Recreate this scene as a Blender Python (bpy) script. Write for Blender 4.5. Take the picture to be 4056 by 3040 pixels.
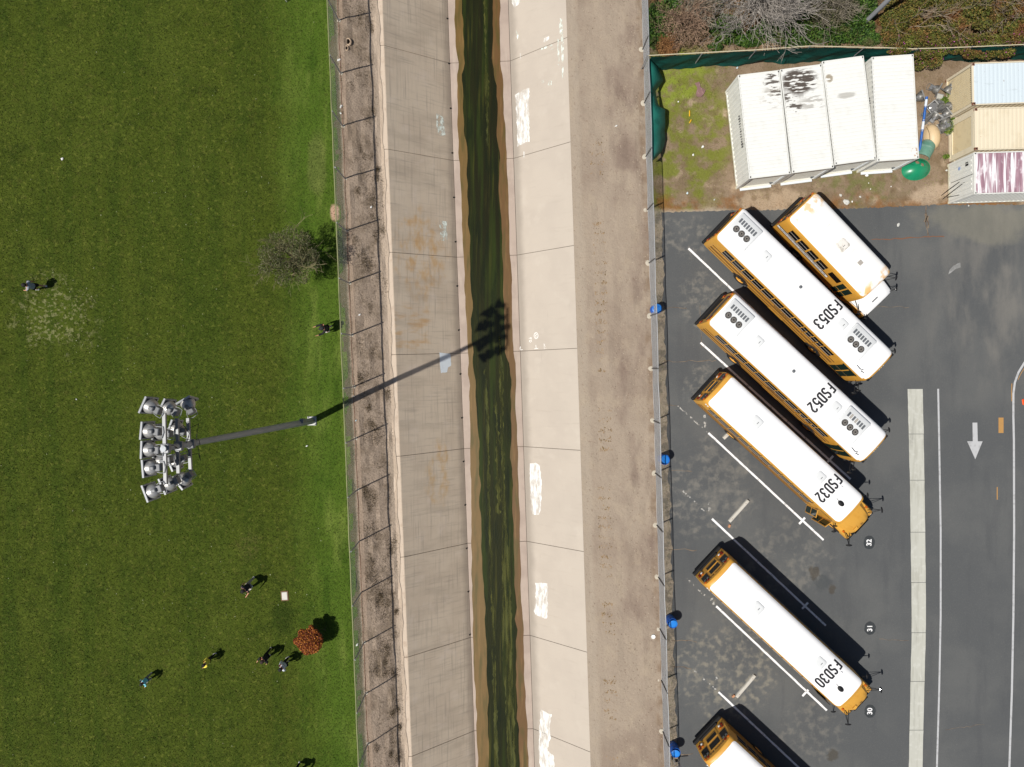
import bpy, bmesh, math, random
import numpy as np
from mathutils import Vector, Matrix, Quaternion

# ------------------------------------------------------------------ camera, world, sun
SC = bpy.context.scene
for o in list(bpy.data.objects):
    bpy.data.objects.remove(o, do_unlink=True)
COL = SC.collection
FPX, HC, CX, CY = 2850.0, 45.0, 2028.0, 1520.0        # focal length (native px), camera height, image centre
TILT = math.atan(75.0 / FPX)
cam_d = bpy.data.cameras.new('camera')
cam = bpy.data.objects.new('camera', cam_d)
COL.objects.link(cam)
cam.location = (0, 0, HC)
cam.rotation_euler = (-TILT, 0, 0)
cam_d.sensor_fit = 'HORIZONTAL'
cam_d.sensor_width = 36.0
cam_d.lens = FPX / 4056 * 36
cam_d.clip_end = 2000
cam_d.clip_start = 0.5
SC.camera = cam

SUN_EL, SUN_AZ = math.radians(59.0), math.radians(24.5)   # shadows run towards +x, rising to +y
world = bpy.data.worlds.new('World')
SC.world = world
world.use_nodes = True
wn = world.node_tree
bg = wn.nodes['Background']
sky = wn.nodes.new('ShaderNodeTexSky')
sky.sky_type = 'NISHITA'
sky.sun_disc = False
sky.sun_elevation = SUN_EL
sky.sun_rotation = math.radians(270 - 24.5)
wn.links.new(sky.outputs[0], bg.inputs[0])
bg.inputs[1].default_value = 0.05
sun_d = bpy.data.lights.new('sun', 'SUN')
sun_d.energy = 4.6
sun_d.angle = math.radians(0.5)
sun_d.color = (1.0, 0.955, 0.89)
sun = bpy.data.objects.new('sun', sun_d)
COL.objects.link(sun)
sdir = Vector((math.cos(SUN_EL) * math.cos(SUN_AZ), math.cos(SUN_EL) * math.sin(SUN_AZ), -math.sin(SUN_EL)))
sun.rotation_euler = sdir.to_track_quat('-Z', 'Y').to_euler()
sun.location = (-30, -15, 60)
SC.view_settings.view_transform = 'Standard'
SC.view_settings.look = 'None'
SC.view_settings.exposure = 0.0
SC.view_settings.gamma = 1.0
SC.render.engine = 'CYCLES'

# ------------------------------------------------------------------ placing helpers
CA, SA = math.cos(TILT), math.sin(TILT)
def ray(px, py):
    x, y = (px - CX) / FPX, (CY - py) / FPX
    return Vector((x, y * CA - SA, -y * SA - CA))
def P(px, py, z=0.0):                      # where the line of sight of a photo pixel meets height z
    d = ray(px, py)
    t = (z - HC) / d.z
    return Vector((d.x * t, d.y * t, z))
CHS = 0.0346; CHC = math.sqrt(1 - CHS * CHS)
def UV(u, v, z=0.0):                       # channel frame: u across (east), v along (north)
    return Vector((u * CHC - v * CHS, u * CHS + v * CHC, z))
def toUV(p):
    return (p[0] * CHC + p[1] * CHS, -p[0] * CHS + p[1] * CHC)

# ------------------------------------------------------------------ mesh builder
class MB:
    def __init__(s):
        s.v = []; s.f = []; s.m = []; s.mi = 0
    def add(s, vs, fs):
        o = len(s.v)
        s.v.extend([tuple(v) for v in vs])
        s.f.extend([tuple(i + o for i in f) for f in fs])
        s.m.extend([s.mi] * len(fs))
        return s
    def box(s, c, size, M=None):
        hx, hy, hz = size[0] / 2, size[1] / 2, size[2] / 2
        vs = [Vector((x, y, z)) for z in (-hz, hz) for y in (-hy, hy) for x in (-hx, hx)]
        if M is not None: vs = [M @ v for v in vs]
        vs = [v + Vector(c) for v in vs]
        return s.add(vs, [(0, 2, 3, 1), (4, 5, 7, 6), (0, 1, 5, 4), (2, 6, 7, 3), (0, 4, 6, 2), (1, 3, 7, 5)])
    def bbox(s, c, size, b=0.02, M=None):           # box with chamfered vertical edges and top
        hx, hy, hz = size[0] / 2, size[1] / 2, size[2] / 2
        def ring(x, y, bb, z): return [Vector(q) for q in ((-x + bb, -y, z), (x - bb, -y, z), (x, -y + bb, z), (x, y - bb, z), (x - bb, y, z), (-x + bb, y, z), (-x, y - bb, z), (-x, -y + bb, z))]
        R = [ring(hx, hy, b, -hz), ring(hx, hy, b, hz - b), ring(hx - b, hy - b, b, hz)]
        vs = [v for r in R for v in r]
        if M is not None: vs = [M @ v for v in vs]
        vs = [v + Vector(c) for v in vs]
        fs = [tuple(range(7, -1, -1)), tuple(range(16, 24))]
        for k in range(2):
            for i in range(8):
                j = (i + 1) % 8
                fs.append((k * 8 + i, k * 8 + j, k * 8 + 8 + j, k * 8 + 8 + i))
        return s.add(vs, fs)
    def tube(s, pts, r, n=8, cap=True):
        pts = [Vector(p) for p in pts]
        if not isinstance(r, (list, tuple)): r = [r] * len(pts)
        vs = []; fs = []
        up = None
        for i, p in enumerate(pts):
            a = pts[max(0, i - 1)]; b = pts[min(len(pts) - 1, i + 1)]
            t = (b - a).normalized()
            if up is None:
                up = Vector((0, 0, 1)) if abs(t.z) < 0.9 else Vector((1, 0, 0))
            x = t.cross(up).normalized(); y = x.cross(t).normalized(); up = y
            for k in range(n):
                an = 2 * math.pi * k / n
                vs.append(p + (x * math.cos(an) + y * math.sin(an)) * r[i])
        for i in range(len(pts) - 1):
            for k in range(n):
                j = (k + 1) % n
                fs.append((i * n + k, i * n + j, (i + 1) * n + j, (i + 1) * n + k))
        if cap:
            fs.append(tuple(range(n - 1, -1, -1)))
            fs.append(tuple(range((len(pts) - 1) * n, len(pts) * n)))
        return s.add(vs, fs)
    def lathe(s, prof, n=16, M=None, sx=1, sy=1):
        vs = []; fs = []
        for r, z in prof:
            for k in range(n):
                a = 2 * math.pi * k / n
                v = Vector((r * math.cos(a) * sx, r * math.sin(a) * sy, z))
                vs.append(M @ v if M is not None else v)
        for i in range(len(prof) - 1):
            for k in range(n):
                j = (k + 1) % n
                fs.append((i * n + k, i * n + j, (i + 1) * n + j, (i + 1) * n + k))
        if prof[0][0] > 1e-5: fs.append(tuple(range(n - 1, -1, -1)))
        if prof[-1][0] > 1e-5: fs.append(tuple(range((len(prof) - 1) * n, len(prof) * n)))
        return s.add(vs, fs)
    def prism(s, poly, z0, z1, M=None):
        n = len(poly)
        vs = [Vector((p[0], p[1], z0)) for p in poly] + [Vector((p[0], p[1], z1)) for p in poly]
        if M is not None: vs = [M @ v for v in vs]
        fs = [tuple(range(n - 1, -1, -1)), tuple(range(n, 2 * n))] + [(i, (i + 1) % n, n + (i + 1) % n, n + i) for i in range(n)]
        return s.add(vs, fs)
    def poly(s, pts):
        return s.add(pts, [tuple(range(len(pts)))])
    def strip(s, A, B):                     # quads between two polylines
        n = len(A)
        return s.add(list(A) + list(B), [(i, n + i, n + i + 1, i + 1) for i in range(n - 1)])
    def loft(s, rings, closed=False, cap0=False, cap1=False):
        n = len(rings[0]); vs = [v for r in rings for v in r]; fs = []
        for i in range(len(rings) - 1):
            for k in range(n if closed else n - 1):
                j = (k + 1) % n
                fs.append((i * n + k, i * n + j, (i + 1) * n + j, (i + 1) * n + k))
        if cap0: fs.append(tuple(range(n - 1, -1, -1)))
        if cap1: fs.append(tuple(range((len(rings) - 1) * n, len(rings) * n)))
        return s.add(vs, fs)
    def mesh(s, name, mats, smooth=False):
        me = bpy.data.meshes.new(name)
        me.from_pydata(s.v, [], s.f)
        if not isinstance(mats, (list, tuple)): mats = [mats]
        for m in mats: me.materials.append(m)
        if len(mats) > 1: me.polygons.foreach_set('material_index', s.m)
        bm = bmesh.new(); bm.from_mesh(me)
        bmesh.ops.recalc_face_normals(bm, faces=bm.faces)
        bm.to_mesh(me); bm.free()
        if smooth:
            me.polygons.foreach_set('use_smooth', [True] * len(me.polygons))
            if hasattr(me, 'set_sharp_from_angle'): me.set_sharp_from_angle(angle=math.radians(38))
        me.update()
        return me
    def build(s, name, mats, parent=None, smooth=False, raw=False):
        me = s.mesh(name, mats, smooth)
        return link(name, me, parent)
def link(name, me, parent=None, loc=None, rotz=None):
    o = bpy.data.objects.new(name, me)
    COL.objects.link(o)
    if parent is not None: o.parent = parent
    if loc is not None: o.location = loc
    if rotz is not None: o.rotation_euler = (0, 0, rotz)
    return o
def tag(o, label=None, cat=None, group=None, kind=None):
    if label: o['label'] = label
    if cat: o['category'] = cat
    if group: o['group'] = group
    if kind: o['kind'] = kind
    return o
def thing(name, label, cat, loc=(0, 0, 0), rotz=0, group=None):
    o = bpy.data.objects.new(name, None)
    COL.objects.link(o)
    o.empty_display_size = 0.2
    o.location = loc; o.rotation_euler = (0, 0, rotz)
    return tag(o, label, cat, group)
def struct(o, label=None):
    return tag(o, label, None, None, 'structure')
def copy_tree(o, parent=None):
    c = o.copy(); COL.objects.link(c); c.parent = parent
    for ch in list(o.children): copy_tree(ch, c)
    return c
def np_mesh(name, V, Fs, mat, k, tint=None):       # big meshes straight from numpy; k corners per face
    me = bpy.data.meshes.new(name)
    nf = len(Fs)
    me.vertices.add(len(V)); me.vertices.foreach_set('co', np.ascontiguousarray(V, dtype=np.float32).ravel())
    me.loops.add(nf * k); me.loops.foreach_set('vertex_index', np.ascontiguousarray(Fs, dtype=np.int32).ravel())
    me.polygons.add(nf)
    me.polygons.foreach_set('loop_start', np.arange(0, nf * k, k, dtype=np.int32))
    try: me.polygons.foreach_set('loop_total', np.full(nf, k, dtype=np.int32))
    except Exception: pass
    me.materials.append(mat)
    if tint is not None:
        at = me.attributes.new('tint', 'FLOAT', 'POINT')
        at.data.foreach_set('value', np.ascontiguousarray(tint, dtype=np.float32))
    me.update(calc_edges=True)
    return me

# ------------------------------------------------------------------ material builder
def srgb(r, g, b):
    f = lambda c: (c / 255 / 12.92) if c / 255 <= 0.04045 else ((c / 255 + 0.055) / 1.055) ** 2.4
    return (f(r), f(g), f(b))
class NT:
    def __init__(s, name):
        s.mat = bpy.data.materials.new(name); s.mat.use_nodes = True
        s.t = s.mat.node_tree; s.b = s.t.nodes['Principled BSDF']; s.pos = {}
    def n(s, typ, **kw):
        nd = s.t.nodes.new(typ)
        for k, v in kw.items(): setattr(nd, k, v)
        return nd
    def l(s, a, b): s.t.links.new(a, b)
    def coord(s, which):
        if which not in s.pos:
            if which == 'pos': s.pos[which] = s.n('ShaderNodeNewGeometry').outputs['Position']
            else: s.pos[which] = s.n('ShaderNodeTexCoord').outputs['Object']
        return s.pos[which]
    def math(s, op, a, b=None, c=None, clamp=False):
        nd = s.n('ShaderNodeMath', operation=op); nd.use_clamp = clamp
        for i, x in enumerate((a, b, c)):
            if x is None: continue
            if isinstance(x, (int, float)): nd.inputs[i].default_value = x
            else: s.l(x, nd.inputs[i])
        return nd.outputs[0]
    def noise(s, scale, detail=4, seed=0, coord='pos', rough=0.55, dist=0.0):
        mp = s.n('ShaderNodeMapping')
        s.l(s.coord(coord), mp.inputs[0])
        sc = scale if isinstance(scale, (tuple, list)) else (scale,) * 3
        mp.inputs['Scale'].default_value = sc
        mp.inputs['Location'].default_value = (seed * 7.31, seed * 3.17, seed * 1.7)
        tx = s.n('ShaderNodeTexNoise')
        s.l(mp.outputs[0], tx.inputs['Vector'])
        tx.inputs['Scale'].default_value = 1.0
        tx.inputs['Detail'].default_value = detail
        tx.inputs['Roughness'].default_value = rough
        tx.inputs['Distortion'].default_value = dist
        return tx.outputs[0]
    def ramp(s, x, lo, hi):
        mr = s.n('ShaderNodeMapRange'); mr.interpolation_type = 'SMOOTHSTEP'
        s.l(x, mr.inputs[0]); mr.inputs[1].default_value = lo; mr.inputs[2].default_value = hi
        return mr.outputs[0]
    def mask(s, m, coord):
        k = m[0]
        if k == 'noise':            # ('noise', scale, detail, lo, hi, seed)
            return s.ramp(s.noise(m[1], m[2], m[5] if len(m) > 5 else 0, coord), m[3], m[4])
        if k == 'axis':             # ('axis', (ax,ay,az), lo, hi, wobble, wobble scale)
            dp = s.n('ShaderNodeVectorMath', operation='DOT_PRODUCT')
            s.l(s.coord(coord), dp.inputs[0]); dp.inputs[1].default_value = m[1]
            x = dp.outputs['Value']
            if len(m) > 4:
                w = s.math('SUBTRACT', s.noise(m[5], 4, 5, coord), 0.5)
                x = s.math('ADD', x, s.math('MULTIPLY', w, m[4] * 2))
            lo, hi = m[2], m[3]
            if lo < hi: return s.ramp(x, lo, hi)
            return s.math('SUBTRACT', 1.0, s.ramp(x, hi, lo))
        if k == 'blob':             # ('blob', centre xyz, radii xyz, wobble, wobble scale): 1 inside
            vm = s.n('ShaderNodeVectorMath', operation='SUBTRACT')
            s.l(s.coord(coord), vm.inputs[0]); vm.inputs[1].default_value = m[1]
            dv = s.n('ShaderNodeVectorMath', operation='DIVIDE')
            s.l(vm.outputs[0], dv.inputs[0]); dv.inputs[1].default_value = m[2]
            ln = s.n('ShaderNodeVectorMath', operation='LENGTH'); s.l(dv.outputs[0], ln.inputs[0])
            x = ln.outputs['Value']
            if len(m) > 3:
                w = s.math('SUBTRACT', s.noise(m[4], 5, 9, coord), 0.5)
                x = s.math('ADD', x, s.math('MULTIPLY', w, m[3] * 2))
            return s.math('SUBTRACT', 1.0, s.ramp(x, 0.6, 1.05))
        if k == 'island':
            g = s.n('ShaderNodeNewGeometry')
            return s.ramp(g.outputs['Random Per Island'], m[1], m[2])
        if k == 'tint':
            a = s.n('ShaderNodeAttribute'); a.attribute_name = 'tint'
            return s.ramp(a.outputs['Fac'], m[1], m[2])
def MAT(name, base, layers=(), rough=0.7, metal=0.0, spec=0.4, bump=None, coord='pos', coat=0.0, alpha=None, normal_dist=0.02):
    t = NT(name); b = t.b
    base = tuple(base)[:3] + (1,)
    cur = None
    for lay in layers:              # (colour, [masks], amount)
        f = None
        for mk in lay[1]:
            x = t.mask(mk, coord)
            f = x if f is None else t.math('MULTIPLY', f, x)
        f = t.math('MULTIPLY', f, lay[2] if len(lay) > 2 else 1.0, clamp=True)
        mx = t.n('ShaderNodeMix', data_type='RGBA')
        t.l(f, mx.inputs[0])
        if cur is None: mx.inputs[6].default_value = base
        else: t.l(cur, mx.inputs[6])
        mx.inputs[7].default_value = tuple(lay[0])[:3] + (1,)
        cur = mx.outputs[2]
    if cur is None: b.inputs['Base Color'].default_value = base
    else: t.l(cur, b.inputs['Base Color'])
    b.inputs['Roughness'].default_value = rough
    b.inputs['Metallic'].default_value = metal
    b.inputs['Specular IOR Level'].default_value = spec
    if coat: b.inputs['Coat Weight'].default_value = coat
    if bump:                        # [(scale, strength, detail)]
        h = None
        for sc, st, dt in bump:
            x = t.math('MULTIPLY', t.noise(sc, dt, 3, coord), st)
            h = x if h is None else t.math('ADD', h, x)
        bp = t.n('ShaderNodeBump'); bp.inputs['Strength'].default_value = 1.0
        bp.inputs['Distance'].default_value = normal_dist
        t.l(h, bp.inputs['Height']); t.l(bp.outputs[0], b.inputs['Normal'])
    if alpha:                       # ragged paint edges: masks multiplied
        f = None
        for mk in alpha:
            x = t.mask(mk, coord)
            f = x if f is None else t.math('MULTIPLY', f, x)
        t.l(f, b.inputs['Alpha'])
    return t.mat

def text_mesh(txt, size, mat, bold=0.0, sx=1.0, name='lettering'):
    cu = bpy.data.curves.new('txt', 'FONT')
    cu.body = txt; cu.size = size; cu.align_x = 'CENTER'; cu.align_y = 'CENTER'
    cu.offset = bold; cu.resolution_u = 3; cu.extrude = 0.0015
    ob = bpy.data.objects.new('txt', cu)
    COL.objects.link(ob)
    bpy.context.view_layer.update()
    me = bpy.data.meshes.new_from_object(ob.evaluated_get(bpy.context.evaluated_depsgraph_get()))
    bpy.data.objects.remove(ob, do_unlink=True); bpy.data.curves.remove(cu)
    me.name = name
    if sx != 1.0: me.transform(Matrix.Diagonal((sx, 1, 1, 1)))
    me.materials.clear(); me.materials.append(mat)
    return me
rnd = random.Random(7)
RG = np.random.default_rng(11)
# ------------------------------------------------------------------ materials of the setting
AX_U = (CHC, CHS, 0)
def wp(px, py, z=0): return tuple(P(px, py, z))
LAWN_LAYERS = [
    (srgb(80, 92, 32), [('noise', 0.30, 5, 0.42, 0.70, 1)], 0.55),
    (srgb(50, 64, 18), [('noise', 1.0, 5, 0.46, 0.72, 2)], 0.6),
    (srgb(88, 88, 40), [('noise', 2.2, 5, 0.54, 0.74, 3)], 0.5),
    (srgb(54, 72, 20), [('noise', (0.9, 0.05, 1), 3, 0.44, 0.64, 14)], 0.5),
    (srgb(108, 114, 48), [('noise', 4.5, 4, 0.55, 0.70, 21)], 0.55),
    (srgb(36, 48, 12), [('noise', 5.5, 4, 0.54, 0.70, 22)], 0.55),
    (srgb(80, 106, 34), [('axis', AX_U, -15.2, -11.6, 1.4, 0.35)], 0.7),
    (srgb(118, 132, 60), [('axis', AX_U, -14.5, -11.2, 1.0, 0.3), ('noise', (0.9, 0.22, 1), 5, 0.46, 0.68, 4)], 0.65),
    (srgb(44, 70, 16), [('axis', AX_U, -17, -13, 1.0, 0.3), ('noise', (1.1, 0.3, 1), 4, 0.50, 0.72, 6)], 0.5),
]
LAWN_SPOTS = [
    (srgb(104, 96, 56), [('blob', wp(985, 2160), (0.9, 1.0, 1), 0.7, 1.5), ('noise', 5, 4, 0.4, 0.6, 7)], 0.3),
    (srgb(118, 118, 70), [('blob', wp(1255, 660), (0.7, 2.2, 1), 0.5, 0.8)], 0.35),
    (srgb(180, 148, 125), [('blob', wp(1326, 843), (0.34, 0.62, 1), 0.3, 3)], 1.0),
    (srgb(30, 48, 12), [('blob', wp(1120, 2450), (0.8, 1.3, 1), 0.7, 1.5)], 0.45),
    (srgb(124, 124, 84), [('blob', wp(215, 1250), (3.0, 2.7, 1), 0.9, 0.9), ('noise', 5.0, 5, 0.52, 0.60, 8)], 0.75),
]
G_LAWN = MAT('lawn_soil_turf', srgb(70, 82, 25), LAWN_LAYERS + LAWN_SPOTS + [(srgb(28, 34, 10), [('noise', 14, 3, 0.5, 0.7, 12)], 0.7)], rough=0.95, spec=0.1)
G_BLADE = MAT('grass_blade', srgb(80, 93, 30), LAWN_LAYERS + [
    (srgb(126, 134, 66), [('tint', 0.78, 1.0)], 0.8),
    (srgb(30, 42, 10), [('tint', 0.42, 0.0)], 0.85)], rough=0.7, spec=0.25)
M_BANK = MAT('bank_dirt', srgb(170, 152, 134), [
    (srgb(136, 120, 102), [('noise', 0.9, 6, 0.45, 0.64, 1)], 0.7),
    (srgb(108, 96, 80), [('noise', 2.6, 6, 0.54, 0.72, 2)], 0.7),
    (srgb(190, 171, 150), [('noise', 5, 5, 0.55, 0.7, 3)], 0.6),
    (srgb(100, 88, 76), [('noise', 14, 4, 0.54, 0.70, 5)], 0.6),
    (srgb(156, 136, 118), [('axis', AX_U, -9.55, -9.8, 0.2, 0.8)], 0.6),
    (srgb(84, 78, 52), [('axis', AX_U, -10.02, -10.2, 0.12, 1.4)], 0.85),
    (srgb(196, 178, 158), [('axis', AX_U, -8.3, -7.85, 0.4, 0.9)], 0.7),
], rough=0.95, spec=0.1, bump=[(9, 1.0, 5), (30, 0.4, 3)], normal_dist=0.05)
M_RDIRT = MAT('verge_dirt', srgb(156, 142, 126), [
    (srgb(138, 123, 109), [('noise', 0.28, 5, 0.42, 0.68, 1)], 0.8),
    (srgb(124, 108, 97), [('noise', (0.7, 0.3, 1), 6, 0.44, 0.74, 4), ('axis', AX_U, 6.2, 6.9, 0.5, 0.4)], 0.85),
    (srgb(162, 149, 133), [('axis', AX_U, 5.0, 4.6, 0.2, 0.6)], 0.8),
    (srgb(168, 153, 133), [('noise', (1.3, 0.8, 1), 6, 0.5, 0.72, 2)], 0.45),
    (srgb(120, 100, 84), [('noise', 6, 5, 0.6, 0.74, 6)], 0.55),
    (srgb(112, 90, 76), [('noise', 22, 3, 0.6, 0.72, 7)], 0.6),
    (srgb(128, 110, 92), [('axis', AX_U, 8.3, 8.6, 0.25, 0.8), ('noise', 1.2, 5, 0.4, 0.65, 3)], 0.8),
], rough=0.95, spec=0.1, bump=[(4, 1.0, 5), (20, 0.5, 3)], normal_dist=0.06)
CONC_L = [
    (srgb(182, 166, 147), [('noise', 0.5, 5, 0.4, 0.65, 1)], 0.5),
    (srgb(150, 139, 128), [('noise', (9, 0.35, 9), 3, 0.5, 0.75, 2)], 0.5),
    (srgb(154, 144, 132), [('noise', (0.5, 9, 0.5), 3, 0.52, 0.75, 3)], 0.5),
    (srgb(206, 192, 178), [('noise', 1.1, 4, 0.55, 0.75, 5)], 0.4),
]
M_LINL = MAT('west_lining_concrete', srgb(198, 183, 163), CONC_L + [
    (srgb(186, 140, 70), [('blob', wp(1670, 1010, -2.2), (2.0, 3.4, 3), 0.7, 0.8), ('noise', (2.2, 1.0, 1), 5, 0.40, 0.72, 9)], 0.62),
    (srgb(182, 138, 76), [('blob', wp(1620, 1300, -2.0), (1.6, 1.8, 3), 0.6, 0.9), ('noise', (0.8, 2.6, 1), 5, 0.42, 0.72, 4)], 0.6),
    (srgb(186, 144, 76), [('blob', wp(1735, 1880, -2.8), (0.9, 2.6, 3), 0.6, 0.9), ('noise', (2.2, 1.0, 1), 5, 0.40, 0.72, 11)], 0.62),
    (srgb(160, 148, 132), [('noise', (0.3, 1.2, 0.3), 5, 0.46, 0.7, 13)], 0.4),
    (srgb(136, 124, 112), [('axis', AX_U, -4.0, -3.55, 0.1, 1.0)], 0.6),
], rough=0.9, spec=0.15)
M_LINR = MAT('east_lining_concrete', srgb(187, 177, 164), [
    (srgb(179, 169, 157), [('noise', 0.5, 5, 0.4, 0.65, 1)], 0.5),
    (srgb(172, 162, 149), [('noise', (0.6, 5, 0.6), 4, 0.55, 0.78, 3)], 0.4),
    (srgb(195, 186, 173), [('noise', 1.1, 4, 0.55, 0.75, 5)], 0.4),
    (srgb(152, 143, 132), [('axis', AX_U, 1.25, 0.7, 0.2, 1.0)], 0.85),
    (srgb(160, 150, 138), [('noise', (9, 0.6, 9), 3, 0.66, 0.8, 8)], 0.4),
], rough=0.9, spec=0.15)
M_BENCH = MAT('channel_floor_concrete', srgb(176, 160, 147), [
    (srgb(158, 142, 131), [('noise', 0.8, 5, 0.4, 0.65, 1)], 0.6),
    (srgb(186, 172, 158), [('noise', (4, 0.5, 1), 4, 0.5, 0.75, 2)], 0.6)], rough=0.85, spec=0.2)
M_COPING = MAT('coping_concrete', srgb(202, 185, 166), [
    (srgb(178, 158, 138), [('noise', 2.0, 5, 0.5, 0.7, 1)], 0.6), (srgb(150, 130, 112), [('noise', 9, 4, 0.6, 0.75, 3)], 0.5)], rough=0.95, spec=0.1, bump=[(12, 0.6, 4)])
M_JOINT = MAT('joint_filler', srgb(104, 95, 86), rough=0.95, spec=0.1)
M_STAIN = MAT('wet_algae_concrete', srgb(108, 84, 42), [
    (srgb(98, 70, 38), [('axis', AX_U, -1.5, -0.9)], 0.85),
    (srgb(134, 106, 62), [('noise', (7, 0.5, 1), 4, 0.5, 0.72, 2)], 0.5),
    (srgb(74, 68, 24), [('noise', (3, 0.4, 1), 6, 0.46, 0.68, 3)], 0.7),
    (srgb(96, 74, 36), [('noise', 6, 5, 0.58, 0.75, 5)], 0.5)], rough=0.45, spec=0.4)
M_WATER = MAT('algae_water', srgb(36, 38, 12), [
    (srgb(32, 31, 11), [('axis', (0, 1, 0), 0, 12, 3, 0.2)], 0.9),
    (srgb(46, 58, 16), [('noise', (2.6, 0.08, 1), 5, 0.46, 0.68, 2)], 0.7),
    (srgb(24, 30, 10), [('noise', (2.2, 0.3, 1), 7, 0.46, 0.66, 4)], 0.75),
    (srgb(76, 74, 26), [('noise', (5, 0.18, 1), 6, 0.54, 0.74, 7)], 0.6)], rough=0.22, spec=0.5, bump=[((10, 3, 10), 0.25, 3)])
M_ALGAE = MAT('floating_algae', srgb(74, 76, 26), [
    (srgb(50, 56, 18), [('noise', (5, 0.4, 1), 5, 0.42, 0.66, 2)], 0.8),
    (srgb(96, 94, 36), [('noise', (9, 1.2, 1), 4, 0.55, 0.74, 3)], 0.6)], rough=0.7, spec=0.3, bump=[(14, 0.8, 4)],
    alpha=[('noise', (6, 0.5, 1), 6, 0.34, 0.66, 6)])
M_PAINT = MAT('cover_up_paint', srgb(246, 246, 242), [(srgb(228, 224, 214), [('noise', 3, 4, 0.5, 0.7, 2)], 0.5)], rough=0.6, spec=0.3,
    alpha=[('noise', (5, 1.6, 5), 6, 0.22, 0.70, 3)])
M_PAINT2 = MAT('thin_cover_up_paint', srgb(228, 236, 226), rough=0.7, spec=0.2, alpha=[('noise', (4, 3, 4), 5, 0.38, 0.66, 3)])
M_PAINTG = MAT('grey_cover_up_paint', srgb(214, 222, 226), [(srgb(196, 204, 208), [('noise', 3, 4, 0.5, 0.7, 2)], 0.5)], rough=0.6, spec=0.3)
M_CHALK = MAT('white_spray_marking', srgb(250, 250, 246), rough=0.7)
DUST = srgb(124, 121, 114)
def dust(px, py, rx, ry, sc, sd, am, col=DUST): return (col, [('blob', wp(px, py), (rx, ry, 1), 0.9, 0.8), ('noise', sc * 1.5, 10, 0.44, 0.70, sd)], am)
M_ASPH = MAT('asphalt', srgb(86, 88, 89), [
    (srgb(99, 100, 99), [('noise', 0.22, 5, 0.42, 0.66, 1)], 0.7),
    (srgb(79, 81, 83), [('noise', (1.0, 0.16, 1), 4, 0.5, 0.7, 2)], 0.5),
    (srgb(122, 119, 113), [('axis', (1, 0, 0), 24, 30, 3, 0.2), ('axis', (0, 1, 0), -4, 2, 3, 0.2), ('noise', (0.8, 0.3, 1), 6, 0.4, 0.68, 3)], 0.7),
    dust(2790, 1950, 3.4, 3.2, 1.6, 4, 0.7), dust(2860, 1900, 2.8, 3.0, 0.8, 14, 0.5), dust(2790, 1190, 1.8, 2.0, 1.9, 5, 0.75), dust(2720, 930, 2.2, 1.7, 1.7, 6, 0.75),
    dust(2790, 1520, 1.8, 1.6, 2.0, 15, 0.75), dust(2880, 2650, 3.4, 3.6, 1.5, 7, 0.8, srgb(138, 133, 120)), dust(3120, 2240, 3.4, 3.0, 1.4, 8, 0.6), dust(3200, 2900, 2.4, 2.2, 1.5, 16, 0.6),
    (srgb(126, 123, 110), [('blob', wp(3900, 880), (4.5, 1.4, 1), 0.8, 0.5)], 0.5),
    (srgb(70, 62, 50), [('blob', wp(3225, 2268), (0.42, 0.5, 1), 0.9, 3)], 0.6),
    (srgb(70, 74, 76), [('blob', wp(3260, 2310), (0.6, 0.55, 1), 0.6, 3)], 0.6),
    (srgb(72, 64, 52), [('blob', wp(3296, 2332), (0.3, 0.35, 1), 0.8, 3)], 0.6),
    (srgb(72, 66, 54), [('blob', wp(3300, 2992), (0.4, 0.4, 1), 0.9, 3)], 0.6),
    (srgb(128, 126, 120), [('noise', 26, 3, 0.56, 0.72, 9)], 0.35),
    (srgb(54, 55, 57), [('noise', 22, 3, 0.56, 0.72, 10)], 0.35),
], rough=0.9, spec=0.2, bump=[(40, 0.5, 2)], normal_dist=0.015)
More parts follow.
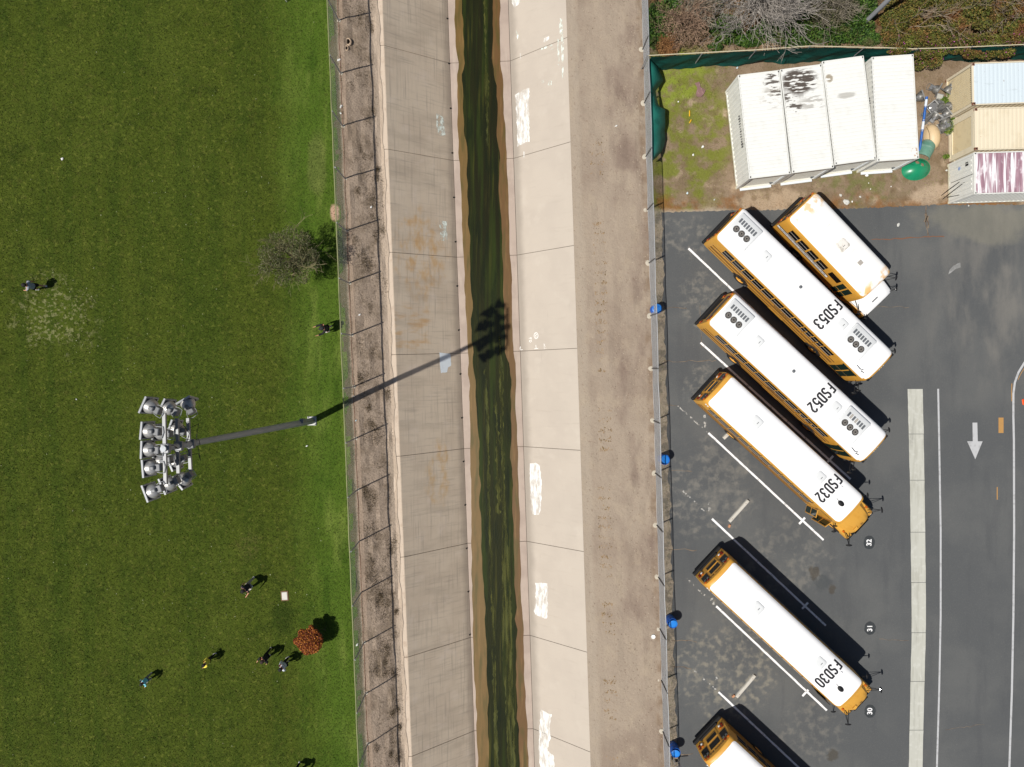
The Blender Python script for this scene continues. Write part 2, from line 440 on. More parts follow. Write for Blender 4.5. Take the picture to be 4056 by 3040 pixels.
M_SOIL = MAT('yard_soil', srgb(138, 120, 100), [
    (srgb(118, 102, 80), [('noise', 0.6, 6, 0.42, 0.64, 1)], 0.8),
    (srgb(178, 158, 134), [('noise', 0.8, 6, 0.54, 0.7, 2)], 0.75),
    (srgb(112, 118, 46), [('blob', wp(2700, 520), (3.6, 6.5, 1), 0.7, 0.5), ('noise', 0.9, 6, 0.4, 0.56, 3)], 0.9),
    (srgb(128, 140, 52), [('blob', wp(2690, 300), (2.0, 2.0, 1), 0.7, 0.7), ('noise', 1.4, 6, 0.38, 0.55, 4)], 0.9),
    (srgb(132, 92, 54), [('axis', (0, 1, 0), 10.9, 9.9, 0.9, 0.7), ('noise', 1.1, 6, 0.4, 0.6, 5)], 0.85),
    (srgb(102, 108, 56), [('blob', wp(3420, 740), (3.2, 1.4, 1), 0.7, 0.7), ('noise', 1.3, 6, 0.42, 0.6, 6)], 0.7),
    (srgb(176, 156, 132), [('blob', wp(3080, 800), (2.6, 0.9, 1), 0.7, 0.8)], 0.8),
    (srgb(176, 156, 134), [('blob', wp(3690, 770), (1.6, 0.8, 1), 0.7, 0.8)], 0.8),
    (srgb(104, 82, 58), [('axis', (0, 1, 0), 19.3, 20.2, 0.8, 0.5)], 0.9),
    (srgb(150, 116, 82), [('axis', (0, 1, 0), 19.5, 20.2, 0.6, 0.5), ('noise', 1.2, 6, 0.5, 0.66, 9)], 0.7),
    (srgb(112, 94, 72), [('noise', 1.7, 6, 0.5, 0.68, 17)], 0.6),
    (srgb(172, 160, 142), [('axis', (0, 1, 0), 9.8, 9.4, 0.4, 0.8)], 0.85),
    (srgb(118, 112, 102), [('axis', (0, 1, 0), 9.6, 9.3), ('noise', 1.6, 6, 0.46, 0.62, 18)], 0.8),
    (srgb(88, 74, 56), [('noise', 9, 4, 0.58, 0.72, 7)], 0.5),
    (srgb(190, 172, 148), [('noise', 14, 4, 0.62, 0.74, 8)], 0.4),
], rough=0.95, spec=0.1, bump=[(6, 1.0, 5), (24, 0.6, 3)], normal_dist=0.05)
M_GUTTER = MAT('gutter_concrete', srgb(186, 186, 176), [
    (srgb(166, 165, 154), [('noise', (5, 0.5, 1), 5, 0.46, 0.68, 1)], 0.6),
    (srgb(150, 150, 142), [('noise', (2.5, 0.25, 1), 5, 0.58, 0.74, 3)], 0.6),
    (srgb(202, 202, 194), [('noise', 3, 4, 0.5, 0.72, 4)], 0.5)], rough=0.9, spec=0.15)
M_LINE = MAT('white_line_paint', srgb(236, 236, 236), [
    (srgb(150, 150, 150), [('noise', 5, 6, 0.56, 0.68, 1)], 0.7), (srgb(112, 112, 112), [('noise', 13, 4, 0.64, 0.74, 2)], 0.7)], rough=0.7, spec=0.2)
M_LINE2 = MAT('worn_white_paint', srgb(184, 185, 186), [
    (srgb(150, 150, 150), [('noise', 4, 6, 0.5, 0.68, 1)], 0.6)], rough=0.7, spec=0.2)
M_FADED = MAT('faded_line_paint', srgb(176, 174, 168), rough=0.8, spec=0.2, alpha=[('noise', 6, 5, 0.52, 0.58, 2)])
M_YPAINT = MAT('yellow_road_paint', srgb(176, 134, 78), [(srgb(168, 130, 84), [('noise', 6, 5, 0.5, 0.68, 1)], 0.6)], rough=0.8)
M_BLACKP = MAT('black_seal_patch', srgb(52, 56, 58), [(srgb(66, 70, 72), [('noise', 4, 4, 0.5, 0.7, 1)], 0.6)], rough=0.8)
M_CRACK = MAT('crack_dirt', srgb(122, 108, 92), [(srgb(86, 72, 60), [('noise', 3, 4, 0.45, 0.6, 1)], 0.8)], rough=0.95)
M_CRACK2 = MAT('crack_weeds', srgb(120, 84, 62), rough=0.95)
M_GALV = MAT('galvanised_wire', (0.52, 0.53, 0.54), rough=0.6, metal=0.15)
M_POST = MAT('galvanised_post', (0.34, 0.35, 0.36), [((0.24, 0.24, 0.24), [('noise', 3, 4, 0.5, 0.7, 1)], 0.5)], rough=0.55, metal=0.4)
M_RAILL = MAT('weathered_top_rail', srgb(140, 142, 100), [(srgb(112, 112, 84), [('noise', 1.0, 4, 0.5, 0.7, 1)], 0.6)], rough=0.6, metal=0.1)
M_RUSTW = MAT('rusty_bottom_wire', srgb(116, 74, 52), rough=0.9)
M_FOOT = MAT('post_footing', srgb(186, 178, 162), [(srgb(160, 150, 132), [('noise', 6, 4, 0.5, 0.7, 1)], 0.6)], rough=0.95)
M_SCREEN = MAT('green_windscreen', srgb(16, 74, 66), [
    (srgb(8, 46, 40), [('noise', (0.8, 0.8, 2.5), 5, 0.48, 0.66, 1)], 0.7),
    (srgb(36, 98, 88), [('noise', (1.4, 1.4, 4), 4, 0.58, 0.74, 2)], 0.5)], rough=0.7, spec=0.25)
M_TARP = MAT('loose_green_windscreen', srgb(30, 104, 92), [
    (srgb(14, 66, 58), [('noise', 1.2, 5, 0.5, 0.68, 1)], 0.6), (srgb(64, 136, 124), [('noise', 0.7, 4, 0.56, 0.74, 2)], 0.5)], rough=0.6, spec=0.3)

# ------------------------------------------------------------------ lawn, bank, channel
U_FENCE_L, U_FENCE_R = -10.0, 8.78
VX = 70
def wob(i, seed, amp, f=1.0):
    return amp * (math.sin(i * 1.7 * f + seed) + 0.6 * math.sin(i * 3.9 * f + seed * 2.3) + 0.4 * math.sin(i * 7.3 * f + seed * 0.7)) / 2
mb = MB()
vs = np.linspace(-220, 220, 441)
A = [Vector((-260, v, 0.0)) for v in vs]
B = [UV(-10.30 + wob(v, 1, 0.05, 0.9), v, 0.0) for v in vs]
mb.strip(A, B)
lawn = struct(mb.build('lawn', G_LAWN), 'mown green playing field west of the fence')

def grid_strip(name, us, zf, mat, v0=-VX, v1=VX, dv=0.35, amp=0.03, edge=None, seed=3):
    g = np.random.default_rng(seed)
    vv = np.arange(v0, v1 + dv, dv)
    H = g.normal(0, 1, (len(us), len(vv)))
    H = (H + np.roll(H, 1, 1) + np.roll(H, -1, 1)) / 1.8
    mb = MB(); rows = []
    for i, u in enumerate(us):
        row = []
        for j, v in enumerate(vv):
            e = 0 if edge is None else edge(i, v)
            last = i in (0, len(us) - 1)
            row.append(UV(u + e, v, zf(u) + (0 if last else amp * H[i, j])))
        rows.append(row)
    for i in range(len(rows) - 1): mb.strip(rows[i], rows[i + 1])
    return mb.build(name, mat, smooth=True)
ZLC, ZRC, ZB = -0.90, -0.70, -3.90          # west coping, east coping, channel floor
ULC, ULT, URT, URC = -7.36, -3.48, 0.60, 4.17
def z_bank(u):
    if u <= -9.7: return -0.004
    return -0.004 - 0.865 * min(1, (u + 9.7) / 1.9)
us = [-10.6, -10.2, -9.9, -9.7, -9.45, -9.2, -8.95, -8.7, -8.45, -8.2, -8.0, -7.8, -7.62]
bank = struct(grid_strip('dirt_bank', us, z_bank, M_BANK, edge=lambda i, v: wob(v, 4, 0.09, 0.8) if i == len(us) - 1 else 0), 'mulch covered dirt bank between the lawn fence and the channel')
us2 = [4.17, 4.5, 4.9, 5.3, 5.7, 6.1, 6.5, 6.9, 7.3, 7.7, 8.1, 8.4, 8.7, 9.0]
def z_rd(u): return -0.03 if u >= 8.6 else -0.03 - 0.67 * ((8.6 - u) / (8.6 - 4.17)) ** 1.3
verge = struct(grid_strip('dirt_verge', us2, z_rd, M_RDIRT, amp=0.022, seed=5), 'bare tan dirt strip between the channel and the bus yard')

mb = MB()
vv = [-VX, VX]
prof = [(-8.1, ZLC - 0.05), (ULC, ZLC - 0.05), (ULT, ZB - 0.05), (URT, ZB - 0.05), (URC, ZRC - 0.05), (4.4, ZRC - 0.2)]
for (a, za), (b, zb) in zip(prof[:-1], prof[1:]):
    mb.poly([UV(a, -VX, za), UV(b, -VX, zb), UV(b, VX, zb), UV(a, VX, za)])
channel = struct(mb.build('drainage_channel', M_JOINT), 'straight concrete drainage channel with sloping sides')
def slab(name, u0, z0, u1, z1, v0, v1, mat, th=0.045, parent=channel, lip=0.0):
    d = Vector((u1 - u0, 0, z1 - z0)).normalized(); nrm = Vector((-d.z, 0, d.x))
    mb = MB(); b = 0.012
    def q(u, z, v, k): return UV(u + nrm.x * k, v, z + nrm.z * k)
    e = d * b
    top = [q(u0 + e.x, z0 + e.z, v0 + b, 0), q(u1 - e.x, z1 - e.z, v0 + b, 0), q(u1 - e.x, z1 - e.z, v1 - b, 0), q(u0 + e.x, z0 + e.z, v1 - b, 0)]
    mid = [q(u0, z0, v0, -b), q(u1, z1, v0, -b), q(u1, z1, v1, -b), q(u0, z0, v1, -b)]
    bot = [q(u0, z0, v0, -th), q(u1, z1, v0, -th), q(u1, z1, v1, -th), q(u0, z0, v1, -th)]
    mb.loft([bot, mid, top], closed=True, cap1=True)
    return mb.build(name, mat, parent)
JV = 6.5
V0 = toUV(P(1850, 1399, ZB))[1]
for k in range(-9, 10):
    a, b = V0 + k * JV + 0.014, V0 + (k + 1) * JV - 0.014
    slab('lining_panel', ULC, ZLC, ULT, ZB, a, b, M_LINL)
    slab('lining_panel', URT, ZB, URC, ZRC, a, b, M_LINR)
    slab('floor_slab', ULT + 0.012, ZB - 0.012, URT - 0.012, ZB - 0.012, a, b, M_BENCH)
    slab('coping', -8.05, ZLC - 0.004, ULC - 0.012, ZLC - 0.004, a, b, M_COPING)

def poly_at(pts, ys):                                   # interpolate (px at py)
    xs = np.array([p[0] for p in pts], float); yy = np.array([p[1] for p in pts], float)
    return np.interp(ys, yy, xs)
ys = np.arange(-1200, 4300, 22)
def bound(pts, z, amp, seed):
    sl = 0.0342
    pts = [(pts[0][0] - (pts[0][1] + 1300) * sl, -1300)] + pts + [(pts[-1][0] + (4400 - pts[-1][1]) * sl, 4400)]
    xs = poly_at(pts, ys)
    g = np.random.default_rng(seed); w = g.normal(0, 1, len(ys)); w = np.convolve(w, [0.25, 0.5, 0.25], 'same')
    return [P(x + amp * q, y, z) for x, y, q in zip(xs, ys, w)]
BL = [(1803, 0), (1801, 75), (1808, 200), (1818, 260), (1810, 310), (1812, 380), (1813, 480), (1818, 600), (1832, 900), (1843, 1200), (1852, 1345), (1860, 1562), (1863, 1706), (1868, 2100), (1871, 2440), (1878, 2657), (1888, 2874), (1894, 3037)]
DL = [(1831, 0), (1842, 230), (1832, 300), (1836, 480), (1848, 600), (1858, 900), (1866, 1200), (1870, 1340), (1880, 1500), (1884, 1640), (1895, 1700), (1902, 2000), (1921, 2440), (1925, 2600), (1930, 2800), (1937, 3040)]
DR = [(1952, 0), (1948, 230), (1966, 350), (1972, 500), (1975, 600), (1985, 900), (1998, 1300), (2002, 1400), (2018, 1450), (2020, 1600), (2026, 1800), (2030, 2000), (2040, 2340), (2047, 2500), (2040, 2640), (2048, 2800), (2060, 3040)]
BR = [(1978, 0), (1981, 200), (1990, 300), (1996, 440), (2006, 600), (2018, 900), (2030, 1300), (2032, 1400), (2043, 1440), (2043, 1600), (2050, 1800), (2057, 2000), (2064, 2340), (2073, 2500), (2076, 2650), (2086, 2850), (2094, 3040)]
mb = MB(); mb.strip(bound(BL, ZB - 0.004, 2.6, 1), bound(BR, ZB - 0.004, 2.6, 2))
struct(mb.build('wet_margin', M_STAIN), 'brown algae stained wet concrete along the water')
mb = MB(); mb.strip(bound(DL, ZB + 0.004, 4.0, 3), bound(DR, ZB + 0.004, 4.0, 4))
struct(mb.build('water', M_WATER), 'dark green shallow water in the channel bottom')
def algae(name, L, R, z, label, amp=2.0, sd=5):
    y0, y1 = L[0][1], L[-1][1]
    yy = np.arange(y0, y1, 12); g = np.random.default_rng(sd)
    xl = poly_at(L, yy) + g.normal(0, amp, len(yy)); xr = poly_at(R, yy) + g.normal(0, amp, len(yy))
    mid = (xl + xr) / 2
    for arr in (xl, xr): arr[0] = mid[0]; arr[-1] = mid[-1]
    mb = MB(); mb.strip([P(a, y, z) for a, y in zip(xl, yy)], [P(a, y, z) for a, y in zip(xr, yy)])
    tag(mb.build(name, M_ALGAE), label, 'algae', None, 'stuff')
algae('algae_mat', [(1972, 1330), (1978, 1480), (1984, 1700), (1988, 2000), (1990, 2340), (1990, 2600), (2003, 2780), (2010, 3060), (2030, 3500)], [(1978, 1330), (1994, 1480), (1992, 1700), (2003, 2000), (2024, 2340), (2030, 2600), (2034, 2780), (2046, 3060), (2062, 3500)], ZB + 0.009, 'broad yellow green algae streak on the water')
algae('algae_mat', [(1918, 1450), (1926, 1700), (1932, 2000), (1944, 2340), (1950, 2600), (1962, 3060), (1978, 3500)], [(1924, 1450), (1936, 1700), (1942, 2000), (1958, 2340), (1962, 2600), (1976, 3060), (1990, 3500)], ZB + 0.009, 'narrow yellow algae streak near the west water edge', 2.0, 6)
algae('algae_mat', [(1915, -300), (1920, 100), (1922, 240), (1916, 320), (1926, 420), (1930, 600)], [(1919, -300), (1926, 100), (1926, 240), (1938, 330), (1932, 420), (1938, 600)], ZB + 0.009, 'thin olive algae thread at the top of the photo', 2.5, 7)
algae('algae_mat', [(1960, 1560), (1965, 1800), (1968, 2050)], [(1968, 1560), (1978, 1800), (1980, 2050)], ZB + 0.012, 'short olive algae streak in the middle of the water', 3.0, 8)

# things painted or cut on the sloping lining
def on_lining(px, py, side, lift=0.006):
    d = ray(px, py); o = Vector((0, 0, HC))
    if side == 'L': (ua, za), (ub, zb) = (ULC, ZLC), (ULT, ZB)
    else: (ua, za), (ub, zb) = (URT, ZB), (URC, ZRC)
    e = Vector((ub - ua, zb - za)).normalized(); nu, nz = -e.y, e.x
    n = Vector((CHC * nu, CHS * nu, nz)); p0 = UV(ua, 0, za)
    t = (p0 - o).dot(n) / d.dot(n)
    return o + d * t + n * lift
def paint(region, sc, pts, side, mat, lift=0.006, jag=2.0, sd=1):
    g = random.Random(sd); out = []
    for i, (x, y) in enumerate(pts):
        x2, y2 = pts[(i + 1) % len(pts)]
        n = max(2, int(math.hypot(x2 - x, y2 - y) / sc / 8))
        for k in range(n):
            f = k / n
            out.append((region[0] + (x + (x2 - x) * f) / sc + g.uniform(-jag, jag), region[1] + (y + (y2 - y) * f) / sc + g.uniform(-jag, jag)))
    mb = MB(); mb.poly([on_lining(x, y, side, lift) for x, y in out])
    return mb.build('paint_patch', mat, channel)
R0, R1, R2 = (1750, 0), (1750, 1300), (1750, 2340)
paint(R0, 2.369, [(690, 890), (760, 850), (825, 825), (815, 1000), (825, 1330), (790, 1340), (745, 1360), (710, 1375), (705, 1150), (695, 950)], 'R', M_PAINT, sd=1)
paint(R0, 2.369, [(650, -150), (735, -150), (735, 20), (715, 55), (680, 75), (655, 30)], 'R', M_PAINT, sd=2)
paint(R0, 2.369, [(1110, 170), (1130, 190), (1145, 460), (1140, 740), (1130, 740), (1122, 460), (1102, 250)], 'R', M_PAINT2, 0.007, 1.0, 3)
paint(R0, 2.369, [(1085, 370), (1100, 370), (1105, 620), (1090, 610)], 'R', M_PAINT2, 0.008, 1.0, 4)
paint(R0, 2.369, [(955, 395), (960, 360), (1005, 342), (1010, 365), (975, 398)], 'R', M_PAINT, 0.006, 1.0, 5)
paint(R0, 2.369, [(930, 472), (935, 455), (1030, 415), (1040, 428), (975, 458)], 'R', M_PAINT2, 0.006, 1.0, 6)
paint(R0, 2.369, [(1030, 460), (1052, 446), (1045, 488), (1032, 485)], 'R', M_PAINT2, 0.006, 0.5, 7)
paint(R0, 2.369, [(932, 765), (948, 750), (960, 768), (945, 788)], 'R', M_PAINT2, 0.006, 0.5, 8)
paint(R0, 2.369, [(995, 800), (1010, 752), (1035, 762), (1030, 800), (1010, 806)], 'R', M_PAINT2, 0.006, 0.5, 9)
paint(R0, 2.369, [(735, 502), (742, 502), (742, 555), (735, 558)], 'R', M_PAINT, 0.006, 0.3, 10)
paint(R0, 2.369, [(768, 1425), (776, 1425), (774, 1482), (768, 1480)], 'R', M_PAINT, 0.006, 0.3, 11)
paint(R0, 2.369, [(696, 285), (708, 288), (722, 345), (712, 375), (702, 340)], 'R', M_PAINT2, 0.006, 0.5, 12)
paint(R1, 2.369, [(830, 1270), (885, 1265), (915, 1290), (930, 1360), (936, 1480), (930, 1700), (915, 1755), (850, 1750), (842, 1658), (830, 1480)], 'R', M_PAINT, sd=13)
paint(R2, 2.369, [(880, -75), (992, -70), (995, 60), (990, 260), (950, 260), (880, 232), (862, 190), (882, 120)], 'R', M_PAINT, sd=14)
paint(R2, 2.369, [(930, 1120), (990, 1150), (1035, 1160), (1010, 1260), (1020, 1380), (990, 1500), (1050, 1550), (1060, 1720), (930, 1720), (910, 1500), (915, 1300)], 'R', M_PAINT, sd=15)
paint((1250, 1200), 2.764, [(1355, 545), (1475, 560), (1485, 690), (1450, 710), (1440, 760), (1370, 770), (1360, 650)], 'L', M_PAINTG, 0.006, 0.8, 16)
paint((1250, 0), 2.764, [(1320, 1240), (1400, 1290), (1420, 1480), (1350, 1490), (1325, 1380)], 'L', M_PAINT2, 0.006, 1.5, 17)
paint((1730, 860), 1.0, [(10, 15), (40, 18), (42, 95), (12, 92), (14, 60), (24, 58), (24, 46), (10, 44)], 'L', M_PAINT2, 0.006, 1.5, 18)
def ribbon3(pts, w, fn):                                # flat mitred ribbon, points 2-D, fn maps to 3-D
    n = len(pts); L = []; R = []
    for i in range(n):
        a = Vector(pts[max(0, i - 1)]); b = Vector(pts[min(n - 1, i + 1)])
        t = (b - a).normalized(); nn = Vector((-t.y, t.x)); k = 1.0
        if 0 < i < n - 1:
            t1 = (Vector(pts[i]) - a).normalized()
            k = 1 / max(0.5, abs(nn.dot(Vector((-t1.y, t1.x)))))
        p = Vector(pts[i])
        L.append(fn(*(p + nn * w / 2 * k))); R.append(fn(*(p - nn * w / 2 * k)))
    return L, R
def spray(strokes, w, z=0.007):
    mb = MB()
    for i, st in enumerate(strokes):
        mb.strip(*ribbon3(st, w, lambda x, y: on_lining(2050 + x / 6.35, 1280 + y / 6.35, 'R', z + 0.001 * i)))
    mb.build('survey_mark', M_CHALK, channel)
circ = [(467 + 50 * math.cos(a), 320 + 78 * math.sin(a)) for a in np.linspace(0, 2 * math.pi, 25)]
spray([circ, [(445, 270), (485, 282), (490, 300), (440, 318), (440, 330), (492, 300)][::1], [(440, 360), (500, 352)]], 11)
spray([[(285, 388), (352, 366)], [(328, 378), (342, 412)], [(350, 370), (356, 402)]], 9)
spray([[(298, 440), (354, 432), (350, 470), (325, 486), (302, 470), (298, 440)]], 9)
spray([[(75, 592), (60, 680), (132, 672)]], 11)
spray([[(462, 555), (470, 640)], [(426, 652), (520, 638)]], 11)
spray([[(665, 515), (672, 655), (728, 632)], [(672, 530), (700, 600)]], 6)
mb_h = MB(); mb_h.lathe([(0.0, 0.0), (0.05, 0.0), (0.055, -0.03)], 10)
me_h = mb_h.mesh('weep_hole', MAT('weep_hole_dark', (0.01, 0.01, 0.01), rough=1, spec=0))
for k in range(-14, 15):
    v = toUV(P(1768, 76, ZB))[1] - 2.98 * k
    if abs(v) < 45: link('weep_hole', me_h, channel, UV(ULT - 0.055, v, ZB + 0.08))

# ------------------------------------------------------------------ yard ground
mb = MB(); mb.strip([UV(8.86 + wob(v, 8, 0.10, 1.1), v, -0.024) for v in np.arange(-220, 221, 0.5)], [Vector((260, v, -0.024)) for v in np.arange(-220, 221, 0.5)])
soil = struct(mb.build('yard_soil', M_SOIL), 'bare and weedy soil of the storage yard')
west = []
for v in np.arange(-200, 9.6, 0.22):
    west.append(UV(9.62 + wob(v, 2, 0.10, 1.3) + rnd.uniform(-0.05, 0.05), v, 0))
top = []
for (x0, y0), (x1, y1) in zip([(2620, 843), (2700, 840), (2978, 833), (3383, 826), (3560, 820), (3719, 812)], [(2700, 840), (2978, 833), (3383, 826), (3560, 820), (3719, 812), (4300, 812)]):
    for f in np.arange(0, 1, 8 / (x1 - x0)):
        top.append(P(x0 + (x1 - x0) * f, y0 + (y1 - y0) * f + rnd.uniform(-3, 3), 0))
west = [p for p in west if p.y < top[0].y - 0.3]
ring = west + top + [Vector((260, top[-1].y, 0)), Vector((260, -220, 0))]
mb = MB(); n = len(ring)
mb.add([Vector((p.x, p.y, -0.04)) for p in ring] + ring, [tuple(range(n, 2 * n))] + [(i, (i + 1) % n, n + (i + 1) % n, n + i) for i in range(n)])
asphalt = struct(mb.build('asphalt_lot', M_ASPH), 'grey asphalt bus parking lot')
def flat(name, pts, z, mat, parent=asphalt):
    mb = MB(); mb.poly([P(x, y, z) for x, y in pts]); return mb.build(name, mat, parent)
def line(name, a, b, w, mat, z=0.004):
    A, B = P(*a, z), P(*b, z); d = (B - A).normalized(); n = Vector((-d.y, d.x, 0)) * w / 2
    k = max(1, int((B - A).length / 0.25)); mb = MB()
    L = []; R = []
    for i in range(k + 1):
        p = A.lerp(B, i / k)
        L.append(p + n * (1 + rnd.uniform(-0.12, 0.12))); R.append(p - n * (1 + rnd.uniform(-0.12, 0.12)))
    mb.strip(L, R); return mb.build(name, mat, asphalt)
LN = [((2727, 985), (3330, 1555), None), ((2775, 1358), (3369, 1899), (3289, 1819)), ((2806, 1716), (3262, 2140), (3177, 2064)),
      ((2820, 2056), (3271, 2479), (3189, 2400)), ((2837, 2402), (3275, 2815), (3190, 2746)), ((2846, 2742), (3290, 3160), None)]
for a, b, c in LN:
    line('stall_line', a, b, 0.125, M_LINE)
    if c:
        d = (Vector(b) - Vector(a)).normalized(); q = Vector((d.y, -d.x))
        line('stall_cross', Vector(c) - q * 17, Vector(c) + q * 17, 0.14, M_LINE, 0.008)
for a, b in [((2685, 1608), (2800, 1712)), ((2700, 1940), (2815, 2050)), ((2717, 2290), (2830, 2395)), ((2740, 2650), (2842, 2738))]:
    line('faded_stall_line', a, b, 0.10, M_FADED)
for a, b in [((2790, 1640), (2795, 1700)), ((2808, 1985), (2812, 2045)), ((2820, 2370), (2830, 2402)), ((2838, 2680), (2845, 2738))]:
    line('faded_stall_line', a, b, 0.16, M_FADED, 0.006)
def cl(pts, w, mat, z=0.004, name='lane_line'):
    Q = [P(x, y, z) for x, y in pts]
    L, R = ribbon3([(p.x, p.y) for p in Q], w, lambda x, y: Vector((x, y, z)))
    mb = MB(); mb.strip(L, R); mb.build(name, mat, asphalt)
cl([(3716, 1541), (3720, 1750), (3726, 2100), (3726, 2440), (3720, 2740), (3711, 3040), (3696, 3600)], 0.115, M_LINE2)
cl([(4120, 1385), (4085, 1405), (4056, 1440), (4034, 1476), (4020, 1515), (4014, 1560), (4014, 1653), (4016, 1748), (4017, 2100), (4014, 2440), (4008, 2740), (3998, 3040), (3980, 3600)], 0.13, M_LINE2)
cl([(4008, 1520), (4007, 1550), (4008, 1590)], 0.05, M_YPAINT, 0.003, 'old_yellow_line')
cl([(4062, 1452), (4044, 1480), (4032, 1505)], 0.04, M_YPAINT, 0.003, 'old_yellow_line')
flat('direction_arrow', [(3852, 1675), (3871, 1675), (3873, 1749), (3892, 1749), (3863, 1820), (3831, 1749), (3853, 1749)], 0.005, M_LINE2)
flat('yellow_marking', [(3955, 1655), (3975, 1655), (3975, 1716), (3955, 1716)], 0.005, M_YPAINT)
flat('yellow_marking', [(3948, 1930), (3952, 1930), (3952, 1980), (3948, 1980)], 0.005, M_YPAINT)
# concrete valley gutter, slab by slab
gy = [1541, 1720, 1903, 2109, 2308, 2507, 2700, 2893, 3085, 3280, 3480]
gl = [(3595, 1541), (3604, 1903), (3610, 2308), (3611, 2507), (3606, 2740), (3600, 3040), (3588, 3480)]
gr = [(3655, 1541), (3662, 1903), (3667, 2308), (3667, 2507), (3661, 2740), (3654, 3040), (3640, 3480)]
gutter = None
for a, b in zip(gy[:-1], gy[1:]):
    mb = MB(); rows = []
    yy = np.linspace(a + 0.9, b - 0.9, 8)
    xl = poly_at(gl, yy); xr = poly_at(gr, yy)
    for f, z in ((0, -0.02), (0, 0.008), (0.47, -0.0), (0.53, -0.0), (1, 0.008), (1, -0.02)):
        rows.append([P(l + (r - l) * f + (rnd.uniform(-.7, .7) if f in (0, 1) else 0), y, z + 0.004) for l, r, y in zip(xl, xr, yy)])
    for i in range(len(rows) - 1): mb.strip(rows[i], rows[i + 1])
    mb.build('gutter_slab', M_GUTTER, asphalt)
# stall numbers
for (x, y), s in [((3443, 2150), '32'), ((3446, 2489), '31'), ((3446, 2818), '30')]:
    c = P(x, y, 0.004); mb = MB()
    mb.poly([c + Vector(((0.36 + rnd.uniform(-.02, .02)) * math.cos(a), (0.43 + rnd.uniform(-.02, .02)) * math.sin(a), 0)) for a in np.linspace(0, 6.1, 22)])
    mb.build('number_patch', M_BLACKP, asphalt)
    o = link('stall_number', text_mesh(s, 0.44, M_LINE, 0.012, 1.0, 'stall_number'), asphalt, c + Vector((0.0, 0, 0.005)), math.pi / 2)
def crack(pts, w, mat, jag=4, z=0.003):
    out = []
    for (x0, y0), (x1, y1) in zip(pts[:-1], pts[1:]):
        n = max(2, int(math.hypot(x1 - x0, y1 - y0) / 14))
        for k in range(n): out.append((x0 + (x1 - x0) * k / n + rnd.uniform(-jag, jag), y0 + (y1 - y0) * k / n + rnd.uniform(-jag, jag)))
    out.append(pts[-1]); Q = [P(x, y, z) for x, y in out]; L = []; R = []
    for i, p in enumerate(Q):
        t = (Q[min(i + 1, len(Q) - 1)] - Q[max(i - 1, 0)]).normalized(); n = Vector((-t.y, t.x, 0)) * w * rnd.uniform(0.3, 0.8)
        L.append(p + n); R.append(p - n)
    mb = MB(); mb.strip(L, R); mb.build('crack', mat, asphalt)
crack([(3450, 951), (3560, 945), (3740, 938)], 0.05, M_CRACK2)
crack([(3670, 812), (3668, 870), (3677, 935)], 0.06, M_CRACK)
crack([(3666, 850), (3662, 880)], 0.10, M_CRACK)
crack([(3674, 860), (3676, 905)], 0.09, M_CRACK)
crack([(2632, 1430), (2700, 1432), (2835, 1428)], 0.035, M_CRACK)
crack([(2640, 1220), (2720, 1222)], 0.03, M_CRACK)
crack([(2655, 1866), (2740, 1868)], 0.03, M_CRACK)
crack([(2652, 2177), (2760, 2180)], 0.04, M_CRACK)
crack([(2662, 2538), (2700, 2534), (2760, 2545)], 0.045, M_CRACK)
crack([(2660, 2637), (2740, 2650)], 0.04, M_CRACK)
crack([(2690, 2990), (2745, 2986)], 0.04, M_CRACK)
crack([(2640, 1606), (2690, 1608)], 0.03, M_CRACK)
crack([(2773, 1210), (2780, 1380)], 0.03, M_CRACK, 2)
crack([(3440, 1216), (3600, 1218)], 0.02, M_CRACK)
crack([(3480, 2535), (3600, 2538)], 0.02, M_CRACK)
crack([(3745, 2890), (3900, 2872)], 0.02, M_CRACK)
# ------------------------------------------------------------------ grass, weeds, pebbles (uncountable)
def blades(n, sampler, h, w, seed, name, mat, label, cat, lean=0.9, zf=None):
    g = np.random.default_rng(seed)
    xy, z = sampler(n, g); n = len(xy)
    a = g.uniform(0, 2 * np.pi, n); L = g.uniform(h[0], h[1], n); W = g.uniform(w[0], w[1], n)
    la = g.uniform(0, 2 * np.pi, n); ln = g.uniform(0.2, lean, n) * L
    base = np.column_stack([xy, z])
    side = np.column_stack([np.cos(a) * W, np.sin(a) * W, np.zeros(n)])
    tip = base + np.column_stack([np.cos(la) * ln, np.sin(la) * ln, np.sqrt(np.maximum(L * L - ln * ln, 1e-6))])
    V = np.empty((n, 3, 3)); V[:, 0] = base - side; V[:, 1] = base + side; V[:, 2] = tip
    me = np_mesh(name, V.reshape(-1, 3), np.arange(n * 3).reshape(n, 3), mat, 3, np.repeat(g.uniform(0, 1, n), 3))
    o = link(name, me)
    return tag(o, label, cat, None, 'stuff')
def s_lawn(n, g):
    xy = np.column_stack([g.uniform(-35, -8.5, n), g.uniform(-27, 27, n)])
    u = xy[:, 0] * CHC + xy[:, 1] * CHS
    k = u < -10.2 + 0.1 * np.sin(xy[:, 1] * 3)
    # thinner where the turf is worn
    for (px, py), r in (((215, 1250), 1.6), ((1326, 843), 0.5), ((1128, 2360), 0.35)):
        c = P(px, py); d = np.hypot(xy[:, 0] - c.x, xy[:, 1] - c.y)
        k &= ~((d < r) & (g.uniform(0, 1, n) < 0.75))
    return xy[k], np.zeros(k.sum())
blades(560000, s_lawn, (0.035, 0.08), (0.009, 0.020), 1, 'lawn_grass', G_BLADE, 'short mown grass covering the playing field', 'grass')
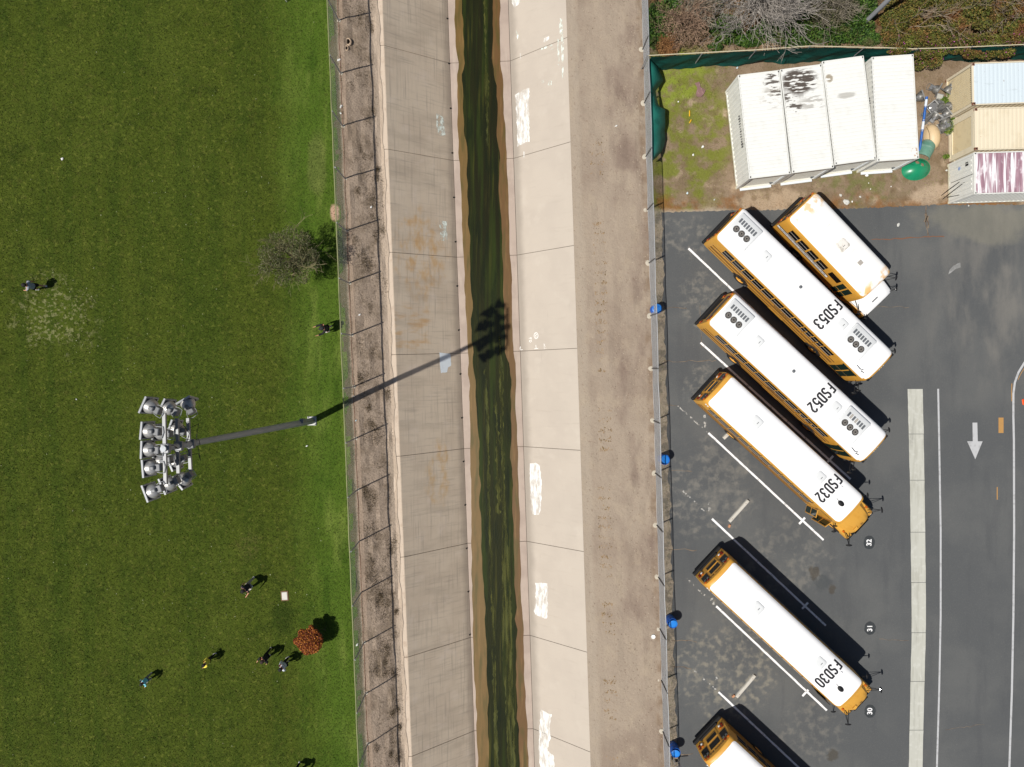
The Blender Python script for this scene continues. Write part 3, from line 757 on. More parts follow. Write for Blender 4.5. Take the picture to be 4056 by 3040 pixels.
G_DRY = MAT('dry_weed', srgb(104, 90, 66), [(srgb(150, 132, 104), [('tint', 0.55, 1.0)], 0.9), (srgb(58, 52, 38), [('tint', 0.4, 0.0)], 0.8)], rough=0.9, spec=0.1)
def clumps(n, g, ur, vr, nc, rad):
    c = np.column_stack([g.uniform(*ur, nc), g.uniform(*vr, nc)]); r = g.uniform(rad[0], rad[1], nc)
    i = g.integers(0, nc, n)
    return c[i] + g.normal(0, 1, (n, 2)) * r[i][:, None] * np.array([0.6, 1.0])
def s_bank(n, g):
    uv = clumps(n, g, (-9.6, -7.9), (-28, 28), 150, (0.12, 0.5))
    uv = uv[(uv[:, 0] > -9.7) & (uv[:, 0] < -7.7)]
    p = np.column_stack([uv[:, 0] * CHC - uv[:, 1] * CHS, uv[:, 0] * CHS + uv[:, 1] * CHC])
    return p, np.array([z_bank(u) for u in uv[:, 0]])
blades(26000, s_bank, (0.05, 0.13), (0.006, 0.016), 2, 'dry_weeds', G_DRY, 'dry brown weed stubble on the dirt bank', 'weeds', 0.95)
G_EDGE = MAT('edge_weed', srgb(86, 104, 36), [(srgb(132, 116, 78), [('tint', 0.5, 1.0)], 0.9)], rough=0.9, spec=0.1)
def s_edge(n, g):
    v = g.uniform(-28, 28, n); u = np.where(g.uniform(0, 1, n) < 0.55, -10.12 + g.normal(0, 0.13, n), 9.35 + g.normal(0, 0.2, n))
    k = (u < -9.75) | (u > 8.9); u = u[k]; v = v[k]
    return np.column_stack([u * CHC - v * CHS, u * CHS + v * CHC]), np.where(u < 0, 0.0, -0.03)
blades(16000, s_edge, (0.05, 0.12), (0.006, 0.014), 3, 'fence_line_weeds', G_EDGE, 'weeds growing along the foot of both chain link fences', 'weeds', 0.9)
G_YARD = MAT('yard_weed', srgb(112, 118, 50), [(srgb(138, 150, 58), [('tint', 0.6, 1.0)], 0.9), (srgb(70, 66, 36), [('tint', 0.35, 0.0)], 0.8),
    (srgb(140, 98, 58), [('axis', (0, 1, 0), 10.9, 9.9, 0.9, 0.7)], 0.8)], rough=0.9, spec=0.1)
def s_yard(n, g):
    a = P(2600, 240); b = P(3740, 830)
    xy = np.column_stack([g.uniform(a.x, b.x, n), g.uniform(b.y, a.y, n)])
    f = np.sin(xy[:, 0] * 1.7 + 1) * np.sin(xy[:, 1] * 1.3) + 0.5 * np.sin(xy[:, 0] * 4.1) * np.sin(xy[:, 1] * 3.7 + 2)
    west = xy[:, 0] < P(2880, 500).x
    k = (g.uniform(0, 1, n) < np.where(west, 0.55, 0.2) + 0.3 * f) | ((xy[:, 1] < 10.1) & (g.uniform(0, 1, n) < 0.5))
    return xy[k], np.full(k.sum(), -0.03)
blades(42000, s_yard, (0.04, 0.10), (0.008, 0.018), 4, 'yard_weeds', G_YARD, 'patchy green and brown weeds over the storage yard', 'weeds', 0.9)
# pale specks: daisies and leaf scraps on the lawn, pebbles on the dirt
def specks(n, sampler, r, seed, name, mat, label, cat):
    g = np.random.default_rng(seed); xy, z = sampler(n, g); n = len(xy)
    R = g.uniform(r[0], r[1], n); V = np.empty((n, 5, 3)); a0 = g.uniform(0, 6.28, n)
    for k in range(4):
        a = a0 + k * np.pi / 2; V[:, k] = np.column_stack([xy[:, 0] + R * np.cos(a) * g.uniform(.6, 1, n), xy[:, 1] + R * np.sin(a), z])
    V[:, 4] = np.column_stack([xy, z + R * 0.6])
    i = np.arange(n)[:, None] * 5
    Fs = np.concatenate([i + np.array([k, (k + 1) % 4, 4]) for k in range(4)], 1).reshape(-1, 3)
    tag(link(name, np_mesh(name, V.reshape(-1, 3), Fs, mat, 3, np.repeat(g.uniform(0, 1, n), 5))), label, cat, None, 'stuff')
M_DAISY = MAT('pale_scrap', srgb(172, 176, 142), [(srgb(136, 136, 96), [('tint', 0.3, 0.8)], 0.9)], rough=0.9)
def s_sp(n, g):
    k = n // 3
    c = np.array([tuple(P(*q))[:2] for q in ((400, 1250), (880, 1650), (850, 2450), (980, 2300), (250, 1200), (700, 700), (450, 1900))])
    xy = np.concatenate([np.column_stack([g.uniform(-32, -12, k), g.uniform(-25, 25, k)]), c[g.integers(0, len(c), n - k)] + g.normal(0, 2.6, (n - k, 2))])
    xy = xy[xy[:, 0] < -11.5]; return xy, np.full(len(xy), 0.035)
specks(300, s_sp, (0.012, 0.036), 5, 'scattered_leaf_scraps', M_DAISY, 'pale flower heads and leaf scraps scattered over the lawn', 'scraps')
M_PEB = MAT('pebble', srgb(172, 158, 140), [(srgb(110, 92, 78), [('tint', 0.45, 0.6)], 0.9)], rough=0.95)
def s_peb(n, g):
    u = g.uniform(4.4, 8.7, n); v = g.uniform(-27, 27, n)
    k = g.uniform(0, 1, n) < 0.25 + 0.75 * (u - 4.4) / 4.3; u = u[k]; v = v[k]
    return np.column_stack([u * CHC - v * CHS, u * CHS + v * CHC]), np.array([z_rd(x) for x in u])
specks(5200, s_peb, (0.012, 0.042), 6, 'pebbles', M_PEB, 'small stones and clods over the dirt verge', 'pebbles')
M_CLOD = MAT('clod', srgb(150, 126, 96), [(srgb(112, 94, 62), [('tint', 0.4, 0.8)], 0.9)], rough=0.95)
def s_clod(n, g):
    v = g.uniform(-26, 14, n); v = np.round(v / 0.62) * 0.62 + g.normal(0, 0.08, n)
    u = 5.75 + g.uniform(-0.4, 0.4, n) - 0.2 * (v < -6); k = (np.sin(v * 1.1) + np.sin(v * 0.37) > -0.9); u = u[k]; v = v[k]
    return np.column_stack([u * CHC - v * CHS, u * CHS + v * CHC]), np.array([z_rd(x) for x in u])
specks(1500, s_clod, (0.02, 0.06), 7, 'track_clods', M_CLOD, 'row of crumbled clods left by wheels on the verge', 'clods')

# ------------------------------------------------------------------ chain link fences
def chain(name, parent, u, v0, v1, z0, z1, pitch=0.075, r=0.0021, mat=None):
    h = z1 - z0; n = int((v1 - v0 - h) / pitch); V = []; Fs = []
    V = np.empty((n * 2, 6, 3)); vv = v0 + np.arange(n) * pitch
    for s in (0, 1):
        a = np.column_stack([np.full(n, u + (0.003 if s else -0.003)), vv + (h if s else 0), np.full(n, z0)])
        b = np.column_stack([np.full(n, u + (0.003 if s else -0.003)), vv + (0 if s else h), np.full(n, z1)])
        for k in range(3):
            an = 2 * np.pi * k / 3; off = np.array([np.cos(an), (-1 if s else 1) * -0.707 * np.sin(an), 0.707 * np.sin(an)]) * r
            V[s * n:(s + 1) * n, k] = a + off; V[s * n:(s + 1) * n, 3 + k] = b + off
    q = V.reshape(-1, 3); W = np.column_stack([q[:, 0] * CHC - q[:, 1] * CHS, q[:, 0] * CHS + q[:, 1] * CHC, q[:, 2]])
    i = np.arange(n * 2)[:, None] * 6
    Fs = np.concatenate([i + np.array([k, (k + 1) % 3, 3 + (k + 1) % 3, 3 + k]) for k in range(3)], 1).reshape(-1, 4)
    o = link(name, np_mesh(name, W, Fs, mat or M_GALV, 4), parent); o['kind'] = 'stuff'
    return o
HL, HR = 2.6, 1.75
fl = thing('chain_link_fence', 'tall chain link fence with pale top rail along the lawn edge', 'fence', UV(U_FENCE_L, 0, 0))
fl.location = (0, 0, 0)
chain('wire_mesh', fl, U_FENCE_L, -42, 42, 0.06, HL - 0.02, 0.08, 0.0015, MAT('dull_wire', (0.30, 0.33, 0.28), rough=0.7))
v_ref = toUV(P(1402, 1533, 0))[1]
for k in range(-12, 13):
    v = v_ref + k * 3.235
    mb = MB(); mb.tube([UV(U_FENCE_L + 0.04, v, -0.1), UV(U_FENCE_L + 0.04 + rnd.uniform(-.03, .03), v + rnd.uniform(-.02, .02), HL + 0.02)], 0.042, 8)
    mb.lathe([(0.037, 0), (0.037, 0.03), (0.0, 0.055)], 8, Matrix.Translation(UV(U_FENCE_L + 0.04, v, HL + 0.01)))
    mb.build('post', M_POST, fl)
    mb = MB(); mb.lathe([(0.13, -0.05), (0.12, 0.0), (0.09, 0.012), (0.0, 0.014)], 10, Matrix.Translation(UV(U_FENCE_L + 0.06, v, 0.0)))
    mb.build('footing', M_FOOT, fl)
mb = MB(); mb.tube([UV(U_FENCE_L + wob(v, 3, 0.02), v, HL) for v in np.arange(-42, 42.1, 1.6)], 0.036, 8); mb.build('top_rail', M_RAILL, fl)
mb = MB(); mb.tube([UV(U_FENCE_L + 0.03 + wob(v, 5, 0.035, 2), v, 0.05) for v in np.arange(-42, 42.1, 0.7)], 0.012, 6); mb.build('bottom_wire', M_RUSTW, fl)

M_PDARK = MAT('shade_toned_post', (0.10, 0.10, 0.10), rough=0.6)  # steel darkened in its colour to stand in for the shaded visible face
fr = thing('chain_link_fence', 'low grey chain link fence with concrete post footings beside the bus lot', 'fence')
chain('wire_mesh', fr, U_FENCE_R, -42, 42, 0.0, HR - 0.02, 0.055, 0.0034)
v_ref = toUV(P(2590, 1460, 0))[1]
for k in range(-12, 13):
    v = v_ref + k * 3.29; e = rnd.uniform(-.05, .05)
    mb = MB(); mb.tube([UV(U_FENCE_R - 0.03, v, -0.1), UV(U_FENCE_R - 0.03, v, HR + 0.03)], 0.042, 8); mb.build('post', M_PDARK, fr)
    mb = MB(); mb.lathe([(0.21, -0.1), (0.19, 0.0), (0.14, 0.025), (0.0, 0.03)], 12, Matrix.Translation(UV(U_FENCE_R - 0.08, v, -0.03)) @ Matrix.Rotation(k, 4, 'Z'), 1.0, 0.85)
    mb.build('footing', M_FOOT, fr)
mb = MB(); mb.tube([UV(U_FENCE_R + wob(v, 6, 0.03, 0.6), v, HR) for v in np.arange(-42, 42.1, 1.1)], 0.024, 8); mb.build('top_rail', M_POST, fr)
mb = MB(); mb.tube([UV(U_FENCE_R + wob(v, 2, 0.03), v, 0.03) for v in np.arange(-42, 42.1, 0.7)], 0.008, 5); mb.build('bottom_wire', M_GALV, fr)

# green screened fence across the north end of the yard
SFZ = 1.9
sp = [P(x, y, SFZ) for x, y in [(2563, 221), (2985, 199), (3209, 183), (3502, 190), (3618, 194), (3762, 190), (4056, 177), (4300, 168), (4700, 155)]]
sf = thing('screened_fence', 'long dark green windscreen fence across the back of the storage yard', 'fence')
def along(pts, s):
    for a, b in zip(pts[:-1], pts[1:]):
        L = (b - a).length
        if s <= L: return a.lerp(b, s / L), (b - a).normalized()
        s -= L
    return pts[-1], (pts[-1] - pts[-2]).normalized()
TOT = sum((b - a).length for a, b in zip(sp[:-1], sp[1:]))
rows = []
ss = np.arange(0.25, TOT, 0.16)
g = random.Random(4)
for r_ in range(9):
    f = r_ / 8; row = []
    for s in ss:
        p, t = along(sp, s); nrm = Vector((t.y, -t.x, 0))
        bow = 0.04 * math.sin(s * 2.1 + r_) + 0.05 * math.sin(s * 0.9) + 0.02 * math.sin(s * 7 + r_ * 1.3) + 0.10 * f * f * (0.5 + 0.5 * math.sin(s * 1.3 + 1))
        zb = 0.05 + 0.09 * (math.sin(s * 1.1) + 0.5 * math.sin(s * 2.7 + 1)) - (0.12 if 1.5 < s < 4.5 else 0)
        row.append(Vector((p.x, p.y, 0)) + nrm * (0.05 + bow * (0.3 + f)) + Vector((0, 0, (SFZ - 0.06) * (1 - f) + max(zb, -0.02) * f)))
    rows.append(row)
mb = MB()
for i in range(8): mb.strip(rows[i], rows[i + 1])
mb.build('windscreen', M_SCREEN, sf, smooth=True)
mb = MB(); mb.tube(sp, 0.028, 8); mb.build('top_rail', MAT('pale_rail', srgb(200, 190, 160), rough=0.6), sf)
for k in range(0, int(TOT / 3.2)):
    p, t = along(sp, 0.02 + k * 3.2)
    b = Vector((p.x, p.y, -0.1)); lean = Vector((t.y, -t.x, 0)) * rnd.uniform(0.0, 0.12)
    mb = MB(); mb.tube([b, Vector((p.x, p.y, SFZ + 0.1)) + lean], 0.032, 8); mb.build('post', M_POST, sf)
# the torn screen flapping off the east fence
tp = thing('torn_windscreen', 'torn green windscreen sagging off the low fence beside the storage yard', 'tarp')
edge = [(2569, 236), (2600, 262), (2622, 300), (2626, 322), (2612, 342), (2597, 360), (2600, 385), (2612, 424), (2634, 433), (2635, 480), (2633, 520), (2635, 552), (2630, 580), (2620, 604), (2600, 625), (2577, 643)]
yy = np.linspace(238, 642, 70); ex = np.interp(yy, [e[1] for e in edge], [e[0] for e in edge])
rows = []
for r_ in range(10):
    f = r_ / 9; row = []
    for y, xe in zip(yy, ex):
        u0, v0 = toUV(P(2566, y, 1.5)); top_ = UV(U_FENCE_R + 0.06, v0, 1.5)
        zb = 0.55 + 0.2 * math.sin(y * 0.031)
        bot = P(xe, y, zb)
        p = top_.lerp(bot, f); p.z = 1.5 * (1 - f) + zb * f + 0.24 * math.sin(math.pi * f) + 0.03 * math.sin(y * 0.11 + f * 4) * f
        row.append(p)
    rows.append(row)
mb = MB()
for i in range(9): mb.strip(rows[i], rows[i + 1])
mb.build('cloth', M_TARP, tp, smooth=True)
mb = MB(); mb.tube([r + Vector((0.0, 0, 0.02)) for r in rows[0][::3]], 0.02, 6); mb.build('hem_rope', MAT('hem_rope', srgb(20, 40, 36), rough=0.9), tp)
# ------------------------------------------------------------------ school buses
B_YEL = MAT('school_bus_yellow', srgb(212, 158, 66), [(srgb(196, 138, 48), [('noise', 2.0, 4, 0.5, 0.72, 1)], 0.5), (srgb(150, 104, 40), [('noise', (1.5, 6, 6), 5, 0.62, 0.78, 2)], 0.4)], rough=0.42, spec=0.4, coord='obj')
B_WHITE = MAT('white_roof_paint', srgb(246, 246, 246), [(srgb(232, 232, 230), [('noise', 0.9, 5, 0.5, 0.75, 1)], 0.6)], rough=0.5, spec=0.35, coord='obj')
B_WHITES = MAT('stained_white_roof_paint', srgb(244, 243, 240), [
    (srgb(232, 182, 104), [('axis', (1, 0, 0), 0.95, 0.55, 0.35, 1.1), ('noise', 2.2, 5, 0.5, 0.62, 3)], 0.7),
    (srgb(232, 178, 96), [('axis', (1, 0, 0), 5.8, 6.15, 0.25, 1.1), ('noise', 1.8, 5, 0.42, 0.58, 5)], 0.9)], rough=0.5, coord='obj')
B_HATCH = MAT('hatch_white', srgb(220, 222, 222), rough=0.5)
B_BLACK = MAT('black_rubber', (0.012, 0.012, 0.013), rough=0.6, spec=0.3)
B_GLASS = MAT('dark_bus_glass', (0.006, 0.006, 0.007), rough=0.08, spec=0.5)
B_GREENG = MAT('tinted_door_glass', (0.012, 0.028, 0.022), rough=0.06, spec=0.5)
B_SASH = MAT('pale_sash', srgb(168, 162, 154), rough=0.5)
B_RAIL = MAT('brown_rub_rail', srgb(92, 62, 26), rough=0.6)
B_TYRE = MAT('tyre_rubber', (0.014, 0.014, 0.015), rough=0.85)
B_RIMY = MAT('yellow_wheel_rim', srgb(236, 174, 74), rough=0.45)
B_RIMG = MAT('grey_wheel_rim', srgb(120, 120, 120), rough=0.45, metal=0.4)
B_RED = MAT('red_lamp_lens', srgb(110, 20, 18), rough=0.25)
B_AMBER = MAT('amber_lamp_lens', srgb(196, 96, 20), rough=0.25)
B_CLEAR = MAT('clear_lamp_lens', srgb(214, 214, 210), rough=0.2)
B_INK = MAT('black_lettering', (0.018, 0.018, 0.022), rough=0.6)
B_GREY = MAT('grey_vent', srgb(96, 100, 104), rough=0.6)
B_UNDER = MAT('dark_underbody', (0.012, 0.012, 0.012), rough=0.9)
B_CHROME = MAT('mirror_glass', (0.5, 0.5, 0.5), rough=0.08, metal=1.0)
W2 = 1.22
SEC = [(1.20, 0.46), (W2, 0.75), (W2, 1.72), (1.165, 2.45), (1.13, 2.66), (1.08, 2.80), (0.98, 2.90), (0.80, 2.97), (0.48, 3.02), (0.0, 3.045)]
def roof_z(y):
    y = abs(y); yy = [p[0] for p in SEC[3:]][::-1]; zz = [p[1] for p in SEC[3:]][::-1]
    return float(np.interp(y, yy, zz))
def section(x, sy=1.0, drop=0.0, lo=0, hi=len(SEC) - 1, shift=0.0):
    pts = [(-y * sy, z) for y, z in SEC[lo:hi + 1]] + [(y * sy, z) for y, z in reversed(SEC[lo:hi + 1]) if y > 0]
    return [Vector((x + shift * max(0, z - 1.7), y, z - drop * max(0, (z - 2.0)) / 1.05)) for y, z in pts]
def arc_roof(x, sy, drop, k):           # open strip over the roof from SEC[k] across to the other side
    pts = [(-y * sy, z) for y, z in SEC[k:]] + [(y * sy, z) for y, z in reversed(SEC[k:-1])]
    return [Vector((x, y, z - drop + 0.004)) for y, z in pts]
GLY = {
 'F': [[(0, 0), (0, 1), (.55, 1)], [(0.0, .52), (.42, .52)]],
 'S': [[(0, .17), (.08, .04), (.2, 0), (.36, 0), (.49, .06), (.55, .2), (.53, .36), (.44, .46), (.12, .55), (.03, .66), (.01, .8), (.07, .93), (.2, 1), (.36, 1), (.47, .95), (.54, .83)]],
 'D': [[(0, 0), (0, 1), (.36, 1), (.5, .9), (.55, .75), (.55, .25), (.5, .1), (.36, 0), (-.08, 0)]],
 '5': [[(.52, 1), (.06, 1), (.03, .54), (.16, .62), (.34, .63), (.48, .55), (.55, .4), (.55, .24), (.47, .08), (.33, 0), (.18, 0), (.05, .08), (0, .2)]],
 '3': [[(.01, .82), (.07, .94), (.2, 1), (.36, 1), (.49, .93), (.53, .79), (.48, .62), (.34, .54), (.22, .53)], [(.3, .53), (.46, .46), (.55, .33), (.54, .17), (.46, .05), (.33, 0), (.18, 0), (.05, .07), (0, .2)]],
 '2': [[(.01, .8), (.06, .93), (.18, 1), (.36, 1), (.49, .92), (.54, .77), (.49, .6), (.1, .18), (.02, .0), (.57, 0)]],
 '0': [[(.15, 0), (.04, .1), (0, .26), (0, .74), (.05, .91), (.17, 1), (.37, 1), (.5, .91), (.55, .74), (.55, .26), (.5, .1), (.37, 0), (.1, 0)]],
}
def roof_text(s, x0, parent, h=0.63, pitch=0.368, w=0.112):
    # read from behind the bus: letters advance towards -y, tops towards +x
    mb = MB(); tot = pitch * (len(s) - 1) + 0.55 * h * 0.62 + 0.04
    for i, ch in enumerate(s):
        for k, st in enumerate(GLY[ch]):
            fine = []
            for (ax, ay), (bx, by) in zip(st[:-1], st[1:]):
                n = max(1, int(math.hypot(bx - ax, by - ay) * h / 0.06))
                fine += [(ax + (bx - ax) * q / n, ay + (by - ay) * q / n) for q in range(n)]
            fine.append(st[-1])
            pts = [(x0 + ay * h, tot / 2 - i * pitch - ax * h * 0.62) for ax, ay in fine]
            mb.strip(*ribbon3(pts, w, lambda x, y: Vector((x, y, roof_z(y) + 0.020 + 0.0015 * k))))
    return mb.build('roof_number', B_INK, parent)
def wheel(parent, x, y, r, rimmat, side, w=0.27):
    M = Matrix.Translation((x, y, r)) @ Matrix.Rotation(-side * math.pi / 2, 4, 'X')
    mb = MB(); mb.lathe([(r * 0.55, -w / 2), (r * 0.92, -w / 2), (r, -w * 0.34), (r, w * 0.34), (r * 0.94, w / 2), (r * 0.6, w / 2), (r * 0.56, w * 0.3), (r * 0.5, w * 0.2)], 22, M)
    t = mb.build('wheel', B_TYRE, parent, True)
    mb = MB(); mb.lathe([(r * 0.58, w * 0.34), (r * 0.56, w * 0.46), (r * 0.46, w * 0.40), (r * 0.40, w * 0.16), (r * 0.26, w * 0.14), (r * 0.2, w * 0.42), (0.0, w * 0.46)], 18, M)
    mb.build('rim', rimmat, t, True)
    mb = MB()
    for a in np.linspace(0, math.pi * 2, 9)[:-1]:
        mb.lathe([(0.018, w * 0.1), (0.018, w * 0.24), (0.0, w * 0.26)], 6, M @ Matrix.Translation((r * 0.33 * math.cos(a), r * 0.33 * math.sin(a), 0)))
    mb.build('wheel_nut', B_RIMG, t)
def side_pt(x, z, s, out=0.0):           # a point on the tumbled side wall
    y = float(np.interp(z, [p[1] for p in SEC], [p[0] for p in SEC])) + out
    return Vector((x, s * y, z))
def side_panel(mb, x0, x1, z0, z1, s, o0, o1):
    a = [side_pt(x0, z0, s, o0), side_pt(x1, z0, s, o0), side_pt(x1, z1, s, o0), side_pt(x0, z1, s, o0)]
    b = [side_pt(x0 + .0, z0, s, o1), side_pt(x1, z0, s, o1), side_pt(x1, z1, s, o1), side_pt(x0, z1, s, o1)]
    mb.loft([a, b], closed=True, cap1=True)
def windows(parent, x0, n, pitch, wlen, z0=1.80, z1=2.44):
    for s in (-1, 1):
        for i in range(n):
            a = x0 + i * pitch
            mb = MB(); side_panel(mb, a, a + wlen, z0, z1, s, -0.01, 0.006); w = mb.build('window', B_GLASS, parent)
            mb = MB(); side_panel(mb, a, a + wlen, z0 + 0.34, z0 + 0.358, s, 0.0, 0.016); mb.build('sash', B_SASH, w)
            mb = MB(); side_panel(mb, a, a + wlen, z0 - 0.005, z0 + 0.018, s, 0.0, 0.016); mb.build('sill', B_SASH, w)
def mirror(parent, base, tip, r=0.13, legs=((0, 0, 0.0), (0.12, 0, -0.12)), flat_=0.5):
    mb = MB(); b = Vector(base); t = Vector(tip)
    for l in legs: mb.tube([b + Vector(l), (b + Vector(l)).lerp(t, 0.5) + Vector((0, 0, 0.05)), t], 0.017, 5)
    m = mb.build('mirror_arm', B_BLACK, parent)
    d = (t - b); d.z = 0; d.normalize()
    M = Matrix.Translation(t) @ Matrix.Rotation(math.atan2(d.y, d.x), 4, 'Z') @ Matrix.Rotation(math.radians(62), 4, 'Y')
    mb = MB(); mb.lathe([(0.0, 0.07), (r * 0.5, 0.062), (r * 0.85, 0.035), (r, 0.0), (r * 0.9, -0.02), (0, -0.03)], 14, M, flat_, 1.0)
    mb.build('mirror', B_BLACK, m, True)
    mb = MB(); mb.lathe([(0.0, -0.034), (r * 0.85, -0.032), (r * 0.85, -0.026), (0, -0.024)], 12, M, flat_, 1.0)
    mb.build('mirror_glass', B_CHROME, m)
def text_on_side(parent, s, txt, x, z, size, mat=B_INK, out=0.012, sx=0.9):
    me = text_mesh(txt, size, mat, 0.004, sx)
    o = link('lettering', me, parent); o.location = side_pt(x, z, s, out)
    tilt = math.atan2(0.055, 0.73) if z > 1.72 else 0.0
    o.rotation_euler = (math.pi / 2 - tilt * 1.0, 0, 0 if s < 0 else math.pi)
    return o
def rear_lamps(parent, x, pts, r=0.09):
    for y, z, m in pts:
        mb = MB(); mb.lathe([(r, 0), (r, 0.035), (r * 0.7, 0.05), (0, 0.055)], 12, Matrix.Translation((x, y, z)) @ Matrix.Rotation(-math.pi / 2, 4, 'Y'))
        mb.build('rear_lamp', m, parent, True)
def hatch(parent, x, y, lx=0.66, ly=0.66, mat=B_HATCH):
    mb = MB()
    def rr(e, h):
        out = []; c = 0.12
        for qx, qy, a0 in ((1, 1, 0), (-1, 1, 90), (-1, -1, 180), (1, -1, 270)):
            for a in (0, 30, 60, 90):
                an = math.radians(a0 + a); px = x + qx * (lx / 2 - e - c) + c * math.cos(an); py = y + qy * (ly / 2 - e - c) + c * math.sin(an)
                out.append(Vector((px, py, roof_z(py) + h)))
        return out
    mb.loft([rr(0, -0.02), rr(0, 0.03), rr(0.03, 0.055), rr(0.12, 0.06)], closed=True, cap1=True)
    hh = mb.build('roof_hatch', mat, parent, True)
    mb = MB(); mb.box((x + 0.08, y + 0.02, roof_z(y) + 0.068), (0.03, 0.15, 0.014)); mb.build('hatch_handle', B_GREY, hh)
def dome(parent, x, y, r=0.10, mat=B_GREY, h=0.06):
    z = roof_z(y); mb = MB(); mb.lathe([(r, -0.02), (r, 0.02), (r * 0.75, h), (r * 0.3, h * 1.15), (0, h * 1.2)], 14, Matrix.Translation((x, y, z)))
    mb.build('roof_vent', mat, parent, True)
def ac_unit(parent, x, y, damaged=False):
    z = roof_z(0); mb = MB()
    mb.bbox((x, y, z + 0.03), (1.62, 1.5, 0.16), 0.05); a = mb.build('air_conditioner', B_HATCH, parent, True)
    zt = z + 0.11
    for k in range(3):
        cx, cy = x - 0.41 + 0.41 * k, y - 0.17
        mb = MB(); mb.lathe([(0.195, -0.002), (0.195, 0.004), (0.0, 0.005)], 18, Matrix.Translation((cx, cy, zt)))
        mb.mi = 1
        for q in range(11):
            an = 2 * math.pi * q / 11
            mb.box((cx + 0.105 * math.cos(an), cy + 0.105 * math.sin(an), zt + 0.014), (0.13, 0.018, 0.008), Matrix.Rotation(an, 3, 'Z'))
        mb.mi = 0; mb.lathe([(0.055, 0.004), (0.05, 0.028), (0, 0.03)], 10, Matrix.Translation((cx, cy, zt)))
        mb.build('fan', [B_BLACK, B_SASH], a)
    for k in range(7):
        if damaged and k in (1, 3): m = B_SASH
        else: m = B_GREY
        mb = MB(); mb.box((x - 0.56 + 0.187 * k, y + 0.33, zt + 0.004), (0.125, 0.28, 0.016)); mb.build('vent', m, a)

def place(root, rear, front, z=3.03, x_rear=0.0):
    a, b = P(*rear, z), P(*front, z); d = (b - a); d.z = 0; d.normalize()
    root.rotation_euler = (0, 0, math.atan2(d.y, d.x))
    o = a - d * x_rear; root.location = (o.x, o.y, 0)

def bus_common(t, L, stations, roof_k, white, x_r0, x_r1, wheels, rimmat):
    rings = [section(x, sy, dr) for x, sy, dr in stations]
    mb = MB(); mb.loft(rings, closed=True, cap0=True, cap1=True); mb.build('body', B_YEL, t, True)
    rs = [(x_r0, 0.93, 0.03), (x_r0 + 0.07, 0.97, 0.006), (x_r0 + 0.25, 1.0, 0.0)] + [(x, 1.0, 0.0) for x in np.linspace(x_r0 + 0.6, x_r1 - 0.6, 6)] + [(x_r1 - 0.25, 1.0, 0.0), (x_r1 - 0.07, 0.97, 0.006), (x_r1, 0.93, 0.03)]
    mb = MB(); sx_ = [q[0] for q in stations]; ymax = SEC[roof_k][0]
    def rring(x, shrink):
        sy = float(np.interp(x, sx_, [q[1] for q in stations])); dr = float(np.interp(x, sx_, [q[2] for q in stations])); out = []
        yk = [q[0] for q in SEC[roof_k:]]; fine = []
        for i in range(len(yk) - 1): fine += [yk[i], (yk[i] + yk[i + 1]) / 2]
        fine.append(0.0)
        for y in [-q for q in fine] + fine[::-1][1:]:
            y = y * shrink; z = roof_z(y); out.append(Vector((x, y * sy, z - dr * max(0, z - 2.0) / 1.05 + 0.009 + 0.02 * (1 - shrink))))
        return out
    xs_ = sorted(set([x_r0, x_r0 + 0.03, x_r0 + 0.09, x_r0 + 0.2] + [q for q in sx_ if x_r0 + 0.2 < q < x_r1 - 0.2] + list(np.linspace(x_r0 + 0.6, x_r1 - 0.6, 6)) + [x_r1 - 0.2, x_r1 - 0.09, x_r1 - 0.03, x_r1]))
    mb.loft([rring(x, float(np.interp(min(x - x_r0, x_r1 - x), [0, 0.03, 0.10, 0.22], [0.84, 0.92, 0.975, 1.0]))) for x in xs_]); mb.build('roof', white, t, True)
    mb = MB(); mb.box((L / 2, 0, 0.42), (L - 0.5, 2.0, 0.2)); mb.build('chassis', B_UNDER, t)
    for s in (-1, 1):
        for x, r in wheels:
            mb = MB(); n = 14
            arc = [(x + (r + 0.13) * math.cos(a), max(0.40, r + (r + 0.10) * math.sin(a))) for a in np.linspace(0, math.pi, n)]
            A = [Vector((px, s * (W2 - 0.2), pz)) for px, pz in arc]; Bq = [Vector((px, s * (W2 + 0.006), pz)) for px, pz in arc]
            mb.poly(Bq); mb.strip(A, Bq); mb.build('wheel_arch', B_UNDER, t)
            wheel(t, x, s * (W2 - 0.105), r, rimmat, s)
    return t
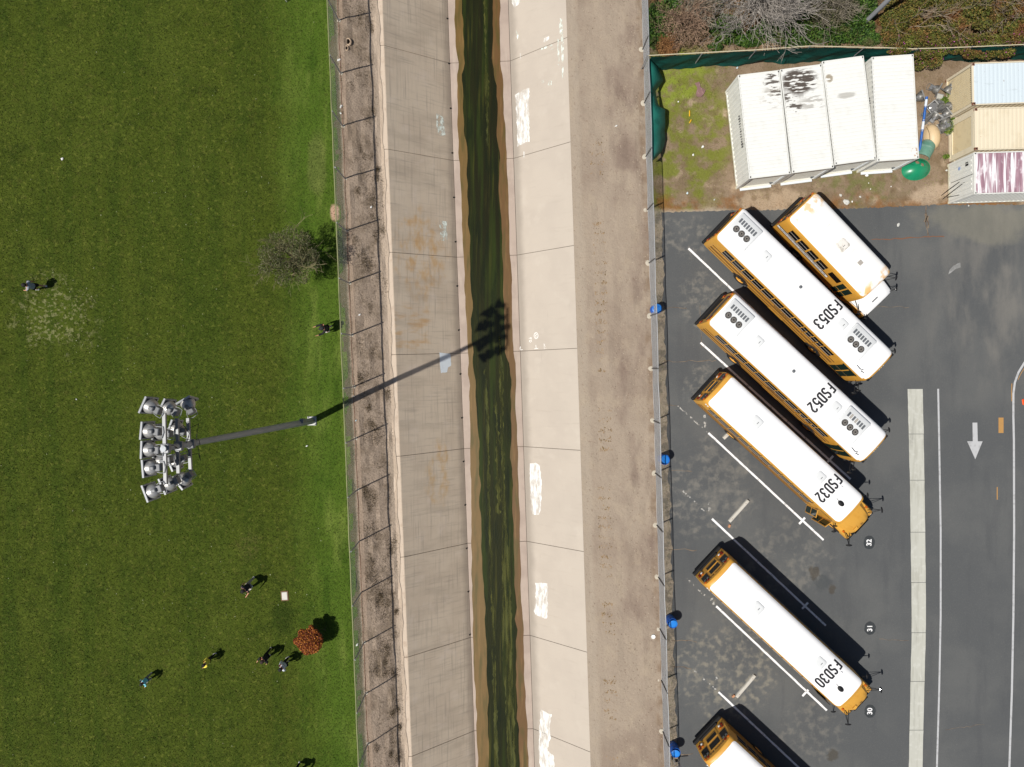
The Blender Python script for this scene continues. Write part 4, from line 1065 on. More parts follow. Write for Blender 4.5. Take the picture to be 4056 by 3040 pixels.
def transit_bus(name, label, num, damaged=False):
    L = 12.3; t = thing(name, label, 'bus', group='yellow school buses in the lot')
    st = [(0.0, 0.95, 0.10), (0.06, 0.985, 0.03), (0.25, 1, 0), (L - 0.5, 1, 0), (L - 0.22, 0.99, 0.02), (L - 0.08, 0.955, 0.06), (L, 0.90, 0.14)]
    bus_common(t, L, st, 4, B_WHITE, 0.06, L - 0.12, ((3.15, 0.5), (9.35, 0.5)), B_RIMY)
    windows(t, 1.05, 11, 0.815, 0.755)
    for s in (-1, 1):
        for z, h in ((0.82, 0.05), (1.18, 0.05), (1.32, 0.04), (1.68, 0.05)):
            mb = MB(); side_panel(mb, 0.35, L - 1.8, z, z + h, s, 0, 0.022); mb.build('rub_rail', B_RAIL, t)
        mb = MB(); mb.box((L / 2, s * (W2 + 0.005), 0.62), (1.2, 0.012, 0.26)); mb.build('luggage_door', B_YEL, t)
    # entry door with two glazed leaves on the kerb side, driver window on the other
    mb = MB(); side_panel(mb, L - 1.62, L - 0.52, 0.62, 2.5, -1, 0, 0.012); dr = mb.build('door', B_BLACK, t)
    for x0 in (L - 1.57, L - 1.03):
        for z0, z1 in ((0.72, 1.5), (1.56, 2.44)):
            mb = MB(); side_panel(mb, x0, x0 + 0.45, z0, z1, -1, 0.010, 0.018); mb.build('door_glass', B_GREENG, dr)
    mb = MB(); side_panel(mb, L - 1.5, L - 0.6, 1.8, 2.44, 1, 0, 0.01); mb.build('window', B_GLASS, t)
    # front
    mb = MB(); mb.prism([(-0.98, 1.5), (0.98, 1.5), (1.0, 2.5), (-1.0, 2.5)], 0, 0.012, Matrix.Translation((L + 0.004, 0, 0)) @ Matrix(((0, 0, 1, 0), (1, 0, 0, 0), (0, 1, 0, 0), (0, 0, 0, 1)))); mb.build('windshield', B_GLASS, t)
    mb = MB(); mb.bbox((L + 0.08, 0, 0.62), (0.2, 2.36, 0.26), 0.05); mb.build('front_bumper', B_BLACK, t)
    for y, m in ((-0.95, B_AMBER), (-0.78, B_RED), (0.78, B_RED), (0.95, B_AMBER)):
        mb = MB(); mb.bbox((L - 0.02, y, 2.77), (0.14, 0.15, 0.12), 0.02); mb.build('warning_lamp', B_BLACK, t)
    for y in (-0.16, 0.0, 0.16):
        mb = MB(); mb.bbox((L - 0.01, y, 2.86), (0.09, 0.07, 0.05), 0.015); mb.build('marker_lamp', B_CLEAR, t)
    for y in (-0.8, 0.8):
        mb = MB(); mb.lathe([(0.13, 0), (0.12, 0.03), (0, 0.05)], 12, Matrix.Translation((L + 0.004, y, 1.0)) @ Matrix.Rotation(math.pi / 2, 4, 'Y')); mb.build('headlight', B_CLEAR, t)
    mirror(t, (L - 0.12, -1.0, 2.1), (L + 0.35, -1.72, 1.7), 0.17, ((0, 0, 0.1), (-0.3, 0, -0.1)))
    mirror(t, (L - 0.12, 1.0, 2.1), (L + 0.35, 1.62, 1.7), 0.17, ((0, 0, 0.1), (-0.3, 0, -0.1)))
    mirror(t, (L + 0.02, -0.8, 1.3), (L + 0.55, -1.35, 1.45), 0.15)
    # rear
    mb = MB(); mb.bbox((-0.07, 0, 0.62), (0.2, 2.4, 0.26), 0.05); mb.build('rear_bumper', B_BLACK, t)
    for y0, y1, z0, z1 in ((-0.9, 0.9, 1.9, 2.4), (-0.8, 0.8, 0.85, 1.55)):
        mb = MB(); mb.box((-0.004, (y0 + y1) / 2, (z0 + z1) / 2), (0.03, y1 - y0, z1 - z0)); mb.build('rear_window' if z0 > 1.7 else 'engine_grille', B_GLASS if z0 > 1.7 else B_UNDER, t)
    rear_lamps(t, -0.01, [(-0.98, 2.62, B_AMBER), (-0.74, 2.62, B_RED), (0.74, 2.62, B_RED), (0.98, 2.62, B_AMBER), (-1.0, 1.3, B_RED), (1.0, 1.3, B_RED), (-1.0, 1.05, B_AMBER), (1.0, 1.05, B_AMBER)])
    ac_unit(t, 0.98, 0.02); ac_unit(t, 10.2, 0.02, damaged)
    hatch(t, 2.9, -0.1, 0.6, 0.6); hatch(t, 8.85, 0.15, 0.6, 0.6)
    dome(t, 5.6, 0.05); dome(t, 11.0, 0.62, 0.12, B_WHITE)
    # stop arm kept folded on the driver side is hidden; the yellow crossing bar shows by the door side
    for gx in (7.85, 8.75):
        mb = MB(); mb.box((gx, -W2 - 0.05, 1.9), (0.03, 0.07, 0.9)); mb.build('emergency_door_guard', B_YEL, t)
    roof_text(num, 7.55, t)
    text_on_side(t, -1, 'SCHOOL DISTRICT', 6.2, 1.5, 0.17)
    mb = MB(); mb.tube([(11.15, -0.85, 2.95), (11.45, -0.9, 2.98), (11.6, -0.8, 2.99), (11.55, -0.95, 2.97), (11.75, -0.9, 2.97)], 0.03, 5); mb.build('roof_strap', B_GREY, t)
    return t
def hood_bus(name, label, num, door_open):
    L = 10.88; t = thing(name, label, 'bus', group='yellow school buses in the lot')
    st = [(0.0, 0.96, 0.16), (0.07, 0.985, 0.08), (0.3, 1, 0.0), (L - 0.3, 1, 0.0), (L - 0.08, 0.97, 0.03), (L, 0.93, 0.08)]
    bus_common(t, L, st, 5, B_WHITE, 0.22, L - 0.16, ((3.2, 0.5),), B_RIMY)
    windows(t, 0.75, 10, 0.83, 0.77)
    for s in (-1, 1):
        for z, h in ((0.62, 0.06), (0.98, 0.05), (1.30, 0.05), (1.66, 0.05)):
            mb = MB(); side_panel(mb, 0.25, L - 1.6, z, z + h, s, 0, 0.022); mb.build('rub_rail', B_RAIL, t)
        for i in range(11):
            mb = MB(); side_panel(mb, 0.60 + i * 0.83, 0.66 + i * 0.83, 2.46, 2.60, s, 0.0, 0.028); mb.build('drip_clip', B_RAIL, t)
    # hood, cowl, fenders
    def hs(x, w, zt, zl):
        return [Vector((x, -w, 0.55)), Vector((x, -w, zl)), Vector((x, -w + 0.10, zl + 0.10)), Vector((x, -w * 0.72, zt - 0.05)), Vector((x, -w * 0.45, zt)), Vector((x, w * 0.45, zt)), Vector((x, w * 0.72, zt - 0.05)), Vector((x, w - 0.10, zl + 0.10)), Vector((x, w, zl)), Vector((x, w, 0.55))]
    mb = MB(); mb.loft([hs(L - 0.05, 1.12, 1.70, 1.30), hs(L + 0.6, 1.10, 1.62, 1.22), hs(L + 1.2, 1.02, 1.52, 1.14), hs(L + 1.58, 0.92, 1.42, 1.05), hs(L + 1.76, 0.78, 1.28, 0.95)], closed=True, cap0=True, cap1=True)
    h = mb.build('hood', B_YEL, t, True)
    mb = MB(); mb.prism([(-0.16, 0), (0.16, 0), (0.10, 0.16), (-0.10, 0.16)], 0, 0.03, Matrix.Translation((L + 1.45, -0.42, 1.485)) @ Matrix.Rotation(-math.pi / 2, 4, 'Z')); mb.build('hood_scoop', B_YEL, h)
    for y in (-0.55, 0.55):
        mb = MB(); mb.bbox((L + 0.18, y, 1.685), (0.16, 0.2, 0.05), 0.02); mb.build('wiper_pivot', B_BLACK, h)
    if num:
        o = link('hood_number', text_mesh(num[-2:], 0.20, B_INK, 0.0, 0.8, 'hood_number'), h); o.location = (L + 1.62, 0.05, 1.468); o.rotation_euler = (0, 0.24, -math.pi / 2)
    for s in (-1, 1):
        mb = MB()
        sec = lambda x, zt: [Vector((x, s * 0.78, 0.5)), Vector((x, s * 0.80, zt)), Vector((x, s * 1.08, zt - 0.03)), Vector((x, s * 1.16, zt - 0.14)), Vector((x, s * 1.17, 0.62))]
        mb.loft([sec(L - 0.1, 1.12), sec(L + 0.45, 1.24), sec(L + 1.1, 1.26), sec(L + 1.6, 1.16), sec(L + 1.86, 0.98)], closed=True, cap0=True, cap1=True)
        f = mb.build('fender', B_YEL, t, True)
        mb = MB(); arc = [(L + 0.75 + 0.62 * math.cos(a), max(0.42, 0.5 + 0.6 * math.sin(a))) for a in np.linspace(0, math.pi, 14)]
        mb.poly([Vector((px, s * 1.176, pz)) for px, pz in arc]); mb.build('wheel_arch', B_UNDER, f)
        wheel(t, L + 0.75, s * 1.06, 0.5, B_RIMY, s)
        mb = MB(); mb.lathe([(0.12, 0), (0.11, 0.04), (0, 0.06)], 12, Matrix.Translation((L + 1.86, s * 0.95, 0.82)) @ Matrix.Rotation(math.pi / 2, 4, 'Y')); mb.build('headlight', B_CLEAR, t)
        mb = MB(); mb.bbox((L + 1.2, s * 1.02, 1.28), (0.14, 0.12, 0.06), 0.02); mb.build('turn_lamp', B_AMBER, t)
        # crossview mirrors on long arms
        mirror(t, (L + 1.4, s * 0.92, 1.15), (L + 1.84, s * 1.45, 1.62), 0.20, ((0, 0, 0), (0.12, -s * 0.18, -0.05), (-0.25, 0, 0.05)), 0.55)
        mirror(t, (L - 0.02, s * 1.0, 1.95), (L + 0.45, s * 1.48, 1.9), 0.16, ((0, 0, 0.15), (0, 0, -0.2)), 0.7)
        mb = MB(); mb.bbox((L + 0.06, s * 0.98, 1.78), (0.12, 0.16, 0.10), 0.03); mb.build('cowl_lamp', B_CLEAR, t)
    mb = MB(); mb.bbox((L + 1.98, 0, 0.62), (0.18, 2.3, 0.26), 0.05); mb.build('front_bumper', B_BLACK, t)
    mb = MB(); mb.box((L + 1.93, 0, 0.92), (0.02, 1.2, 0.35)); mb.build('grille', B_BLACK, t)
    mb = MB(); mb.prism([(-1.02, 1.68), (1.02, 1.68), (1.0, 2.48), (-1.0, 2.48)], 0, 0.012, Matrix.Translation((L + 0.006, 0, 0)) @ Matrix(((0, 0, 1, 0), (1, 0, 0, 0), (0, 1, 0, 0), (0, 0, 0, 1)))); mb.build('windshield', B_GLASS, t)
    for y, m in ((-0.9, B_AMBER), (-0.72, B_RED), (0.72, B_RED), (0.9, B_AMBER)):
        mb = MB(); mb.bbox((L - 0.02, y, 2.66), (0.10, 0.14, 0.12), 0.02); mb.build('warning_lamp', m, t)
    # door
    x0 = L - 1.35
    mb = MB(); side_panel(mb, x0, x0 + 1.0, 0.6, 2.5, -1, 0, 0.008); mb.build('doorway', B_UNDER, t)
    for i, (hx, sg) in enumerate(((x0, 1), (x0 + 1.0, -1))):
        mb = MB(); mb.box((sg * 0.245, 0, 0), (0.49, 0.035, 1.86)); d = mb.build('door', B_YEL if door_open else B_BLACK, t)
        for z0, z1 in ((-0.86, -0.1), (0.02, 0.86)):
            mb = MB(); mb.box((sg * 0.245, 0, (z0 + z1) / 2), (0.38, 0.05, z1 - z0)); mb.build('door_glass', B_GREENG, d)
        d.location = (hx, -W2 - 0.015, 1.55)
        d.rotation_euler = (0.06, 0, (-sg * math.radians(62 if i == 0 else 78)) if door_open else 0)
    # rear: emergency door, windows, high-backed seats showing, lamps and lettering
    mb = MB(); mb.bbox((-0.09, 0, 0.58), (0.2, 2.42, 0.28), 0.05); mb.build('rear_bumper', B_BLACK, t)
    mb = MB(); mb.bbox((-0.06, 0, 0.78), (0.14, 1.5, 0.16), 0.03); mb.build('rear_step', B_BLACK, t)
    mb = MB(); mb.box((-0.012, 0, 1.62), (0.03, 0.98, 1.7)); ed = mb.build('emergency_door', B_YEL, t)
    for z0, z1 in ((1.86, 2.36), (1.24, 1.56)):
        mb = MB(); mb.bbox((-0.03, 0, (z0 + z1) / 2), (0.02, 0.78, z1 - z0), 0.005); mb.build('rear_window', B_GLASS, ed)
    mb = MB(); mb.box((-0.04, 0, 1.70), (0.03, 0.9, 0.03)); mb.build('door_bar', B_YEL, ed)
    for s in (-1, 1):
        mb = MB(); mb.bbox((-0.012, s * 0.80, 2.02), (0.03, 0.48, 0.66), 0.005); w = mb.build('rear_window', B_GLASS, t)
        for k in (-1, 1):
            mb = MB(); mb.bbox((-0.03, s * 0.80 + k * 0.11, 2.34), (0.05, 0.15, 0.14), 0.02); mb.build('seat_back', B_GREY, w)
    rear_lamps(t, -0.008, [(s * a, z, m) for s in (-1, 1) for a, z, m in ((0.98, 1.38, B_RED), (0.78, 1.38, B_AMBER), (0.98, 1.12, B_RED), (0.78, 1.12, B_CLEAR))], 0.085)
    rear_lamps(t, -0.02, [(s * a, 2.60, m) for s in (-1, 1) for a, m in ((0.98, B_AMBER), (0.74, B_RED))], 0.09)
    o = link('lettering', text_mesh('SCHOOL BUS', 0.2, B_INK, 0.004, 1.0), t); o.location = (-0.02, 0, 2.56); o.rotation_euler = (math.pi / 2 - 0.12, 0, -math.pi / 2)
    o = link('lettering', text_mesh('EMERGENCY DOOR', 0.09, B_INK, 0.001, 1.0), ed); o.location = (-0.034, 0, 1.145); o.rotation_euler = (math.pi / 2, 0, -math.pi / 2)
    o = link('lettering', text_mesh('UNLAWFUL TO PASS  STOP WHEN RED LIGHTS FLASH', 0.055, B_INK, 0.001, 0.6), ed); o.location = (-0.034, 0, 1.79); o.rotation_euler = (math.pi / 2, 0, -math.pi / 2)
    hatch(t, 3.05, 0.0, 0.68, 0.68); hatch(t, 8.0, 0.15, 0.62, 0.62)
    dome(t, 9.35, 0.55, 0.11, B_WHITE)
    mb = MB(); mb.lathe([(0.0, 0.07), (0.10, 0.06), (0.17, 0.02), (0.17, -0.02)], 16, Matrix.Translation((9.95, -0.15, roof_z(0.15) + 0.02)), 1.25, 0.85); mb.build('strobe_lamp', B_BLACK, t, True)
    mb = MB(); mb.tube([(9.55, -0.1, roof_z(0.1) + 0.02), (9.8, -0.14, roof_z(.14) + 0.03)], 0.015, 5); mb.build('strobe_cable', B_GREY, t)
    for x in (0.25, 0.4):
        mb = MB(); mb.bbox((x, -1.15, 2.66), (0.1, 0.06, 0.06), 0.01); mb.build('marker_lamp', B_CLEAR, t)
    if num: roof_text(num, 8.52, t)
    text_on_side(t, -1, 'SCHOOL DISTRICT', 5.2, 1.5, 0.17); text_on_side(t, 1, 'SCHOOL DISTRICT', 5.2, 1.5, 0.17)
    return t
def short_bus(name, label):
    L = 6.45; t = thing(name, label, 'bus', group='yellow school buses in the lot')
    st = [(0.0, 0.97, 0.10), (0.07, 0.99, 0.04), (0.3, 1, 0.0), (L - 0.3, 1, 0.0), (L - 0.08, 0.98, 0.04), (L, 0.95, 0.12)]
    bus_common(t, L, st, 5, B_WHITES, 0.06, L - 0.02, ((2.2, 0.42),), B_RIMG)
    windows(t, 0.75, 4, 0.80, 0.68, 1.74, 2.40)
    mb = MB(); side_panel(mb, 4.15, 4.95, 1.86, 2.40, -1, -0.01, 0.008); w = mb.build('window', B_GLASS, t)
    for s in (-1, 1):
        mb = MB(); side_panel(mb, 0.04, 4.35, 1.36, 1.62, s, 0, 0.012); b = mb.build('name_band', B_WHITE, t)
        for z in (1.30, 1.63):
            mb = MB(); side_panel(mb, 0.04, 4.35, z, z + 0.05, s, 0, 0.02); mb.build('rub_rail', B_BLACK, t)
        text_on_side(t, s, 'FULLERTON SCHOOL DISTRICT MOBILE EMERGENCY OPERATIONS CENTER', 2.2, 1.49, 0.165, B_INK, 0.016, 0.70)
    mb = MB(); side_panel(mb, 5.05, 5.95, 0.55, 2.45, -1, 0, 0.012); dr = mb.build('door', B_YEL, t)
    for x0 in (5.10, 5.55):
        for z0, z1 in ((0.7, 1.42), (1.5, 2.38)):
            mb = MB(); side_panel(mb, x0, x0 + 0.36, z0, z1, -1, 0.010, 0.018); mb.build('door_glass', B_GREENG, dr)
    def hs(x, w, zt, zl):
        return [Vector((x, -w, 0.5)), Vector((x, -w, zl)), Vector((x, -w * 0.86, zt - 0.03)), Vector((x, -w * 0.6, zt)), Vector((x, w * 0.6, zt)), Vector((x, w * 0.86, zt - 0.03)), Vector((x, w, zl)), Vector((x, w, 0.5))]
    mb = MB(); mb.loft([hs(L - 0.05, 1.12, 1.45, 1.3), hs(L + 0.6, 1.08, 1.40, 1.25), hs(L + 1.15, 1.04, 1.34, 1.2), hs(L + 1.32, 1.0, 1.22, 1.1)], closed=True, cap0=True, cap1=True)
    h = mb.build('hood', B_WHITE, t, True)
    mb = MB(); mb.box((L + 0.92, -0.08, 1.385), (0.07, 0.42, 0.012), Matrix.Rotation(0.1, 3, 'Y')); mb.build('hood_badge', B_GREY, h)
    for s in (-1, 1):
        mb = MB(); sec = lambda x, zt: [Vector((x, s * 0.85, 0.48)), Vector((x, s * 0.85, zt)), Vector((x, s * 1.12, zt - 0.03)), Vector((x, s * 1.17, zt - 0.12)), Vector((x, s * 1.17, 0.55))]
        mb.loft([sec(L - 0.1, 1.05), sec(L + 0.5, 1.1), sec(L + 1.0, 1.08), sec(L + 1.3, 0.95)], closed=True, cap0=True, cap1=True); f = mb.build('fender', B_YEL, t, True)
        wheel(t, L + 0.35, s * 1.08, 0.42, B_RIMG, s, 0.24)
        mirror(t, (L + 0.1, s * 1.05, 1.6), (L + 0.75, s * 1.5, 1.75), 0.17, ((0, 0, 0), (0.3, -s * 0.1, -0.2)), 0.6)
        mirror(t, (L + 1.1, s * 0.95, 1.1), (L + 1.35, s * 1.25, 1.35), 0.14, ((0, 0, 0), (0.1, -s * 0.15, 0)), 0.6)
        mb = MB(); mb.lathe([(0.12, 0), (0.11, 0.03), (0, 0.05)], 12, Matrix.Translation((L + 1.31, s * 0.8, 0.85)) @ Matrix.Rotation(math.pi / 2, 4, 'Y')); mb.build('headlight', B_CLEAR, t)
    mb = MB(); mb.bbox((L + 1.42, 0, 0.55), (0.18, 2.2, 0.22), 0.04); mb.build('front_bumper', B_BLACK, t)
    mb = MB(); mb.prism([(-1.02, 1.5), (1.02, 1.5), (1.0, 2.42), (-1.0, 2.42)], 0, 0.012, Matrix.Translation((L + 0.006, 0, 0)) @ Matrix(((0, 0, 1, 0), (1, 0, 0, 0), (0, 1, 0, 0), (0, 0, 0, 1)))); mb.build('windshield', B_GLASS, t)
    mb = MB(); mb.bbox((-0.08, 0, 0.58), (0.2, 2.4, 0.26), 0.05); mb.build('rear_bumper', B_BLACK, t)
    for y, w in ((-0.78, 0.5), (0, 0.8), (0.78, 0.5)):
        mb = MB(); mb.bbox((-0.012, y, 2.05), (0.03, w, 0.62), 0.005); mb.build('rear_window', B_GLASS, t)
    mb = MB(); mb.bbox((-0.012, 0, 1.3), (0.03, 0.8, 0.5), 0.005); mb.build('rear_window', B_GLASS, t)
    rear_lamps(t, -0.01, [(s * a, z, m) for s in (-1, 1) for a, z, m in ((0.98, 1.3, B_RED), (0.78, 1.3, B_AMBER), (0.98, 2.6, B_AMBER), (0.74, 2.6, B_RED))], 0.085)
    for y in (-0.42, 0.42):
        mb = MB(); mb.box((3.0, y, roof_z(y) + 0.02), (4.3, 0.05, 0.04)); mb.build('roof_rail', B_WHITE, t)
    for x in (1.9, 3.95):
        mb = MB(); mb.box((x, 0, roof_z(0) + 0.012), (0.012, 0.86, 0.016)); mb.build('roof_seam', B_SASH, t)
    hatch(t, 3.3, 0.0, 0.66, 0.72, MAT('dirty_hatch', srgb(226, 222, 214), [(srgb(170, 164, 152), [('noise', 4, 5, 0.5, 0.66, 1)], 0.7)], rough=0.6, coord='obj'))
    mb = MB(); mb.bbox((4.75, 0.05, roof_z(0) + 0.02), (0.26, 0.26, 0.08), 0.02); mb.build('roof_vent', B_SASH, t)
    return t
b53 = transit_bus('school_bus', 'flat fronted yellow school bus with roof number FSD53', 'FSD53'); b53.scale = (1, 1.05, 1.05); place(b53, (2895, 876), (3483, 1444), 3.18, x_rear=0.03)
b52 = transit_bus('school_bus', 'flat fronted yellow school bus with roof number FSD52', 'FSD52', True); b52.scale = (1, 1.05, 1.05); place(b52, (2863, 1217), (3473, 1780), 3.18, x_rear=0.03)
b32 = hood_bus('school_bus', 'yellow school bus with hood, roof number FSD32, its door standing open', 'FSD32', True); place(b32, (2854, 1545), (3369, 2016), x_rear=0.22)
b30 = hood_bus('school_bus', 'yellow school bus with hood and roof number FSD30', 'FSD30', False); place(b30, (2860, 2281), (3361, 2745), x_rear=0.22)
b29 = hood_bus('school_bus', 'yellow school bus cut off by the bottom edge, only its rear showing', '', False); place(b29, (2860, 2989), (3361, 3453), x_rear=0.22)
bsh = short_bus('short_school_bus', 'short yellow bus with white hood and stained white roof'); bsh.scale = (1, 1.04, 1); place(bsh, (3184, 813), (3468, 1112), x_rear=0.06)
# ------------------------------------------------------------------ shipping containers
C_WH = MAT('white_container_paint', srgb(224, 224, 218), [
    (srgb(206, 206, 198), [('noise', 1.2, 5, 0.5, 0.72, 1)], 0.5), (srgb(206, 198, 150), [('axis', (0, 0, 1), 0.35, 0.0, 0.3, 1.5)], 0.6)], rough=0.55, coord='obj')
def stained_white(name, blobs, stain, nsc):
    return MAT(name, srgb(228, 228, 223), [(srgb(214, 214, 207), [('noise', 1.5, 5, 0.5, 0.72, 1)], 0.5)] +
        [(c, [('blob', p, r, 0.5, 1.3), ('noise', nsc, 4, lo, lo + 0.05, sd)], am) for p, r, lo, sd, am, c in blobs], rough=0.55, coord='obj')
RUSTB = srgb(66, 54, 44)
C_RFA = stained_white('white_roof_rust_spots', [((1.0, 2.3, 2.6), (0.8, 1.1, 1), 0.50, 2, 0.9, RUSTB), ((0.7, 1.5, 2.6), (0.9, 0.8, 1), 0.56, 3, 0.5, srgb(150, 142, 130))], RUSTB, (1.6, 5.5, 1))
C_RFB = stained_white('white_roof_rust_patches', [((-0.2, 2.2, 2.6), (1.2, 0.95, 1), 0.44, 4, 0.95, RUSTB), ((0.55, 0.9, 2.6), (1.0, 0.5, 1), 0.5, 6, 0.5, srgb(120, 112, 100)), ((-0.7, 1.2, 2.6), (0.6, 0.9, 1), 0.52, 7, 0.9, RUSTB)], RUSTB, (1.3, 5.2, 1))
C_RFC = stained_white('white_roof_clean', [((0.0, 0.9, 2.6), (0.6, 0.2, 1), 0.42, 4, 0.6, srgb(150, 146, 136)), ((-0.9, 2.0, 2.6), (0.25, 0.3, 1), 0.45, 5, 0.8, srgb(140, 124, 96))], RUSTB, (1.3, 5.0, 1))
C_RFG = MAT('white_roof_maroon_wear', srgb(236, 232, 234), [
    (srgb(140, 96, 112), [('axis', (0, 1, 0), 3.2, 2.4, 1.0, 1.3), ('noise', (1.2, 2.0, 1), 5, 0.30, 0.48, 2), ('noise', (0.25, 4.6, 0.2), 2, 0.42, 0.52, 12)], 0.9),
    (srgb(176, 146, 156), [('noise', (1.2, 5.0, 1), 5, 0.5, 0.64, 5)], 0.5)], rough=0.6, coord='obj')
C_BLUE = MAT('pale_blue_roof', srgb(204, 216, 222), [(srgb(170, 180, 182), [('noise', (2.5, 0.8, 1), 5, 0.6, 0.72, 2)], 0.6), (srgb(130, 104, 80), [('noise', 3.5, 5, 0.68, 0.76, 3)], 0.7)], rough=0.55, coord='obj')
C_CREAM = MAT('cream_container_paint', srgb(222, 210, 184), [(srgb(206, 192, 162), [('noise', 1.3, 5, 0.5, 0.7, 1)], 0.5), (srgb(160, 110, 80), [('noise', 4.5, 5, 0.70, 0.78, 3)], 0.7)], rough=0.6, coord='obj')
C_CRSIDE = MAT('cream_siding', srgb(216, 200, 164), [(srgb(196, 178, 142), [('noise', 2, 5, 0.5, 0.7, 1)], 0.5)], rough=0.65, coord='obj')
C_RUST = MAT('rusty_casting', srgb(120, 74, 52), [(srgb(196, 180, 160), [('noise', 8, 4, 0.5, 0.62, 2)], 0.8)], rough=0.85, coord='obj')
C_DOORG = MAT('grey_roller_door', srgb(204, 202, 192), rough=0.5, coord='obj')
C_HEAD = MAT('weathered_door_header', srgb(206, 196, 178), [(srgb(150, 96, 62), [('noise', (2, 6, 6), 5, 0.5, 0.62, 1)], 0.8), (srgb(110, 106, 98), [('noise', (3, 8, 8), 5, 0.56, 0.68, 2)], 0.7)], rough=0.7, coord='obj')
C_SILL = MAT('pale_threshold', srgb(220, 226, 230), rough=0.5)
C_INK = MAT('faded_container_lettering', srgb(104, 104, 106), rough=0.8)
def corr(mb, L, W, z, pitch, amp, axis):
    """trapezoid sheet: ridges across W, marching along L (centred)"""
    n = int(L / pitch); xs = []; k = L / n
    for i in range(n):
        a = -L / 2 + i * k
        for f, h in ((0.0, 0), (0.30, 0), (0.42, 1), (0.88, 1)): xs.append((a + f * k, h * amp))
    xs.append((L / 2, 0))
    A = [axis(t, -W / 2, h) for t, h in xs]; B = [axis(t, W / 2, h) for t, h in xs]
    mb.strip(A, B)
def container(name, label, L, roofmat, wallmat, south, H=2.59, W=2.44, pitch_r=0.21, group=None, amp_r=0.016):
    t = thing(name, label, 'container', group=group)
    mb = MB(); corr(mb, L - 0.16, W - 0.14, H, pitch_r, amp_r, lambda a, b, h: Vector((b, a, H - 0.03 + h))); mb.build('roof', roofmat, t)
    for s in (-1, 1):
        mb = MB(); corr(mb, L - 0.3, H - 0.36, 0, 0.28, 0.034, lambda a, b, h: Vector((s * (W / 2 - 0.045 + h - 0.01), a, H / 2 + 0.02 + b))); mb.build('side_wall', wallmat, t)
        mb = MB(); mb.box((s * (W / 2 - 0.03), 0, H - 0.045), (0.06, L - 0.3, 0.07)); mb.build('top_rail', wallmat, t)
        mb = MB(); mb.box((s * (W / 2 - 0.03), 0, 0.17), (0.058, L - 0.3, 0.16)); mb.build('bottom_rail', wallmat, t)
        for e in (-1, 1):
            mb = MB(); mb.box((s * (W / 2 - 0.075), e * (L / 2 - 0.075), H / 2), (0.145, 0.145, H - 0.24)); mb.build('corner_post', wallmat, t)
            for z in (0.06, H - 0.055):
                mb = MB(); mb.bbox((s * (W / 2 - 0.078), e * (L / 2 - 0.088), z), (0.162, 0.178, 0.118), 0.01); mb.mi = 1
                if z > 1: mb.box((s * (W / 2 - 0.078), e * (L / 2 - 0.088), z + 0.0605), (0.06, 0.10, 0.004))
                mb.build('corner_casting', [C_RUST if wallmat is not C_WH else C_WH, B_UNDER], t)
    for e in (-1, 1):
        mb = MB(); mb.box((0, e * (L / 2 - 0.05), H - 0.05), (W - 0.32, 0.1, 0.09)); mb.build('end_header', wallmat, t)
        mb = MB(); mb.box((0, e * (L / 2 - 0.05), 0.14), (W - 0.32, 0.1, 0.14)); mb.build('end_sill', wallmat, t)
    mb = MB(); corr(mb, W - 0.34, H - 0.34, 0, 0.26, 0.03, lambda a, b, h: Vector((a, L / 2 - 0.06 + h, H / 2 + 0.02 + b))); mb.build('end_wall', wallmat, t)
    if south == 'roller':
        mb = MB(); corr(mb, H - 0.62, W - 0.42, 0, 0.10, 0.016, lambda a, b, h: Vector((b, -L / 2 + 0.10 - h, H / 2 - 0.06 + a))); d = mb.build('roller_door', C_DOORG, t)
        mb = MB(); mb.box((0.78, -L / 2 + 0.05, 0.55), (0.16, 0.05, 0.10)); mb.box((0.78, -L / 2 + 0.02, 0.49), (0.05, 0.05, 0.16)); mb.build('door_latch', B_GREY, d)
        mb = MB(); mb.box((0, -L / 2 + 0.05, H - 0.22), (W - 0.34, 0.08, 0.22)); mb.build('door_header', C_HEAD, t)
        mb = MB(); mb.bbox((-0.02, -L / 2 - 0.06, 0.10), (W - 0.5, 0.16, 0.10), 0.02); mb.build('threshold', C_SILL, t)
        for s in (-1, 1):
            mb = MB(); mb.box((s * (W / 2 - 0.19), -L / 2 + 0.045, H / 2), (0.06, 0.07, H - 0.5)); mb.build('door_jamb', C_SILL, t)
    elif south == 'doors':
        for s in (-1, 1):
            mb = MB(); mb.box((s * 0.54, -L / 2 + 0.03, H / 2), (1.04, 0.05, H - 0.3)); d = mb.build('cargo_door', wallmat, t)
            for k in (-0.3, 0.0, 0.3):
                mb = MB(); mb.box((s * 0.54 + k, -L / 2 - 0.006, H / 2), (0.10, 0.03, H - 0.5)); mb.build('door_rib', C_WH, d)
            for k in (-0.2, 0.25):
                mb = MB(); mb.tube([(s * 0.54 + k, -L / 2 - 0.04, 0.2), (s * 0.54 + k, -L / 2 - 0.04, H - 0.2)], 0.018, 6); mb.build('locking_bar', C_WH, d)
        mb = MB(); mb.box((-0.72, -L / 2 - 0.012, 1.95), (0.22, 0.02, 0.26)); mb.build('plate', B_UNDER, t)
        mb = MB(); mb.lathe([(0.12, 0), (0.12, 0.006), (0, 0.006)], 14, Matrix.Translation((-0.65, -L / 2 - 0.03, 1.25)) @ Matrix.Rotation(math.pi / 2, 4, 'X')); mb.build('round_emblem', MAT('blue_emblem', srgb(150, 170, 210), rough=0.6), t)
    elif south == 'siding':
        mb = MB(); corr(mb, W - 0.36, H - 0.4, 0, 0.11, 0.02, lambda a, b, h: Vector((a, -L / 2 + 0.05 - h, H / 2 + b))); mb.build('end_wall', C_CRSIDE, t)
    elif south == 'inset':
